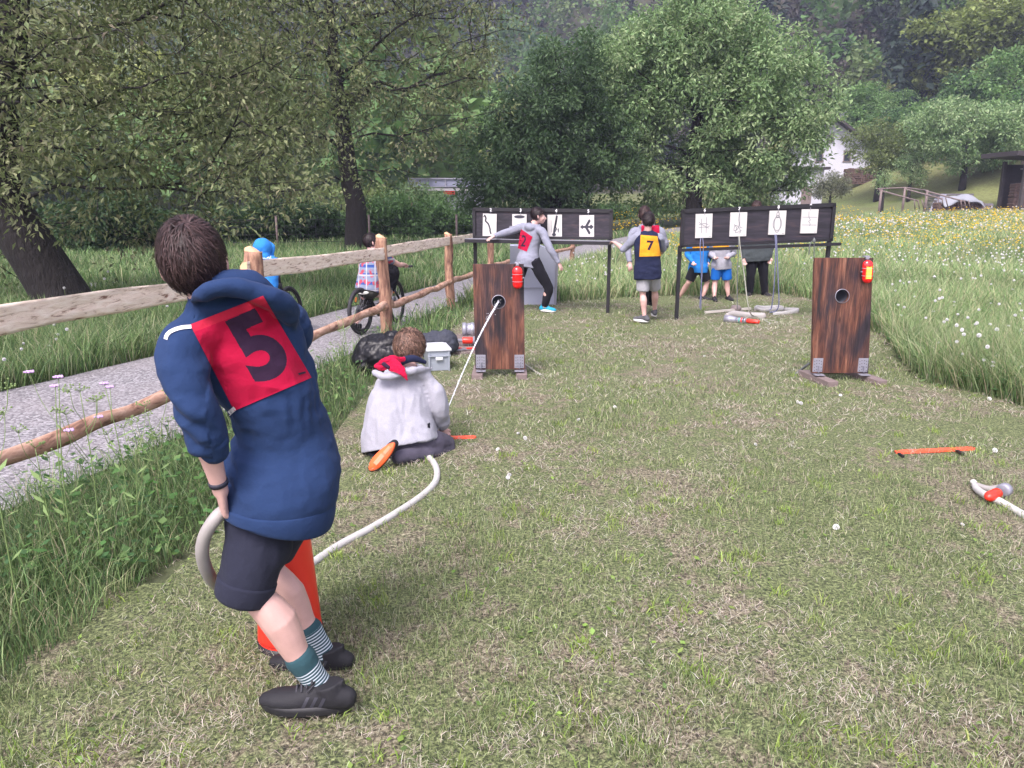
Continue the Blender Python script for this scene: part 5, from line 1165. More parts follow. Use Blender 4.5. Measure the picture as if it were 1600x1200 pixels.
TR_, qR, WR, HR = target('charred brown wooden spray target with the lit lamp, standing alone on the right', (1267, 583), (1358, 583), (1274.5, 402.5), (1363, 403), 6.8, True, [(.07, 6.56, 7.05), (-.01, 6.6, 7.1)], R(10))
# slack cord beside both targets
tagp(MB().tube([at(820, 569, 7.1), gr(832, 578, .03), gr(846, 586, .015)], .009, 6, 3).build('cord', RW), 'short whitish cord beside the right foot of the left target', 'cord', 'cords by the targets')
tagp(MB().tube([at(811, 567, 7.1), gr(815, 590, .02), gr(820, 606, .015), gr(826, 600, .015)], .003, 5, 3).build('grass_stalk', simple('dry_stalk', (.4, .42, .25), .8, .1, 9)), 'bent dry stalk hanging over the right foot of the left target', 'stalk')
tagp(MB().tube([at(1264, 568, 7.05), gr(1250, 579, .03), gr(1243, 584, .015)], .012, 6, 3).build('cord', RG), 'short grey cord at the left foot of the right target', 'cord', 'cords by the targets')
p = gr(1307, 582, .04); tagp(MB().box(p + V((0, .1, .01)), (.21, .1, .05), bev=.01).build('orange_block', simple('orange_plastic', (.8, .22, .02), .5, .1, 5)), 'orange block on the grass underneath the right target', 'block')

# ================================================================== GREY BOX, BAGS, CRATE, TOOLS
gb = thing('metal_cabinet', 'pale blue-grey metal cabinet standing behind the running child', 'cabinet', (at(830, 470, 12.3).x, 12.3, 0)); GREYB = simple('grey_blue_sheet', (.34, .36, .46), .55, .1, 3, bs=.1)
x0 = at(797, 470, 12.3).x; x1 = at(868, 470, 12.3).x; b = MB(); w = x1 - x0; cxg = (x0 + x1) / 2
P_ = [(x0, 12.1, .0), (x1 - .04, 12.1, 0), (x1, 12.1, .82), (x1 - .25, 12.1, .93), (x0, 12.1, .93)]; Q_ = [(x, y + .5, z) for x, y, z in P_]; b.add(P_ + Q_, [(0, 1, 2, 3, 4), (9, 8, 7, 6, 5), (0, 5, 6, 1), (1, 6, 7, 2), (2, 7, 8, 3), (3, 8, 9, 4), (4, 9, 5, 0)], False); b.build('body', GREYB, gb)
b = MB(); b.beam((x0 - .01, 12.09, .28), (x1 + .0, 12.09, .28), .01, .012); b.beam((x1 - .02, 12.085, .0), (x1 + .01, 12.085, .82), .04, .02, up=(0, -1, 0)); b.build('edge_trim', GALV, gb)
MB().box((x1 + .015, 12.2, .62), (.03, .05, .1)).build('handle', BLACKP, gb)
# crate
p = gr(680, 583, 0); ct = thing('storage_crate', 'grey plastic storage crate beside the head of the kneeling boy', 'crate', (p.x, p.y + .15, 0)); CR = simple('grey_plastic', (.28, .31, .36), .5, .08, 6, bs=.05); CRL = simple('pale_grey_plastic', (.55, .57, .60), .45, .06, 6, bs=.05)
rt = Matrix.Rotation(R(14), 4, 'Z'); O = V((p.x, p.y + .17, 0))
b = MB(); vs = []
for z_, k_ in ((.02, .92), (.21, 1.0)):
    for sx, sy in ((-1, -1), (1, -1), (1, 1), (-1, 1)): vs.append(O + rt @ V((sx * .11 * k_, sy * .16 * k_, z_)))
b.add(vs, [(0, 1, 5, 4), (1, 2, 6, 5), (2, 3, 7, 6), (3, 0, 4, 7), (3, 2, 1, 0), (4, 5, 6, 7)], False)
for sx, sy in ((-1, -1), (1, -1)): b.box(O + rt @ V((sx * .095, -.163, .11)), (.012, .014, .19), rt)
b.box(O + rt @ V((0, -.166, .165)), (.22, .014, .012), rt); b.build('tub', CR, ct)
b = MB(); b.box(O + rt @ V((0, 0, .222)), (.245, .345, .022), rt, bev=.006); b.box(O + rt @ V((0, 0, .238)), (.18, .28, .012), rt, bev=.004); b.build('lid', CRL, ct)
MB().box(O + rt @ V((0, -.172, .14)), (.07, .02, .03), rt, bev=.005).build('latch', CRL, ct)
# black sack
SACK = simple('black_sack', (.006, .006, .009), .42, .3, 10, bs=.35, bscale=14, bd=.02, spec=.35)
def sack(name, label, px, py, w, h, d, seed, cat='bag', mat=None, yo=.15):
    p = gr(px, py, 0); b = MB(); r = random.Random(seed)
    b.ell((p.x, p.y + yo, h * .42), (w * .5, d * .5, h * .5), n=18, m=12); b.ell((p.x - w * .22, p.y + yo - .03, h * .3), (w * .3, d * .4, h * .36)); b.ell((p.x + w * .22, p.y + yo, h * .5), (w * .28, d * .4, h * .5))
    o = b.skin(name, mat or SACK, None, .012, 3, lambda c, n: .045 * (abs(noise.noise(c * 7 + V((seed, 0, 0)))) - .2) + .016 * abs(noise.noise(c * 22)) ); return tagp(o, label, cat)
sack('rubbish_sack', 'crumpled shiny black sack in the grass by the second fence post', 592, 590, .52, .42, .42, 1)
sack('jacket_heap', 'dark blue-grey jacket heaped behind the grey crate', 675, 566, .50, .28, .4, 9, 'jacket', simple('navy_jacket', (.03, .034, .05), .8, .3, 8, bs=.4, bscale=16, bd=.02), .35)
# board with fittings left of the left target
p = gr(725, 545, 0); bd = thing('plank_board', 'flat grey boards lying on the grass left of the left target', 'boards', (p.x, p.y + .3, 0)); b = MB()
c0 = gr(722, 535, .02)
for i in range(3): b.box(c0 + V((0, -.5 + .42 * i, 0)), (.62, .36, .03), Matrix.Rotation(R(6 + i * 2), 4, 'Z'), bev=.003)
b.build('planks', OLDWOOD, bd)
def fitting(label, a, c, segs, cat='fitting', name='hose_coupling'):
    a, c = V(a), V(c); d = (c - a).normalized(); L = (c - a).length; s_ = d.cross(V((0, 0, 1))).normalized(); ax = (s_, V((0, 0, 1)), d); t = thing(name, label, cat, tuple(a))
    for nm, m, prof in segs: MB().lathe(a, [(r, h * L) for r, h in prof], 18, ax).build(nm, m, t)
    return t
a = gr(706, 532, .09); c = gr(745, 532, .09)
fitting('steel branch pipe with a red grip lying on the boards beside the left target', a, c + V((.2, 0, 0)), [('pipe', GALV, [(.02, 0), (.02, .25), (.03, .26), (.03, .33)]), ('grip', REDP, [(.034, .25), (.038, .27), (.038, .47), (.034, .49)]), ('coupling', GALV, [(.03, .49), (.045, .5), (.05, .62), (.05, .9), (.03, 1.0)])], 'nozzle', 'branch_pipe')
a = gr(722, 515, .10); fitting('thick silver hose coupling lying behind the boards left of the left target', a, a + V((.4, .03, .0)), [('flange', GALV, [(.03, 0), (.085, .01), (.085, .12), (.07, .14)]), ('drum', GALV, [(.075, .14), (.08, .2), (.08, .8), (.06, .85)]), ('collar', STEEL, [(.083, .25), (.088, .27), (.088, .33), (.083, .35)])])
t = thing('coupling_wrench', 'red and grey coupling wrench lying on the boards by the jacket', 'wrench', tuple(gr(712, 546, .06))); a = gr(700, 549, .055); c = gr(728, 545, .055)
b = MB(); b.beam(a, c, .04, .012); b.lathe(a, [(.01, 0), (.05, 0), (.05, .012), (.01, .012)], 14, (V((1, 0, 0)), V((0, 1, 0)), V((0, 0, 1)))); b.build('handle', GALV, t)
b = MB(); b.beam(a + V((0, .07, .004)), a.lerp(c, .7) + V((0, .07, .004)), .03, .012); b.beam(c + V((0, 0, .004)), c + V((.1, .02, .004)), .03, .012); b.build('grip', REDP, t)

# red painted line marks
def mark(label, a, c, w, seed):
    a, c = V(a), V(c); n = 40; b = MB(); vs = []; s_ = (c - a).normalized().cross(V((0, 0, 1)))
    t = thing('ground_marker', label, 'marker', tuple(a))
    for i in range(n + 1):
        p = a.lerp(c, i / n); e = w / 2 * (1 + .25 * noise.noise((i * .8, seed, 0))) * min(1, (i + 1) / 3, (n + 1 - i) / 3); h = .026 + .004 * noise.noise((i * .6, seed, 4)); vs += [p + s_ * e + V((0, 0, h - .012)), p + s_ * e * .9 + V((0, 0, h)), p - s_ * e * .9 + V((0, 0, h)), p - s_ * e + V((0, 0, h - .012))]
    b.add(vs, [(i * 4 + j, i * 4 + j + 1, i * 4 + j + 5, i * 4 + j + 4) for i in range(n) for j in range(3)], False); b.build('strip', simple('signal_orange', (.85, .10, .045), .45, .12, 20, bs=.2), t)
    return t
t = mark('orange-red marker strip on the lawn at the right, held by a dark peg', gr(1398, 711, 0), gr(1522, 705, 0), .05, 1)
MB().box(gr(1500, 707, .026), (.02, .07, .016)).build('peg', BLACKP, t); MB().box(gr(1408, 711, .026), (.014, .06, .014)).build('peg', BLACKP, t)
mark('orange-red marker strip sticking out beside the kneeling boy', gr(670, 689, 0), gr(744, 687, 0), .05, 2)
# hose with nozzle at the right edge
t = thing('garden_hose', 'white hose with a red nozzle entering at the right edge of the lawn', 'hose', tuple(gr(1560, 775, 0)))
MB().tube([gr(1521, 754, .03), gr(1527, 765, .035), gr(1545, 776, .05), gr(1565, 785, .03), gr(1600, 805, .025), gr(1660, 835, .025), gr(1740, 880, .025)], [.014, .019, .021, .021, .021, .021, .021], 12, 4).build('hose_length', HOSE, t)
a = gr(1546, 776, .06); c = gr(1568, 766, .06); d = (c - a).normalized(); ax = (d.cross(V((0, 0, 1))).normalized(), V((0, 0, 1)), d)
nz_ = MB(); nz_.lathe(a, [(.012, -.03), (.022, -.01), (.028, 0), (.029, .09), (.024, .095)], 16, ax); nz_.build('grip', REDP, t)
MB().tube([c + d * .015, c + d * .03 + V((-.01, .03, -.01)), gr(1545, 764, .035), gr(1524, 757, .035)], [.030, .026, .018, .014], 12, 4).build('nozzle_tube', HOSEG, t)
MB().lathe(c - d * .01, [(.028, 0), (.037, .005), (.037, .04), (.03, .045)], 16, ax).build('collar', GALV, t)
tagp(MB().ell(gr(1521, 753, .045), (.018, .015, .014)).build('hose_plug', PAPER), 'white plug at the tip of the hose by the right edge', 'plug')

# ================================================================== PEOPLE
def norm(v): return V(v).normalized()
def hmask(a, b): return a > np.interp(b, [-1, -.35, .05, .5, 1], [-.78, -.62, -.08, .38, .5])
def head_shape(b, c, f, u, s, neck):
    r = f.cross(u).normalized(); ax = (r, f, u)
    b.ell(c + u * .02 * s - f * .014 * s, (.073 * s, .090 * s, .088 * s), ax, 20, 14)
    b.ell(c + f * .026 * s - u * .03 * s, (.060 * s, .068 * s, .082 * s), ax, 16, 12)
    b.ell(c + f * .05 * s - u * .080 * s, (.034 * s, .036 * s, .030 * s), ax)
    for sg in (-1, 1):
        b.ell(c + r * sg * .034 * s + f * .068 * s - u * .032 * s, (.024 * s, .022 * s, .026 * s), ax)
        e = c + r * sg * .076 * s - f * .006 * s - u * .014 * s
        b.ell(e + r * sg * .006 * s, (.009 * s, .020 * s, .032 * s), (r, (f - r * sg * .3).normalized(), u), 12, 8)
        b.ell(c + r * sg * .03 * s + f * .082 * s + u * .014 * s, (.024 * s, .012 * s, .009 * s), ax)
    b.tube([c + f * .086 * s + u * .006 * s, c + f * .104 * s - u * .014 * s, c + f * .112 * s - u * .032 * s], [.008 * s, .010 * s, .0125 * s], 10, 2, cap='round')
    b.ell(c + f * .092 * s - u * .058 * s, (.022 * s, .010 * s, .0065 * s), ax); b.ell(c + f * .090 * s - u * .068 * s, (.018 * s, .010 * s, .006 * s), ax)
    b.tube([c - u * .05 * s - f * .022 * s, (c - u * .09 * s - f * .03 * s).lerp(neck, .5), neck], [(.048 * s, .052 * s), (.050 * s, .052 * s), (.062 * s, .058 * s)], 16, 3, side=r)
def eyes(c, f, u, s, root):
    r = f.cross(u).normalized()
    for sg in (-1, 1):
        e = c + r * sg * .031 * s + f * .082 * s - u * .004 * s
        o = MB().ell(e, (.012 * s, .008 * s, .0065 * s), (r, f, u), 10, 8).build('eye', simple('eye_white', (.6, .58, .57), .3, .02, 5, bs=0), root)
        MB().ell(e + f * .006 * s, (.005 * s, .003 * s, .005 * s), (r, f, u), 8, 6).build('iris', simple('iris_dark', (.03, .02, .015), .3, .05, 5, bs=0), o)
        MB().tube([e + u * .017 * s - r * .016 * s, e + u * .021 * s + f * .003 * s, e + u * .017 * s + r * .016 * s], .0028 * s, 6, 2).build('eyebrow', HAIR_DARK, root)
def hair(c, f, u, s, mat, n, root, length=.05, puff=.10, seed=1, width=.005, droop=0.0, mask=hmask, crown=None, messy=.35):
    f = norm(f); u = norm(u); r = f.cross(u).normalized(); g = np.random.default_rng(seed); C = np.array(c + u * .014 * s - f * .010 * s)
    A = np.array([r, f, u]); rad = np.array([.079, .099, .100]) * s
    # cap
    nt_, np_ = 26, 48; vs = []; keep = {}
    for i in range(nt_ + 1):
        for j in range(np_):
            t = math.pi * i / nt_; p = 2 * math.pi * j / np_; d = np.array([math.sin(t) * math.cos(p), math.sin(t) * math.sin(p), math.cos(t)])
            k = 1.02 + .07 * noise.noise(V(d) * 3.2 + V((seed, 0, 0))) + .03 * noise.noise(V(d) * 9 + V((seed, 5, 0))); vs.append(C + (d * rad * k) @ A); keep[(i, j)] = bool(mask(d[2], d[1]))
    b = MB(); fs = []
    for i in range(nt_):
        for j in range(np_):
            q = [(i, j), (i + 1, j), (i + 1, (j + 1) % np_), (i, (j + 1) % np_)]
            if all(keep[k] for k in q): fs.append(tuple(a * np_ + b_ for a, b_ in q))
    b.add(vs, fs, True)
    cr = np.array(crown if crown is not None else (0.12, -.45, .85)); cr = cr / np.linalg.norm(cr)
    d = g.normal(0, 1, (n * 3, 3)); d /= np.linalg.norm(d, axis=1, keepdims=True); d = d[hmask(d[:, 2] + .02, d[:, 1]) if mask is hmask else np.array([mask(x[2], x[1]) for x in d])][:n]
    fl = d - cr; fl -= d * (fl * d).sum(1, keepdims=True); fl /= (np.linalg.norm(fl, axis=1, keepdims=True) + 1e-6); sw = np.cross(d, fl); fl = fl + sw * .35 + g.normal(0, messy, d.shape); fl[:, 2] -= droop
    fl -= d * (fl * d).sum(1, keepdims=True); fl /= (np.linalg.norm(fl, axis=1, keepdims=True) + 1e-6)
    m = len(d); L = (length * g.uniform(.6, 1.25, m))[:, None] / .1; pf = g.uniform(0, 1, m)[:, None] * puff; rows = []
    for k in range(5):
        t = k / 4; q = d + fl * L * t; q /= np.linalg.norm(q, axis=1, keepdims=True); R_ = 1.0 + .03 + pf * math.sin(t * 2.4) * .9
        P = C + (q * R_ * rad) @ A; sd_ = np.cross(q, fl) @ A; w = width * s * (1 - t * .85) * .5; rows.append((P - sd_ * w, P + sd_ * w))
    Vt = np.concatenate([np.stack([a, b_], 1) for a, b_ in rows], 1).reshape(-1, 3); kk = np.arange(m)[:, None] * 10; F = np.concatenate([kk + [2 * i, 2 * i + 1, 2 * i + 3, 2 * i + 2] for i in range(4)], 0)
    tone = g.integers(0, 3, m)
    b.add([tuple(x) for x in Vt], [tuple(int(i) for i in x) for x in F], True); b.m[-len(F):] = [int(t) for t in np.tile(tone, 4)]
    B0 = mat.node_tree.nodes['Mix']; ca, cb = B0.inputs[6].default_value, B0.inputs[7].default_value; mats = [mat]
    for q_, nm_ in ((.55, '_dark'), (1.7, '_light')): mats.append(simple(mat.name + nm_, tuple((ca[i] + cb[i]) / 2 * q_ for i in range(3)), .55, .3, 60, bs=0, spec=.3))
    return b.build('hair', mats, root)
def hand(b, w, d, n, s, curl=.5, thumb=1, spread=.08):
    d = norm(d); n = norm(V(n) - d * V(n).dot(d)); lat = d.cross(n).normalized() * thumb
    b.tube([w - d * .015 * s, w + d * .02 * s, w + d * .06 * s, w + d * .088 * s], [(.024 * s, .019 * s), (.031 * s, .016 * s), (.038 * s, .014 * s), (.036 * s, .011 * s)], 12, 2, side=lat, cap='round')
    for i, L in enumerate([.066, .074, .070, .054]):
        o = lat * (.029 - .0195 * i) * s; p = w + d * (.084 - .004 * abs(i - 1)) * s + o; dd = (d + lat * (1.5 - i) * spread).normalized(); P = [p - dd * .02 * s, p]; a = curl * (1 + .12 * i)
        for k, fr in enumerate((.42, .32, .26)):
            a2 = a * (k + .6); q = (dd * math.cos(a2) + n * math.sin(a2)); P.append(P[-1] + q * L * fr * s)
        b.tube(P, [.0085 * s, .0088 * s, .0082 * s, .0074 * s, .0062 * s], 8, 1, cap='round')
    p = w + d * .022 * s + lat * .026 * s; t1 = (d * .65 + lat * .65 + n * .35).normalized(); t2 = (d * .85 + lat * .2 + n * .5).normalized()
    b.tube([p - lat * .012 * s, p + t1 * .034 * s, p + t1 * .034 * s + t2 * .030 * s], [.012 * s, .0105 * s, .0085 * s], 8, 2, cap='round')
def limb(b, P, rad, side=None, n=14): b.tube(P, rad, n, 4, side=side, cap='round')
def leg(b, hip, kn, an, s, out=None, fwd=None, top=.072):
    hip, kn, an = V(hip), V(kn), V(an); bk = V((0, 0, 0)) if fwd is None else -norm(fwd)
    P = [hip, hip.lerp(kn, .5), hip.lerp(kn, .88), kn, kn.lerp(an, .12), kn.lerp(an, .32) + bk * .020 * s, kn.lerp(an, .65), kn.lerp(an, .9), an]
    b.tube(P, [x * s for x in (top, top * .95, .057, .053, .047, .056, .042, .032, .036)], 16, 2, cap='round')
def arm(b, sh, el, wr, s):
    sh, el, wr = V(sh), V(el), V(wr)
    b.tube([sh, sh.lerp(el, .4), el, el.lerp(wr, .3), el.lerp(wr, .75), wr], [x * s for x in (.046, .042, .035, .036, .027, .023)], 14, 2, cap='round')
def shoe(an, d, s, mat, solemat, root, up=(0, 0, 1), L=.26, tread=None, name='shoe', drop=.068, collar=.01, hi=1.0, laces=None, stripes=None, vox=.006):
    d = norm(d); up = norm(up); lat = d.cross(up).normalized(); h0 = V(an) - up * drop * s
    def p(a, z, l=0): return h0 + d * a * s + up * z * s + lat * l * s
    k = L / .26; b = MB()
    b.tube([p(-.062 * k, .040), p(-.03 * k, .046), p(.03 * k, .044), p(.09 * k, .034), p(.145 * k, .033), p(.176 * k, .029)], [(.030 * s, .036 * s), (.037 * s, .044 * s), (.038 * s, .045 * s), (.045 * s, .037 * s), (.041 * s, .031 * s), (.027 * s, .022 * s)], 18, 3, side=lat, cap='round')
    b.tube([p(-.018, .05), p(-.006, .082 + collar)], [(.040 * s, .050 * s), (.038 * s, .046 * s)], 18, side=lat); b.tube([p(-.052, .07), p(-.056, .092 + collar)], [(.016 * s, .008 * s), (.014 * s, .006 * s)], 10, 1, side=lat, cap='round')
    b.tube([p(.03, .095 + collar), p(.055, .078), p(.10, .054)], [(.020 * s, .010 * s), (.024 * s, .013 * s), (.020 * s, .010 * s)], 10, 2, side=lat, cap='round')
    o = b.skin(name, mat, root, vox, 3)
    b = MB(); n = 26; outl = []
    for i in range(n):
        a = 2 * math.pi * i / n; x = math.cos(a); y = math.sin(a); w = .042 * (1 + .18 * x) * (1 if x < .6 else 1 - (x - .6) * .25); outl.append(((.060 + .128 * x) * k, w * y - .004 * x))
    rings = [(.985, -.006), (1.01, .0), (1.035, .014), (1.0, .028)]; vs = []
    for sc_, z in rings:
        for x, y in outl: toe = max(0, x - .12) * .12; vs.append(p((x - .06 * k) * sc_ + .06 * k, z + toe, y * sc_))
    fs = [tuple(range(n - 1, -1, -1)), tuple(3 * n + j for j in range(n))] + [(i * n + j, i * n + (j + 1) % n, (i + 1) * n + (j + 1) % n, (i + 1) * n + j) for i in range(3) for j in range(n)]
    b.add(vs, fs, True); so = b.build('sole', solemat, o)
    if tread:
        b = MB()
        for a0, a1, w_ in ((-.03, .03, .012), (.045, .13, .016)): b.box((p(a0, -.0085) + p(a1, -.0085)) / 2, ((a1 - a0) * s, w_ * 2 * s, .004), Matrix((d, lat, up)).transposed().to_4x4(), bev=.0015)
        b.build('tread', tread, so)
    if laces:
        b = MB()
        for i in range(4): a = .035 + i * .017; z = .119 - i * .0145; b.tube([p(a, z - .014, -.024), p(a + .004, z + .004, 0), p(a, z - .014, .024)], .0036 * s, 6, 3, cap='round')
        b.tube([p(.04, .084, .0), p(.03, .098, .02), p(.05, .085, .035)], .0022 * s, 6, 3); b.tube([p(.04, .084, .0), p(.03, .098, -.02), p(.05, .08, -.035)], .0022 * s, 6, 3)
        b.build('laces', laces, o)
    if stripes:
        bv = BVHTree.FromPolygons([v.co for v in o.data.vertices], [tuple(q.vertices) for q in o.data.polygons])
        for sg in (-1, 1):
            b = MB()
            for i in range(3):
                a = .012 + i * .026; vs = []
                for t in range(5):
                    z = .028 + .036 * t / 4
                    for e in (-.0055, .0055):
                        q = p(a + e - .018 * t / 4, z, sg * .1); hit = bv.ray_cast(q, -lat * sg); vs.append((hit[0] if hit[0] else p(a, z, sg * .04)) + lat * sg * .0015)
                b.add(vs, [(2 * t, 2 * t + 1, 2 * t + 3, 2 * t + 2) for t in range(4)], True)
            b.build('stripes', stripes, o)
    return o
def tors(b, secs, n=28, k=4): b.tube([V(q[0]) for q in secs], [(q[1], q[2]) for q in secs], n, k, side=[V(q[3]).normalized() for q in secs])
def foldf(amp, sc=9.0, st=(1, 1, 1), amp2=None, seed=0.0, ctr=None):
    amp2 = amp * .35 if amp2 is None else amp2
    def fn(c, n):
        q = V((c.x * st[0] + seed, c.y * st[1], c.z * st[2])) * sc; w = noise.noise(q * .4) * 1.3
        a = noise.noise(q + V((w, w, w * .5))); return amp * (a * 1.1 - .5 * abs(noise.noise(q * 1.9 + V((3, w, 1))))) + amp2 * noise.noise(q * 4.2)
    return fn
def bvh_of(*obs):
    vs, fs = [], []
    for o in obs:
        b = len(vs); vs += [v.co.copy() for v in o.data.vertices]; fs += [tuple(i + b for i in p.vertices) for p in o.data.polygons]
    return BVHTree.FromPolygons(vs, fs)
def decal(name, bv, px4, Yg, root, mats, res=80, glyph=None, gsz=.5, gpos=(.5, .5), grot=0, goff=.0, lift=.004, aspect=1.0, smooth=6, hemline=None, org=None, gsx=1.0, fmat=None):
    """cloth panel that follows the garment under it; px4 = TL,TR,BR,BL as photo pixels"""
    O = V((0, 0, CAM_H)); TL, TR, BR, BL = [np.array(p, float) for p in px4]; n = res
    t = np.full((n + 1, n + 1), np.nan)
    dirs = {}
    for i in range(n + 1):
        for j in range(n + 1):
            u, v = j / n, i / n; p = (TL * (1 - u) + TR * u) * (1 - v) + (BL * (1 - u) + BR * u) * v; d = ray(*p); dirs[(i, j)] = d
            h = bv.ray_cast(O, d)
            if h[0] is not None and abs(h[0].y - Yg) < .35: t[i, j] = h[3] / d.length
    m = np.nanmean(t); ok = ~np.isnan(t)
    for _ in range(200):
        if ok.all(): break
        s = np.pad(t, 1, constant_values=np.nan); nb = np.stack([s[:-2, 1:-1], s[2:, 1:-1], s[1:-1, :-2], s[1:-1, 2:]]); f = np.nanmean(np.where(np.isnan(nb), np.nan, nb), 0); t = np.where(ok, t, f); ok = ~np.isnan(t)
    t0 = t.copy()
    for _ in range(smooth):
        s = np.pad(t, 1, mode='edge'); t = (s[:-2, 1:-1] + s[2:, 1:-1] + s[1:-1, :-2] + s[1:-1, 2:] + t) / 5; t = np.minimum(t, t0)
    vs = []
    for i in range(n + 1):
        for j in range(n + 1): d = dirs[(i, j)]; vs.append(O + d * (t[i, j] - lift / d.length))
    gb = None
    if glyph:
        gv, gf = glyph_mesh(glyph, 1.0, goff); gb = BVHTree.FromPolygons(gv, gf)
    b = MB(); cr, sr = math.cos(R(grot)), math.sin(R(grot))
    for i in range(n):
        for j in range(n):
            mi = 0
            if gb:
                x = ((j + .5) / n - gpos[0]) * aspect; y = -((i + .5) / n - gpos[1]); x, y = (x * cr - y * sr) / gsz / gsx, (x * sr + y * cr) / gsz
                if gb.ray_cast(V((x, y, 1)), V((0, 0, -1)))[0] is not None: mi = 1
            if hemline and mi == 0 and hemline(j / n, i / n): mi = 2
            if fmat and mi == 0: mi = fmat(j / n, i / n)
            b.f.append((i * (n + 1) + j, (i + 1) * (n + 1) + j, (i + 1) * (n + 1) + j + 1, i * (n + 1) + j + 1)); b.m.append(mi); b.sm.append(True)
    b.v = [tuple(v) for v in vs]
    return b.build(name, mats, root)
LACE = simple('lace', (.035, .035, .045), .8, .2, 30)
BLUEH = cloth('royal_blue_sweat', (.017, .036, .098)); REDB = cloth('red_bib', (.38, .006, .040)); REDH = cloth('red_bib_hem', (.46, .018, .050)); NAVYN = cloth('number_navy', (.030, .014, .035)); CHAR = cloth('charcoal_shorts', (.020, .022, .038), .25)
WHTAPE = cloth('white_tape', (.62, .60, .62)); SOCKG = cloth('teal_sock', (.02, .075, .085)); SHOEB = simple('black_mesh_shoe', (.008, .008, .012), .75, .3, 60, bs=.5, bscale=300, bd=.002); SOLEB = simple('black_sole', (.011, .011, .014), .6, .2, 20); STRI = simple('grey_stripe', (.035, .035, .048), .45, .1, 20, bs=0)
GREYM = cloth('grey_marl', (.26, .27, .34), .12, .35); WHITEM = cloth('white_marl', (.33, .33, .38), .06, .22); BLACKC = cloth('black_trousers', (.012, .012, .017), .3); NAVYC = cloth('navy_jersey', (.014, .018, .045), .2)
YELB = cloth('amber_bib', (.62, .28, .02)); LGREY = cloth('pale_grey_shorts', (.34, .34, .37)); DKGREY = cloth('dark_grey_trousers', (.065, .06, .085)); BRIGHTB = cloth('bright_blue', (.02, .17, .50)); PARKA = cloth('grey_green_parka', (.055, .065, .07)); BLUSH = cloth('blue_sport_shorts', (.01, .11, .42)); KHAKI = cloth('olive_shorts', (.05, .05, .045))

# ---------- boy number 5 in front
root = thing('person', 'boy in a blue hoodie with a red bib numbered 5, bending over the red pump', 'person', tuple(gr(485, 1100)))
hc = at(303, 409, 2.10); f5 = norm((-.22, .97, -.05)); u5 = norm((-.14, -.03, 1)); nk = at(352, 478, 2.13)
shL, elL, wrL = at(290, 545, 2.04), at(313, 655, 2.0), at(345, 768, 2.06); shR, elR, wrR = at(452, 500, 2.30), at(430, 640, 2.52), at(400, 760, 2.48)
pel = at(438, 748, 2.27); rp_ = norm((.70, .71, 0)); hipL, hipR = pel - rp_ * .085, pel + rp_ * .085
knL, anL = at(392, 918, 2.12), at(496, 1066, 2.16); knR, anR = at(420, 880, 2.40), at(504, 1014, 2.40)
b = MB(); head_shape(b, hc, f5, u5, .97, nk); arm(b, shL, elL, wrL, .96); arm(b, shR, elR, wrR, .96)
hand(b, wrL, at(352, 806, 2.10) - wrL, (.75, .5, -.2), .92, 1.0, -1); hand(b, wrR, (.1, .1, -1), (-.8, 0, 0), .92, 1.0, 1)
leg(b, hipL, knL, anL, 1.0, fwd=(-1, 0, .3)); leg(b, hipR, knR, anR, .86, fwd=(-1, 0, .3)); tors(b, [(pel, .12, .09, rp_), (at(432, 650, 2.26), .08, .08, rp_), (at(406, 570, 2.24), .085, .06, (.95, .3, .2)), (at(376, 515, 2.2), .09, .05, (.95, .3, .2))])
b.skin('body', SKIN, root, .0048, 4); eyes(hc, f5, u5, .97, root)
hair(hc, f5, u5, .985, HAIR_BROWN, 6000, root, .066, .17, 3, .0042, messy=.42, mask=lambda a, q: hmask(a - .03, q))
b = MB(); rs = norm((.93, .28, .30)); rm = norm((.85, .5, .12)); rh = norm((.78, .62, 0))
tors(b, [(at(437, 792, 2.19), .163, .165, rh), (at(438, 776, 2.195), .171, .172, rh), (at(443, 745, 2.22), .172, .168, rh), (at(448, 712, 2.24), .163, .158, rh), (at(446, 672, 2.24), .138, .138, rm), (at(430, 622, 2.22), .132, .126, rm), (at(400, 570, 2.19), .158, .122, rs), (at(379, 528, 2.17), .168, .104, rs), (at(364, 500, 2.15), .130, .085, rs), (at(352, 476, 2.13), .072, .07, rs)], 36)
b.tube([at(350, 505, 2.13), at(308, 522, 2.07), at(288, 548, 2.03), at(296, 600, 2.0), at(314, 648, 1.985), at(326, 680, 2.0), at(333, 697, 2.01)], [.06, .068, .070, .064, .062, .050, .043], 20, 3, cap='round')
for yy_, rr_ in ((655, .064), (668, .060), (682, .053)): b.tube([at(311 + (yy_ - 655) * .35, yy_ - 4, 1.99), at(314 + (yy_ - 655) * .35, yy_ + 5, 1.99)], rr_, 18, cap='round')
b.tube([at(400, 500, 2.22), shR, elR.lerp(shR, .4), elR, wrR.lerp(elR, .3)], [.06, .068, .06, .055, .048], 18, 3, cap='round')
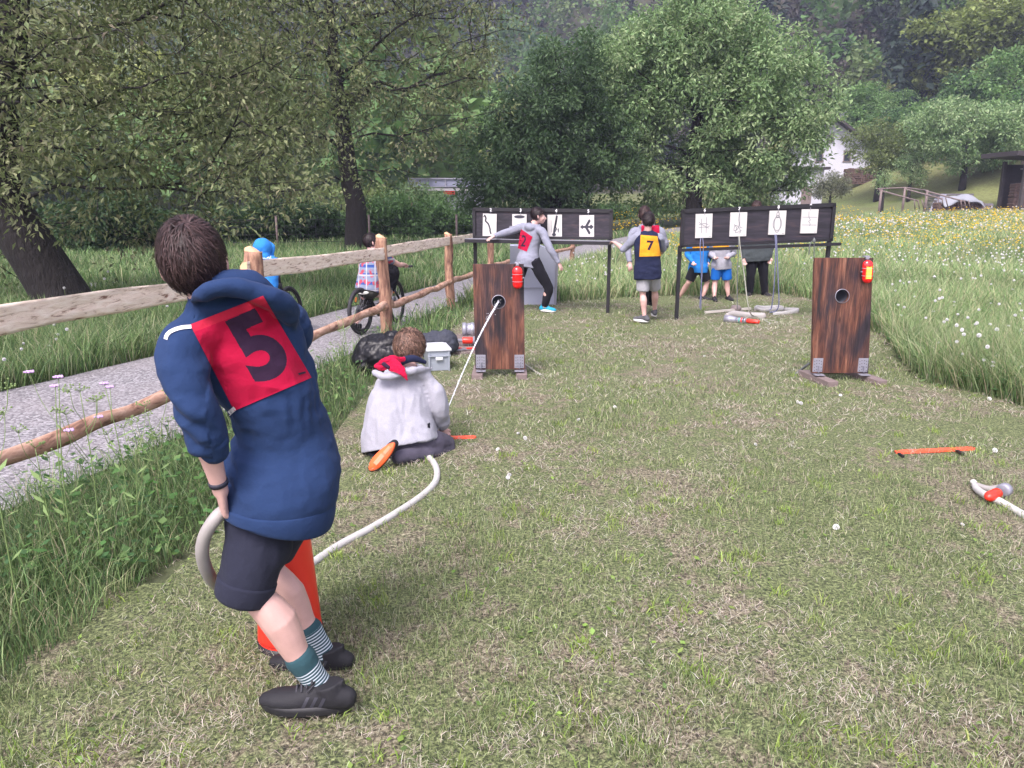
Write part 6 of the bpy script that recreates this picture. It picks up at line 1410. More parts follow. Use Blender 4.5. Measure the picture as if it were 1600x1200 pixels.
# collar and hood lying on the back
b.tube([at(300, 470, 2.02), at(318, 458, 1.99), at(350, 447, 1.99), at(388, 449, 2.01), at(424, 464, 2.05), at(450, 484, 2.12), at(462, 502, 2.2)], [(.020, .02), (.030, .026), (.036, .03), (.038, .032), (.038, .032), (.034, .03), (.022, .022)], 18, 4, cap='round')
b.tube([at(350, 470, 2.14), at(338, 446, 2.13)], [(.085, .075), (.068, .066)], 18, 2, side=rs)
b.ell(at(338, 486, 2.11), (.085, .07, .06)); b.tube([at(318, 480, 2.08), at(400, 496, 2.14)], [.055, .065], 14, cap='round')
b.tube([at(306, 478, 2.08), at(306, 462, 2.12), at(320, 450, 2.2)], [.03, .026, .02], 12, 3, cap='round')
b.tube([at(335, 448, 2.06), at(365, 440, 2.08), at(400, 447, 2.12), at(430, 466, 2.18)], [.040, .042, .042, .034], 18, 4, cap='round')
b.tube([at(436, 480, 2.09), at(453, 496, 2.13), at(459, 508, 2.17)], [.030, .030, .020], 14, 3, cap='round')
zh = at(437, 796, 2.2).z
ff = foldf(.018, 6.5, (1, 1, 1.25), .0022, 4.0)
def f_blue(c, n):
    d = ff(c, n)
    w = math.exp(-((c.z - at(424, 630, 2.21).z) / .05) ** 2)      # gathered just under the bib
    ang = math.atan2(c.y - 2.21, c.x + .66); d += w * .0018 * math.sin(ang * 17 + 3 * noise.noise(c * 9))
    if c.x < -.80 and c.z > .8: d += .006 * math.sin(c.z * 70 + c.x * 60 + 4 * noise.noise(c * 8)) * min(1, max(0, (1.25 - c.z) * 5))
    e_ = max(0, min(1, (c.z - zh - .02) / .09)); d = d * (.15 + .85 * e_) - .003 * (1 - e_)
    return d
hood5 = b.skin('hoodie', BLUEH, root, .0055, 5, f_blue)
b = MB(); q = .003
b.tube([at(437, 779, 2.19), at(437, 788, 2.19), at(437, 798, 2.19), at(436, 803, 2.19)], [(.1645, .1665), (.1670, .1690), (.1655, .1675), (.160, .162)], 64, 3, side=rh); b.build('waistband', BLUEH, root)
b = MB(); b.tube([at(331, 690, 2.005), at(335, 703, 2.015)], [.046, .041], 20, cap='round'); b.skin('cuff', BLUEH, root, .005, 2, foldf(.002, 20))
bv5 = bvh_of(hood5)
decal('number_bib', bv5, [(297, 507), (411, 462), (487, 590), (366, 642)], 2.1, root, [REDB, NAVYN, REDH], 190, '5', .98, (.625, .475), -2, .04, .004, .9, 12, lambda u, v: v < .085, gsx=1.0)
def strap(pts, w, lift=.0045):
    O = V((0, 0, CAM_H)); P = catmull([(a, b_, 0) for a, b_ in pts], 8); b = MB(); vs = []
    for i, p in enumerate(P):
        d0 = P[min(i + 1, len(P) - 1)] - P[max(i - 1, 0)]; nn = np.array([-d0[1], d0[0]]) / (np.hypot(*d0[:2]) + 1e-9) * w / 2
        for sg in (-1, 1):
            d = ray(p[0] + sg * nn[0], p[1] + sg * nn[1]); h = bv5.ray_cast(O, d); q = h[0] if h[0] is not None else (vs[-2] if len(vs) > 1 else O + d * 2.1); vs.append(V(q) - d.normalized() * lift)
    b.add(vs, [(2 * i, 2 * i + 1, 2 * i + 3, 2 * i + 2) for i in range(len(P) - 1)], True); return b.build('bib_strap', WHTAPE, root)
strap([(299, 510), (282, 512), (268, 517), (261, 523), (258.5, 530)], 6); strap([(367, 638), (360, 644), (355, 649)], 7)
decal('bib_tag', bv5, [(466, 583), (477, 580), (478, 583), (467, 586)], 2.1, root, [NAVYN], 6, lift=.010, smooth=0)
# shorts
b = MB(); hmL = at(382, 922, 2.13); hmR = at(438, 872, 2.40)
b.ell(pel - V((0, 0, .02)), (.155, .15, .12), (rp_, V((0, 0, 1)).cross(rp_), V((0, 0, 1))), 24, 14)
b.tube([hipL + V((-.01, .0, .03)), at(406, 830, 2.165), at(393, 880, 2.14), at(381, 927, 2.13)], [(.098, .10), (.096, .098), (.089, .091), (.082, .084)], 26, 3, side=V((.1, 1, 0)))
b.tube([hipR + V((0, 0, .02)), at(440, 820, 2.36), at(425, 862, 2.38)], [(.095, .10), (.085, .088), (.074, .074)], 24, 3, side=V((.1, 1, 0)))
hzs = at(383, 916, 2.13).z; fs_ = foldf(.009, 10, (1, 1, .6), .001, 7.0); b.skin('shorts', CHAR, root, .0055, 4, lambda c, n: fs_(c, n) * max(.1, min(1, (c.z - hzs) / .08)))
b = MB(); b.tube([at(387, 905, 2.134), at(383.5, 918, 2.13), at(380.5, 929, 2.13)], [(.0875, .0895), (.0865, .0885), (.0845, .0865)], 40, 3, side=V((.1, 1, 0))); b.build('shorts_hem', CHAR, root)

# striped socks
m_, N_, L_, B_q = nt('striped_sock'); t_ = tc(N_); sp = N_.new('ShaderNodeSeparateXYZ'); mp_ = N_.new('ShaderNodeMapping')
def sock(kn, an, s, z1, z0, name='sock'):
    ax = (V(kn) - V(an)).normalized(); P = [V(an) - ax * .03, V(an), V(an) + ax * z1 * .5, V(an) + ax * z1]; m = bpy.data.materials.new('striped_sock'); m.use_nodes = True; N, L, B = m.node_tree.nodes, m.node_tree.links, m.node_tree.nodes['Principled BSDF']
    t = tc(N); dp = N.new('ShaderNodeVectorMath'); dp.operation = 'DOT_PRODUCT'; L.new(t, dp.inputs[0]); dp.inputs[1].default_value = ax
    su = N.new('ShaderNodeMath'); su.operation = 'SUBTRACT'; L.new(dp.outputs['Value'], su.inputs[0]); su.inputs[1].default_value = V(an).dot(ax)
    fr_ = N.new('ShaderNodeMath'); fr_.operation = 'MULTIPLY'; L.new(su.outputs[0], fr_.inputs[0]); fr_.inputs[1].default_value = 2 * math.pi / .0105
    si = N.new('ShaderNodeMath'); si.operation = 'SINE'; L.new(fr_.outputs[0], si.inputs[0]); g1 = N.new('ShaderNodeMath'); g1.operation = 'GREATER_THAN'; L.new(si.outputs[0], g1.inputs[0]); g1.inputs[1].default_value = .35
    lt = N.new('ShaderNodeMath'); lt.operation = 'LESS_THAN'; L.new(su.outputs[0], lt.inputs[0]); lt.inputs[1].default_value = z0; mu = N.new('ShaderNodeMath'); mu.operation = 'MULTIPLY'; L.new(g1.outputs[0], mu.inputs[0]); L.new(lt.outputs[0], mu.inputs[1])
    L.new(mixc(N, L, mu.outputs[0], (.018, .06, .075), (.50, .56, .62)), B.inputs['Base Color']); B.inputs['Roughness'].default_value = .95; bump(N, L, B, noisen(N, L, 60, 3, t), .4, .004)
    b = MB(); b.tube(P, [(.041 * s, .044 * s), (.040 * s, .042 * s), (.043 * s, .044 * s), (.049 * s, .050 * s)], 20, 4, cap='round')
    return b.skin(name, m, root, .004, 2, foldf(.0015, 18))
sock(knL, anL, .98, .105, .072); sock(knR, anR, .86, .085, .085)
shoe(at(509, 1080, 2.135), (-1, .03, 0), 1.0, SHOEB, SOLEB, root, L=.285, laces=LACE, stripes=STRI, drop=.062, vox=.005)
shoe(at(512, 1022, 2.40), (-1, .05, 0), .98, SHOEB, SOLEB, root, L=.285, laces=LACE, stripes=STRI, drop=.066, vox=.005)
MB().tube([wrL.lerp(elL, .10), wrL.lerp(elL, .16)], .027, 18, cap='flat').build('wristband', simple('dark_band', (.02, .02, .035), .6, .2, 8), root)

# ---------- bucket pump, hoses, jet
pc = gr(455, 1003, 0); pump = thing('bucket_pump', 'red conical bucket pump standing behind the bare legs of the boy in blue', 'pump', tuple(pc))
prof = [(.118, .0), (.120, .012), (.117, .03), (.092, .46), (.090, .50), (.094, .505), (.094, .515), (.088, .52)]
MB().lathe(pc, prof, 40).build('bucket', REDP, pump); MB().lathe(pc, [(.121, 0), (.1215, .006), (.1185, .035), (.1165, .035)], 40, cap=False).build('base_rim', BLACKP, pump)
b = MB(); b.lathe(pc + V((0, 0, .51)), [(.03, 0), (.03, .05), (.014, .06), (.012, .16)], 16); b.tube([pc + V((-.10, 0, .67)), pc + V((.02, 0, .67))], .014, 10, cap='round'); b.build('plunger_handle', STEEL, pump)
b = MB(); b.tube([pc + V((.083, -.01, .50)), pc + V((.10, -.015, .47)), pc + V((.095, -.02, .43)), pc + V((.087, -.02, .45))], .007, 8, 3, cap='round'); b.build('hook', REDP, pump)
MB().lathe(pc + V((0, 0, .015)), [(.1205, .03), (.1205, .034)], 40, cap=False).build('seam', simple('seam_red', (.35, .02, .02), .4, .1, 5, bs=0), pump)
hl = thing('delivery_hose', 'thick pale hose looping from the boy in blue across the lawn to the kneeling boy', 'hose', tuple(gr(500, 880)))
hz_ = .022
P_ = [at(357, 800, 2.13), at(346, 801, 2.10), at(333, 815, 2.08), at(320, 838, 2.08), at(316, 866, 2.10), at(324, 893, 2.15), at(338, 912, 2.25), at(368, 925, 2.45), pc + V((-.02, .22, .12)), gr(455, 905, .03), gr(488, 880, hz_), gr(530, 852, hz_), gr(580, 825, hz_), gr(625, 798, hz_), gr(660, 774, hz_), gr(679, 755, hz_), gr(683, 738, hz_), gr(677, 722, hz_), gr(660, 706, hz_ + .02)]
b = MB(); b.tube([V(p) for p in P_[:9]], .0195, 16, 6, cap='round'); b.build('grey_section', HOSEG, hl)
b = MB(); b.tube([V(p) for p in P_[8:]], [.019] * 11, 16, 6, cap='round'); b.build('white_section', HOSE, hl)
nzz = thing('jet_nozzle', 'small branch nozzle held low by the kneeling boy', 'nozzle', tuple(gr(690, 690)))
n0, n1 = at(672, 688, 4.72), at(694, 652, 4.93); dn = (n1 - n0).normalized(); ax = (dn.cross(V((0, 0, 1))).normalized(), V((0, 0, 1)), dn); ax = (ax[0], dn.cross(ax[0]), dn)
MB().lathe(n0, [(.018, 0), (.02, .03), (.016, .05), (.014, .12), (.007, (n1 - n0).length)], 14, ax).build('barrel', STEEL, nzz)
m_, N_, L_, B_q = nt('water_jet'); B_q.inputs['Base Color'].default_value = (.78, .80, .86, 1); B_q.inputs['Roughness'].default_value = .15; B_q.inputs['Transmission Weight'].default_value = .25; B_q.inputs['IOR'].default_value = 1.2; WATER = m_
hit = qL(-.003, HL / 2 - .34, -.03)
b = MB(); n_ = 60; P_ = [n1.lerp(hit, i / n_) + V((0, 0, .05 * math.sin(math.pi * i / n_))) + V((0, 0, .002 * math.sin(i * 2.1))) for i in range(n_ + 1)]
b.tube(P_, [.0035 + .007 * (i / n_) ** 1.3 + .001 * math.sin(i * 1.7) for i in range(n_ + 1)], 8, 1); jt = b.build('water_jet', WATER); tagp(jt, 'thin straight water jet shooting from the kneeling boy into the hole of the left target', 'water jet')
rj = random.Random(4); b = MB()
for i in range(26): 
    u_ = rj.uniform(.75, 1.0); p = n1.lerp(hit, u_) + V((rj.uniform(-.03, .03), rj.uniform(-.02, .02), rj.uniform(-.02, .03) + .05 * math.sin(math.pi * u_))); b.ell(p, (.003,) * 3, n=6, m=4)
b.build('spray_drops', WATER, jt)

# ---------- kneeling boy
root = thing('person', 'kneeling boy in a white hooded sweatshirt with a red neckerchief, aiming the jet', 'person', tuple(gr(640, 720)))
hc = at(641, 545, 4.96); fk = norm((.42, .80, -.42)); uk = norm((.12, .38, .9)); rk = norm((.80, -.60, 0)); nk = at(642, 580, 4.86)
pel = at(628, 688, 4.72); knR_, anR_ = at(698, 694, 4.86), at(622, 715, 4.52); knL_, anL_ = at(690, 690, 5.15), at(600, 706, 4.80)
shR, elR, wrR = at(673, 600, 4.80), at(684, 640, 4.80), at(691, 668, 4.90); shL, elL, wrL = at(612, 590, 4.98), at(650, 650, 5.12), at(686, 672, 5.0)
b = MB(); head_shape(b, hc, fk, uk, 1.0, nk); arm(b, shR, elR, wrR, .95); arm(b, shL, elL, wrL, .95)
hand(b, wrR, (.15, .25, -1), (-.3, .9, .1), .92, .9, 1); hand(b, wrL, (.5, -.1, -.8), (0, -.9, .2), .92, .9, -1)
b.tube([nk, pel], [(.08, .05), (.10, .08)], 16, side=rk); b.skin('body', SKIN, root, .0065, 3); eyes(hc, fk, uk, 1.0, root)
hair(hc, fk, uk, 1.03, HAIR_LIGHT, 4200, root, .075, .30, 9, .009, messy=.55)
b = MB(); r1 = norm((.93, -.35, 0)); r2 = norm((.97, -.2, .05))
tors(b, [(at(626, 696, 4.74), .262, .200, r2), (at(623, 678, 4.76), .250, .195, r2), (at(624, 650, 4.80), .226, .180, r2), (at(630, 622, 4.83), .200, .155, r1), (at(637, 598, 4.85), .172, .125, r1), (at(643, 582, 4.86), .120, .095, r1), (at(645, 571, 4.86), .070, .07, r1)], 36)
b.tube([at(622, 590, 4.80), at(645, 582, 4.78), at(668, 590, 4.80)], .055, 12, 3, cap='round')
b.tube([at(652, 586, 4.84), shR, at(681, 622, 4.79), at(688, 643, 4.80), at(692, 662, 4.88)], [.06, .066, .062, .052, .040], 18, 3, cap='round')
b.tube([at(625, 590, 4.92), shL, elL, wrL.lerp(elL, .2)], [.06, .066, .058, .044], 16, 3, cap='round')
b.tube([at(587, 582, 4.74), at(600, 588, 4.68), at(622, 586, 4.68), at(648, 578, 4.72), at(670, 577, 4.80), at(676, 574, 4.88)], [(.012, .010), (.020, .017), (.024, .020), (.026, .022), (.026, .022), (.014, .012)], 14, 4, cap='round')
fk_ = foldf(.030, 7.0, (1.2, 1.2, .45), .003, 12.0); zk = at(626, 696, 4.74).z; kn_hoodie = b.skin('hooded_sweatshirt', WHITEM, root, .0075, 4, lambda c, n: fk_(c, n) * max(.1, min(1, (c.z - zk) / .12)))
b = MB(); b.tube([at(624, 699, 4.75), at(623, 706, 4.76)], [(.245, .185), (.235, .175)], 30, side=r2); b.skin('sweatshirt_lining', BLACKC, root, .009, 2)
bvk = bvh_of(kn_hoodie)
decal('pocket_slit', bvk, [(668, 662), (672, 660), (672, 669), (668, 668)], 4.8, root, [BLACKC], 6, lift=.003, smooth=0)
b = MB(); b.tube([at(610, 576, 4.86), at(625, 566, 4.80), at(645, 560, 4.80), at(664, 566, 4.84)], [.018, .026, .024, .014], 12, 4, cap='round'); b.skin('jersey_collar', NAVYC, root, .006, 2)
b = MB()
b.tube([at(588, 571, 4.76), at(600, 565, 4.72), at(615, 562, 4.71), at(632, 562, 4.74)], [(.010, .008), (.022, .012), (.028, .016), (.020, .012)], 12, 4, side=V((0, 0, 1)), cap='round')
b.tube([at(586, 573, 4.75), at(596, 576, 4.70), at(606, 572, 4.69)], [(.008, .006), (.020, .010), (.02, .01)], 10, 3, side=V((0, 0, 1)), cap='round')
b.tube([at(608, 568, 4.70), at(620, 574, 4.655), at(629, 582, 4.635), at(637, 594, 4.63)], [(.040, .008), (.042, .008), (.028, .007), (.004, .003)], 12, 4, side=V((.6, 0, .8)), cap='round')
b.skin('neckerchief', REDB, root, .0045, 2, foldf(.011, 20, (1, 1, 1), .003, 3))
b = MB(); b.tube([at(600, 569, 4.685), at(607, 574, 4.675)], [.014, .012], 8, cap='round'); b.build('neckerchief_knot', NAVYN, root)
b = MB()
b.tube([pel, at(668, 690, 4.72), knR_ + V((-.01, 0, .0))], [.105, .088, .070], 18, 3, cap='round'); b.tube([knR_ + V((0, -.02, -.03)), at(668, 708, 4.66), anR_], [.062, .056, .046], 16, 3, cap='round')
b.tube([pel, at(660, 684, 5.0), knL_], [.10, .088, .070], 16, 3, cap='round'); b.tube([knL_ + V((0, 0, -.03)), anL_], [.062, .046], 16, 3, cap='round'); b.ell(pel, (.16, .14, .10))
b.skin('trousers', DKGREY, root, .0075, 4, foldf(.007, 10, (1, 1, 1), .001, 5))
ORS = simple('orange_sole', (.85, .13, .035), .5, .08, 30, bs=.1)
m_, N_, L_, B_q = nt('black_trainer'); B_q.inputs['Base Color'].default_value = (.012, .012, .016, 1); B_q.inputs['Roughness'].default_value = .8
# right foot: toes on the ground, sole turned to the camera
sd0 = norm(at(612, 697, 4.42) - at(582, 732, 4.38)); upv = norm((.50, .72, .30)); upv = (upv - sd0 * upv.dot(sd0)).normalized()
shoe(at(601, 707, 4.40) + upv * .072 + sd0 * .02, -sd0, .86, SHOEB, ORS, root, up=upv, L=.26, vox=.006, tread=simple('pale_tread', (.72, .22, .12), .6, .1, 9, bs=0))
shoe(anL_ + V((-.02, 0, 0)), (-.8, -.1, -.55), .92, SHOEB, ORS, root, up=norm((-.5, .3, .6)), L=.26, vox=.007)

# ---------- generic figure for the people further back
def figure(label, hc, f, u, s, nk, pel, sd_sh, sd_hip, armL, armR, legL, legR, footL, footR, top, bottom, shoes, hairm, sleeve=1.0, hem=.10, legcut=.45, hood=True, chest=(.155, .10), waist=(.135, .10), hip=(.15, .11), curl=.45, vx=.0095, shoesole=None, hairn=700, face=True, nrm=((0, 1, 0), (0, 1, 0)), sleevemat=None, group=None, baggy=1.0, hairlen=.05, hairmask=hmask, fa=.008):
    root = thing('person', label, 'person', (pel.x, pel.y, hz(pel.x, pel.y)), 0, group); f, u = norm(f), norm(u); sh = norm(sd_sh); hp2 = norm(sd_hip)
    b = MB(); head_shape(b, hc, f, u, s, nk); arm(b, *armL, s); arm(b, *armR, s)
    chest, waist, hip = [(q[0] * 1.16, q[1] * 1.16) for q in (chest, waist, hip)]
    for a_, nn, th in ((armL, nrm[0], -1), (armR, nrm[1], 1)): d = (a_[2] - a_[1]).normalized(); hand(b, V(a_[2]), (d + V((0, 0, -.15))), nn, s * .92, curl, th)
    fw = hp2.cross(V((0, 0, -1)))
    leg(b, V(legL[0]) - V((0, 0, .07)), *legL[1:], s * .9, fwd=fw, top=.055); leg(b, V(legR[0]) - V((0, 0, .07)), *legR[1:], s * .9, fwd=fw, top=.055); b.tube([pel, nk], [(.08 * s, .05 * s), (.08 * s, .05 * s)], 12, side=sh)
    b.skin('body', SKIN, root, vx * .85, 2)
    if face: eyes(hc, f, u, s, root)
    if hairm: hair(hc, f, u, s * 1.03, hairm, hairn, root, hairlen, .12, int(abs(hc.x) * 100) % 97, .011, mask=hairmask)
    ax = (nk - pel); b = MB(); c = lambda t, o=0: pel + ax * t + V((0, 0, o)); mixs = lambda t: (hp2 * (1 - t) + sh * t)
    k = s * baggy; up_ = ax.normalized()
    b.tube([c(0) - up_ * hem * s, c(0), c(.22), c(.45), c(.70), c(.88), c(.97), c(1.04)], [(hip[0] * k, hip[1] * k), (hip[0] * k * 1.02, hip[1] * k * 1.02), (waist[0] * k, waist[1] * k), (waist[0] * k * 1.02, waist[1] * k), (chest[0] * k, chest[1] * k), (chest[0] * k * .98, chest[1] * k * .85), (chest[0] * k * .66, .075 * k), (.06 * s, .055 * s)], 26, 4, side=[mixs(t) for t in (0, 0, .3, .5, .9, 1, 1, 1)])
    sb = MB()
    for a_ in (armL, armR):
        P = [c(.86).lerp(V(a_[0]), .5), V(a_[0]), V(a_[0]).lerp(V(a_[1]), .5), V(a_[1]), V(a_[1]).lerp(V(a_[2]), .5), V(a_[2])]; rr = [.06, .066, .060, .052, .045, .036]
        n_ = 6 if sleeve >= 1 else 4 if sleeve > .5 else 3
        (sb if sleevemat else b).tube(P[:n_], [x * k for x in rr[:n_]], 14, 3, cap='round' if n_ < 6 else 'flat')
    if hood:
        b.tube([nk + sh * -.085 * s + f * .02 * s, nk - sh * .08 * s - fw * .05 * s + V((0, 0, -.02)), nk - fw * .10 * s + V((0, 0, -.045 * s)), nk + sh * .08 * s - fw * .05 * s + V((0, 0, -.02)), nk + sh * .085 * s + f * .02 * s], [.024 * s, .038 * s, .055 * s, .038 * s, .024 * s], 12, 4, cap='round')
    o = b.skin('hoodie' if hood else 'shirt', top, root, vx, 3, foldf(fa, 9, (1, 1, 1.5), .001, hc.x))
    root_top = o
    if sleevemat: sb.skin('sleeves', sleevemat, root, vx, 3, foldf(fa, 9, (1, 1, 1.5), .001, hc.x))
    b = MB(); b.ell(pel - V((0, 0, .03)), (hip[0] * .92 * s, hip[1] * .95 * s, .11 * s), (hp2, V((0, 0, 1)).cross(hp2), V((0, 0, 1))), 18, 12)
    for (h, kn, an) in (legL, legR):
        h, kn, an = V(h), V(kn), V(an)
        if legcut < 1: b.tube([h + V((0, 0, .02)), h.lerp(kn, .5), h.lerp(kn, min(1, legcut * 2))], [(.098 * s, .098 * s), (.094 * s, .092 * s), (.088 * s, .088 * s)], 16, 3)
        else: b.tube([h + V((0, 0, .02)), h.lerp(kn, .5), kn, kn.lerp(an, .5), an.lerp(kn, .04)], [.094 * s, .090 * s, .072 * s, .066 * s, .054 * s], 16, 3)
    for (h, kn, an) in (legL, legR): b.ell(V(h).lerp(pel, .25), (.09 * s, .09 * s, .09 * s))
    b.skin('shorts' if legcut < 1 else 'trousers', bottom, root, vx, 3, foldf(fa * .8, 10, (1, 1, .8), .001, hc.x + 2))
    for (h, kn, an), fd in ((legL, footL), (legR, footR)): shoe(V(an), fd[:3], s * .95, shoes, shoesole or SOLEB, root, L=.25, vox=.009, drop=fd[3] if len(fd) > 3 else .068)
    return root, o

SHOEC = simple('cyan_canvas_shoe', (.01, .28, .45), .7, .1, 20); SOLEW = simple('white_sole', (.65, .65, .65), .6, .05, 10, bs=0); SHOEG = simple('grey_sneaker', (.07, .07, .08), .8, .3, 30); SOCKW = cloth('white_sock', (.6, .6, .6))
# runner numbered 2
Y = 11.25
root, top = figure('child in a grey hoodie with a red bib numbered 2, striding past the left panel',
    at(841, 337, Y), (.95, .05, -.12), (.0, .0, 1), .98, at(833, 351, Y), at(826, 404, Y), (.80, -.60, -.1), (.80, -.60, 0),
    (at(817, 355, Y + .12), at(790, 363, Y + .18), at(772, 369, Y + .1)), (at(847, 362, Y - .15), at(859, 388, Y - .25), at(873, 411, Y - .25)),
    (at(819, 408, Y + .08), at(806, 446, Y + .1), at(790, 478, Y + .3)), (at(834, 408, Y - .1), at(857, 450, Y - .05), at(851, 480, Y - .0)),
    (.6, .5, -.6), (.95, -.25, -.05, .06), GREYM, BLACKC, SHOEC, HAIR_DARK, legcut=1.0, nrm=((0, .2, -1), (0, .5, -1)), shoesole=SOLEW, hairn=900, chest=(.15, .10), waist=(.13, .10), hip=(.155, .150), hem=.12, curl=.3)
bvr = bvh_of(top); decal('number_bib', bvr, [(814, 358), (832, 370), (823, 393), (809, 388)], Y, root, [REDB, NAVYN], 60, '2', .85, (.42, .5), -8, .02, .006, .9, 6)
MB().tube([at(851, 481, Y), at(852, 476, Y)], .042, 14).build('sock', SOCKW, root)
# boy numbered 7
Y = 10.2
root, top = figure('boy in an amber bib numbered 7, resting one hand on the panel shelf',
    at(1013, 345, Y), (.1, 1, -.05), (.03, 0, 1), .96, at(1012, 362, Y), at(1012, 421, Y), (1, .05, 0), (1, .1, 0),
    (at(996, 370, Y), at(974, 389, Y + .1), at(961, 379, Y + .35)), (at(1030, 372, Y), at(1036, 388, Y + .15), at(1031, 395, Y + .35)),
    (at(1005, 425, Y), at(1004, 457, Y + .02), at(1007, 496, Y - .02)), (at(1020, 425, Y + .03), at(1023, 452, Y + .2), at(1023, 487, Y + .38)),
    (-.7, .6, 0, .06), (.05, 1, 0, .06), NAVYC, LGREY, SHOEG, HAIR_DARK, sleeve=.6, sleevemat=GREYM, hood=False, legcut=.46, hem=.13, nrm=((0, 0, -1), (0, 0, -1)), hairn=900, hairlen=.03, chest=(.165, .10), waist=(.155, .105), hip=(.165, .12), shoesole=SOLEW)
bvr = bvh_of(top); decal('number_bib', bvr, [(1001, 367), (1027, 369), (1033, 400), (999, 401)], Y, root, [YELB, NAVYN], 70, '7', .62, (.55, .48), 2, .035, .006, .85, 6)
# child behind him
Y = 10.95
root, top = figure('child in a grey hoodie with a red bib, standing right behind the boy numbered 7',
    at(1007, 335, Y), (.25, 1, -.05), (0, 0, 1), .97, at(1010, 352, Y), at(1013, 405, Y), (1, -.1, 0), (1, 0, 0),
    (at(991, 362, Y), at(981, 388, Y - .05), at(984, 410, Y - .15)), (at(1032, 362, Y), at(1040, 382, Y), at(1034, 392, Y + .2)),
    (at(1006, 408, Y), at(1006, 440, Y), at(1007, 478, Y + .1)), (at(1020, 408, Y), at(1017, 438, Y), at(1018, 470, Y + .35)),
    (0, 1, 0), (0, 1, 0), GREYM, BLACKC, SHOEB, HAIR_BROWN, legcut=1.0, hairn=800, chest=(.17, .11), curl=.4)
bvr = bvh_of(top); decal('number_bib', bvr, [(1002, 352), (1030, 352), (1031, 385), (1002, 385)], Y, root, [REDB, NAVYN], 40, '1', .5, (.3, .6), 0, .02, .008, .85, 6)
# three onlookers behind the knot panel (heads partly hidden by it)
Y = 12.75
root, top = figure('child in a blue top and black shorts, striding behind the knot panel',
    at(1096, 356, Y), (-.5, -.85, 0), (0, 0, 1), .92, at(1094, 372, Y), at(1091, 417, Y), (-1, .1, 0), (-.95, .3, 0),
    (at(1107, 380, Y), at(1110, 398, Y + .1), at(1106, 410, Y)), (at(1080, 380, Y), at(1074, 398, Y), at(1083, 410, Y - .2)),
    (at(1098, 420, Y), at(1105, 441, Y), at(1098, 465, Y)), (at(1085, 420, Y), at(1076, 441, Y), at(1060, 466, Y + .2)),
    (.75, -.5, 0, .06), (-.7, -.5, -.2, .07), BRIGHTB, BLACKC, SHOEB, HAIR_BROWN, legcut=.44, hood=False, nrm=((0, 0, 1), (0, -1, .3)), curl=.9)
bvr = bvh_of(top); decal('number_bib', bvr, [(1083, 372), (1104, 372), (1104, 389), (1082, 389)], Y, root, [YELB], 24, lift=.008)
Y = 12.7
root, top = figure('child in a white hoodie and blue shorts, standing behind the knot panel',
    at(1127, 358, Y), (.1, -1, 0), (0, 0, 1), .92, at(1127, 373, Y), at(1127, 412, Y), (-1, 0, 0), (-1, 0, 0),
    (at(1141, 380, Y), at(1147, 396, Y + .1), at(1137, 402, Y - .15)), (at(1113, 380, Y), at(1107, 396, Y + .1), at(1117, 402, Y - .15)),
    (at(1134, 417, Y), at(1136, 441, Y), at(1138, 465, Y)), (at(1120, 417, Y), at(1117, 441, Y), at(1116, 466, Y - .1)),
    (.25, -.95, 0, .06), (-.05, -1, 0, .06), WHITEM, BLUSH, SHOEB, HAIR_BROWN, legcut=.42, hood=True, nrm=((0, 0, 1), (0, -1, .3)), curl=.9, hip=(.155, .115))
decal('number_bib', bvh_of(top), [(1114, 374), (1139, 374), (1139, 388), (1114, 388)], Y, root, [YELB], 24, lift=.008)
Y = 13.25
root, top = figure('tall person in a grey-green parka and black trousers, hair showing above the knot panel',
    at(1182, 325, Y), (-.25, -1, 0), (0, 0, 1), 1.03, at(1183, 342, Y), at(1183, 398, Y), (-1, 0, 0), (-1, 0, 0),
    (at(1200, 352, Y), at(1206, 378, Y + .05), at(1203, 402, Y - .05)), (at(1166, 352, Y), at(1160, 380, Y + .05), at(1163, 404, Y - .05)),
    (at(1191, 402, Y), at(1193, 430, Y), at(1195, 458, Y + .05)), (at(1175, 402, Y), at(1173, 430, Y), at(1172, 458, Y + .1)),
    (.3, -.9, 0, .06), (-.45, -.9, 0, .06), PARKA, BLACKC, SHOEB, HAIR_BROWN, legcut=1.0, hood=True, nrm=((0, 0, 1), (0, 0, 1)), chest=(.18, .12), waist=(.185, .125), hip=(.20, .135), hem=.10)

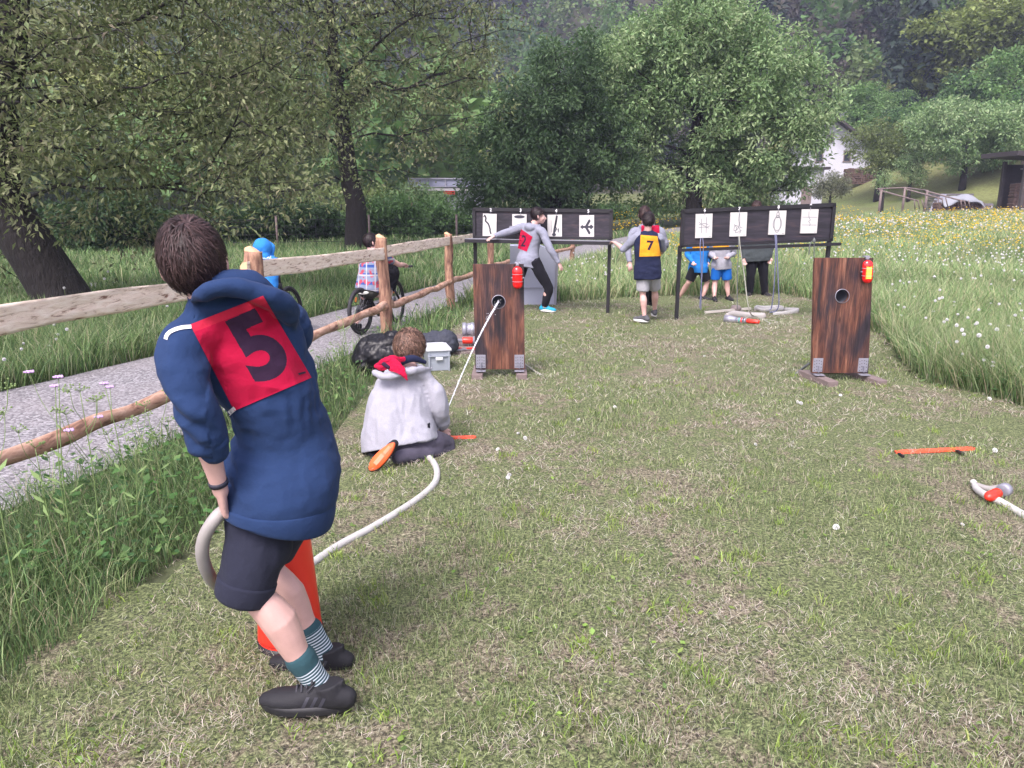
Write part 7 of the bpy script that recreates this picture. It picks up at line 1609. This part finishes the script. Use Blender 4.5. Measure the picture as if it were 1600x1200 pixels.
# ================================================================== BICYCLES
SPOKE = simple('spoke_steel', (.5, .5, .54), .4, .1, 20, metal=.7, bs=0); NEON = simple('neon_decal', (.45, .62, .05), .5, .05, 10, bs=0); REFL = simple('orange_reflector', (.9, .25, .03), .3, .05, 10, bs=0); WHF = simple('white_saddle', (.7, .72, .66), .4, .05, 10, bs=0)
def bike(label, O, hd, r, framem, steer, wb, saddlem, lean=0.0, reflector=True, sh_=.40, bh_=.74):
    root = thing('bicycle', label, 'bicycle', tuple(O)); X = norm((hd[0], hd[1], 0)); Yl = V((0, 0, 1)).cross(X); Z = (V((0, 0, 1)) + Yl * lean).normalized(); Yl = Z.cross(X)
    def p(x, y, z): return O + X * x + Yl * y + Z * z
    sa = Matrix.Rotation(steer, 4, Z); Xf = sa @ X; Yf = sa @ Yl
    for cx, XX, YY in ((0, X, Yl), (wb, Xf, Yf)):
        c = p(cx, 0, r); N = 40; ring = lambda rr: [c + XX * rr * math.cos(2 * math.pi * i / N) + Z * rr * math.sin(2 * math.pi * i / N) for i in range(N)]
        def torus(rr, tr, n=8):
            b = MB(); vs = []
            for i in range(N):
                a = 2 * math.pi * i / N; e = XX * math.cos(a) + Z * math.sin(a)
                for j in range(n): q = 2 * math.pi * j / n; vs.append(c + e * (rr + tr * math.cos(q)) + YY * tr * math.sin(q))
            b.add(vs, [(i * n + j, ((i + 1) % N) * n + j, ((i + 1) % N) * n + (j + 1) % n, i * n + (j + 1) % n) for i in range(N) for j in range(n)], True); return b
        w = torus(r - .022, .024).build('wheel', RUBBER, root)
        torus(r - .052, .011, 6).build('rim', BLACKP, w)
        b = MB()
        for i in range(24): a = 2 * math.pi * i / 24; a2 = a + (.5 if i % 2 else -.5); b.tube([c + (XX * math.cos(a2) + Z * math.sin(a2)) * .025 + YY * (.02 if i % 2 else -.02), c + (XX * math.cos(a) + Z * math.sin(a)) * (r - .055)], .0014, 3)
        b.build('spokes', SPOKE, w); MB().tube([c - YY * .045, c + YY * .045], .02, 10).build('hub', BLACKP, w)
        b = MB(); b.lathe(c + YY * .03, [(.03, 0), (.075, 0), (.075, .003), (.03, .003)], 24, (XX, Z, YY)); b.build('brake_disc', STEEL, w)
        if reflector: e = XX * math.cos(2.1) + Z * math.sin(2.1); MB().box(c + e * (r - .11), (.03, .012, .06), Matrix((XX, YY, Z)).transposed().to_4x4() @ Matrix.Rotation(.5, 4, 'Y'), bev=.004).build('reflector', REFL, w)
    bb = p(.40 * wb, 0, r - .03); st = p(.27 * wb, 0, sh_); hd1 = p(wb - .19, 0, bh_ - .12); hd0 = p(wb - .155, 0, r + .20)
    b = MB(); b.tube([bb, st], .016, 10); b.tube([bb, hd0], .022, 10); b.tube([st - (st - bb) * .15, hd1 - V((0, 0, .02))], .018, 10); b.tube([hd0, hd1], .022, 10)
    for s_ in (-1, 1): b.tube([bb + Yl * .03 * s_, p(0, .05 * s_, r)], .010, 8); b.tube([st - (st - bb) * .2, p(0, .05 * s_, r)], .009, 8)
    fo = b.build('frame', framem, root); MB().tube([st.lerp(bb, .3) + Yl * .017, st.lerp(bb, .75) + Yl * .017], .009, 6).build('decal', NEON, fo)
    b = MB(); cr_ = hd0 - V((0, 0, .03)); b.beam(cr_ - Yf * .06, cr_ + Yf * .06, .03, .035)
    for s_ in (-1, 1): b.tube([cr_ + Yf * .058 * s_, p(wb, 0, r) + Yf * .055 * s_], .015, 10)
    b.build('fork', BLACKP, root)
    b = MB(); ht_ = hd1 + V((0, 0, .12)); b.tube([hd1, ht_, ht_ + Xf * .05], .015, 8); b.tube([ht_ + Xf * .05 - Yf * .30, ht_ + Xf * .055 - Yf * .1, ht_ + Xf * .055 + Yf * .1, ht_ + Xf * .05 + Yf * .30], .011, 8, 3); hb = b.build('handlebar', BLACKP, root)
    for s_ in (-1, 1): MB().tube([ht_ + Xf * .05 + Yf * .19 * s_, ht_ + Xf * .045 + Yf * .31 * s_], .016, 10, cap='round').build('grip', RUBBER, hb); MB().tube([ht_ + Xf * .06 + Yf * .2 * s_, ht_ + Xf * .1 + Yf * .26 * s_ - V((0, 0, .03))], .005, 6).build('brake_lever', STEEL, hb)
    b = MB(); ts = st + (st - bb).normalized() * .07; b.tube([st, ts], .012, 8); b.build('seat_post', STEEL, root)
    b = MB(); b.tube([ts + Z * .02 - X * .12, ts + Z * .028 - X * .05, ts + Z * .022 + X * .06, ts + Z * .018 + X * .13], [(.070, .022), (.068, .024), (.03, .02), (.017, .014)], 14, 3, side=Yl, cap='round'); b.build('saddle', saddlem, root)
    b = MB(); b.lathe(bb - Yl * .05, [(.03, 0), (.085, 0), (.085, .006), (.03, .006)], 22, (X, Z, Yl)); b.tube([bb - Yl * .06, bb - Yl * .065 + X * .1 - Z * .12], .010, 8); b.tube([bb + Yl * .05, bb + Yl * .055 - X * .1 + Z * .12], .010, 8); b.tube([bb - Yl * .06, bb + Yl * .06], .018, 10)
    b.box(bb - Yl * .10 + X * .1 - Z * .12, (.07, .08, .018)); b.box(bb + Yl * .09 - X * .1 + Z * .12, (.07, .08, .018))
    b.lathe(p(0, -.05, r), [(.01, 0), (.045, 0), (.03, .018), (.01, .018)], 16, (X, Z, Yl)); b.tube([bb - Yl * .047 + Z * .083, p(0, -.047, r + .045)], .004, 5); b.tube([bb - Yl * .047 - Z * .083, p(0.03, -.047, r - .07), p(0, -.047, r - .035)], .004, 5)
    b.build('crankset', BLACKP, root)
    return root, p, ts, ht_, Xf, Yf, bb
O2 = gr(566, 525, 0) + V((0, 0, .02))
root2, p2, seat2, bar2, Xf, Yf, bb2 = bike('black bicycle with a pale saddle under the child in a chequered shirt', O2, (.32, .947), .285, BLACKP, R(8), .96, WHF, .03, True, .42, .76)
# rider 2
m_, N_, L_, B_q = nt('checked_shirt'); t_ = tc(N_)
def band(axis_, freq, ph):
    sp_ = N_.new('ShaderNodeSeparateXYZ'); L_.new(t_, sp_.inputs[0]); a = N_.new('ShaderNodeMath'); a.operation = 'MULTIPLY_ADD'; L_.new(sp_.outputs[axis_], a.inputs[0]); a.inputs[1].default_value = freq; a.inputs[2].default_value = ph
    s_ = N_.new('ShaderNodeMath'); s_.operation = 'SINE'; L_.new(a.outputs[0], s_.inputs[0]); return s_.outputs[0]
c1 = mixc(N_, L_, ramp(N_, L_, band(2, 62, 0), [(.45, 0.0), (.55, 1.0)]), (.17, .20, .29), (.02, .06, .24)); c2 = mixc(N_, L_, ramp(N_, L_, noisen(N_, L_, 13, 2, t_), [(.52, 0.0), (.56, 1.0)]), c1, (.36, .05, .08))
c3 = mixc(N_, L_, ramp(N_, L_, band(0, 60, 1), [(.86, 0.0), (.95, 1.0)]), c2, (.34, .35, .40)); c4 = mixc(N_, L_, ramp(N_, L_, band(2, 34, 2), [(.93, 0.0), (.97, 1.0)]), c3, (.34, .34, .38)); L_.new(c4, B_q.inputs['Base Color']); B_q.inputs['Roughness'].default_value = .9; CHECK = m_
h2 = seat2 + V((0, 0, .06)); nk2 = at(584, 393, h2.y + .08); fx = V((.32, .947, 0)); rx = V((.947, -.32, 0))
Ls, Rs = nk2 - rx * .13 - V((0, 0, .05)), nk2 + rx * .13 - V((0, 0, .05)); gL, gR = bar2 - Yf * -.25 + Xf * .02, bar2 - Yf * .25 + Xf * .02
gL, gR = bar2 + Yf * .25 + Xf * .0 + V((0, 0, .03)), bar2 - Yf * .25 + V((0, 0, .03))
pedR = bb2 + V((0, 0, .02)) + rx * .1 + fx * .10; lf = O2 + V((.05, .25, 0)) - rx * .22 + fx * .02
figure('dark-haired child in a chequered shirt sitting on the bicycle beyond the second fence post', at(580, 378, nk2.y + .02), (.85, .5, -.08), (-.03, 0, 1), .90, nk2, h2, rx, rx,
    (Ls, Ls.lerp(gL, .5) - rx * .10 - V((0, 0, .08)), gL - fx * .05), (Rs, Rs.lerp(gR, .5) + rx * .06 - V((0, 0, .06)), gR - fx * .05),
    (h2 - rx * .07, h2 - rx * .14 + fx * .22 - V((0, 0, .28)), V((lf.x, lf.y, .09))), (h2 + rx * .07, h2 + rx * .12 + fx * .34 - V((0, 0, .08)), pedR + V((0, 0, .05))),
    (.32, .947, 0), (.32, .947, 0), CHECK, KHAKI, SHOEB, HAIR_DARK, sleeve=.4, hood=False, legcut=.42, nrm=((0, 0, -1), (0, 0, -1)), chest=(.15, .11), waist=(.15, .12), hip=(.16, .125), hem=.03, curl=1.1, hairn=900, hairlen=.06)
bk = MB(); bk.tube([bar2 + V((0, 0, .02)) + Xf * .03 + Yf * -.02, bar2 - V((0, 0, .12)) + Xf * .05 + Yf * -.03, bar2 - V((0, 0, .30)) + Xf * .03 + Yf * -.02], [(.10, .06), (.11, .08), (.05, .04)], 14, 3, side=-Yf, cap='round')
tagp(bk.skin('draped_jacket', BLACKC, None, .01, 2, foldf(.015, 12)), 'black jacket hanging from the handlebar of the bicycle with the pale saddle', 'jacket')
fc = gr(460, 519, 0); hd1_ = norm((.15, .99, 0)); O1 = V((fc.x, fc.y, .02)) - hd1_ * .95
root1, p1_, seat1, bar1, Xf, Yf, bb1 = bike('dark bicycle under the child in the blue hood, mostly hidden', O1, (.15, .99), .28, BLACKP, R(-4), .95, BLACKP, .10, False, .42, .74)
h1 = seat1 + V((.05, 0, .05)); nk1 = at(414, 402, h1.y + .1); fx = hd1_; rx = V((.99, -.15, 0)); Ls, Rs = nk1 - rx * .12 - V((0, 0, .05)), nk1 + rx * .12 - V((0, 0, .05)); gL, gR = bar1 + Yf * .25 + V((0, 0, .03)), bar1 - Yf * .25 + V((0, 0, .03))
hc1 = at(413, 389, nk1.y + .02)
root, top = figure('child with a bright blue hood up, cycling away behind the nearest fence post', hc1, (.45, .88, -.1), (0, 0, 1), .88, nk1, h1, rx, rx,
    (Ls, Ls.lerp(gL, .5) - rx * .08 - V((0, 0, .06)), gL - fx * .05), (Rs, Rs.lerp(gR, .5) + rx * .05 - V((0, 0, .06)), gR - fx * .05),
    (h1 - rx * .07, h1 - rx * .12 + fx * .25 - V((0, 0, .22)), bb1 - rx * .1 + V((0, 0, -.03))), (h1 + rx * .07, h1 + rx * .14 + fx * .30 - V((0, 0, .06)), bb1 + rx * .12 + fx * .16 + V((0, 0, -.02))),
    (.15, .99, 0), (.15, .99, 0), cloth('sky_blue_hoodie', (.03, .20, .56)), BLACKC, simple('blue_shoe', (.02, .15, .40), .7, .1, 9), None, sleeve=1, hood=True, legcut=.46, nrm=((0, 0, -1), (0, 0, -1)), chest=(.15, .11), waist=(.15, .12), hip=(.155, .12), hem=.05, curl=1.1)
b = MB(); u_ = V((0, 0, 1)); f_ = norm((.45, .88, 0)); r_ = f_.cross(u_)
b.ell(hc1 + u_ * .012 - f_ * .03, (.100, .112, .118), (r_, f_, u_), 22, 14); b.tube([hc1 - u_ * .07 - f_ * .05, nk1 - f_ * .03], [.085, .095], 16, cap='round'); b.tube([hc1 + u_ * .085 + f_ * .05, hc1 + f_ * .075 + r_ * .062 + u_ * .03, hc1 + f_ * .055 + r_ * .06 - u_ * .07], .022, 8, 4, cap='round')
b.skin('raised_hood', bpy.data.materials['sky_blue_hoodie'], root, .008, 3, foldf(.010, 9, (1, 1, 1), .001, 1))
decal('back_lettering', bvh_of(top), [(405, 398.5), (429, 399.5), (429, 405.5), (405, 404.5)], nk1.y, root, [bpy.data.materials['sky_blue_hoodie'], WHTAPE], 60, 'REAL', 1.25, (.5, .5), 0, .01, .012, 4.0, 3, gsx=1.1)

# ------------------------------------------------------------------ the air of the valley
hb = MB(); x0_, x1_, y0_, y1_, z0_, z1_ = -430, 430, -90, 530, -2, 175
hb.box(((x0_ + x1_) / 2, (y0_ + y1_) / 2, (z0_ + z1_) / 2), (x1_ - x0_, y1_ - y0_, z1_ - z0_))
m = bpy.data.materials.new('haze'); m.use_nodes = True; N = m.node_tree.nodes; L = m.node_tree.links; N.clear()
o_ = N.new('ShaderNodeOutputMaterial'); pv = N.new('ShaderNodeVolumePrincipled'); pv.inputs['Color'].default_value = (.66, .72, 1.0, 1); pv.inputs['Density'].default_value = .0007; pv.inputs['Anisotropy'].default_value = .0
L.new(pv.outputs[0], o_.inputs['Volume']); hz_o = hb.build('haze', m); hz_o['kind'] = 'stuff'; hz_o['label'] = 'thin pale blue evening haze filling the valley'; hz_o['category'] = 'haze'
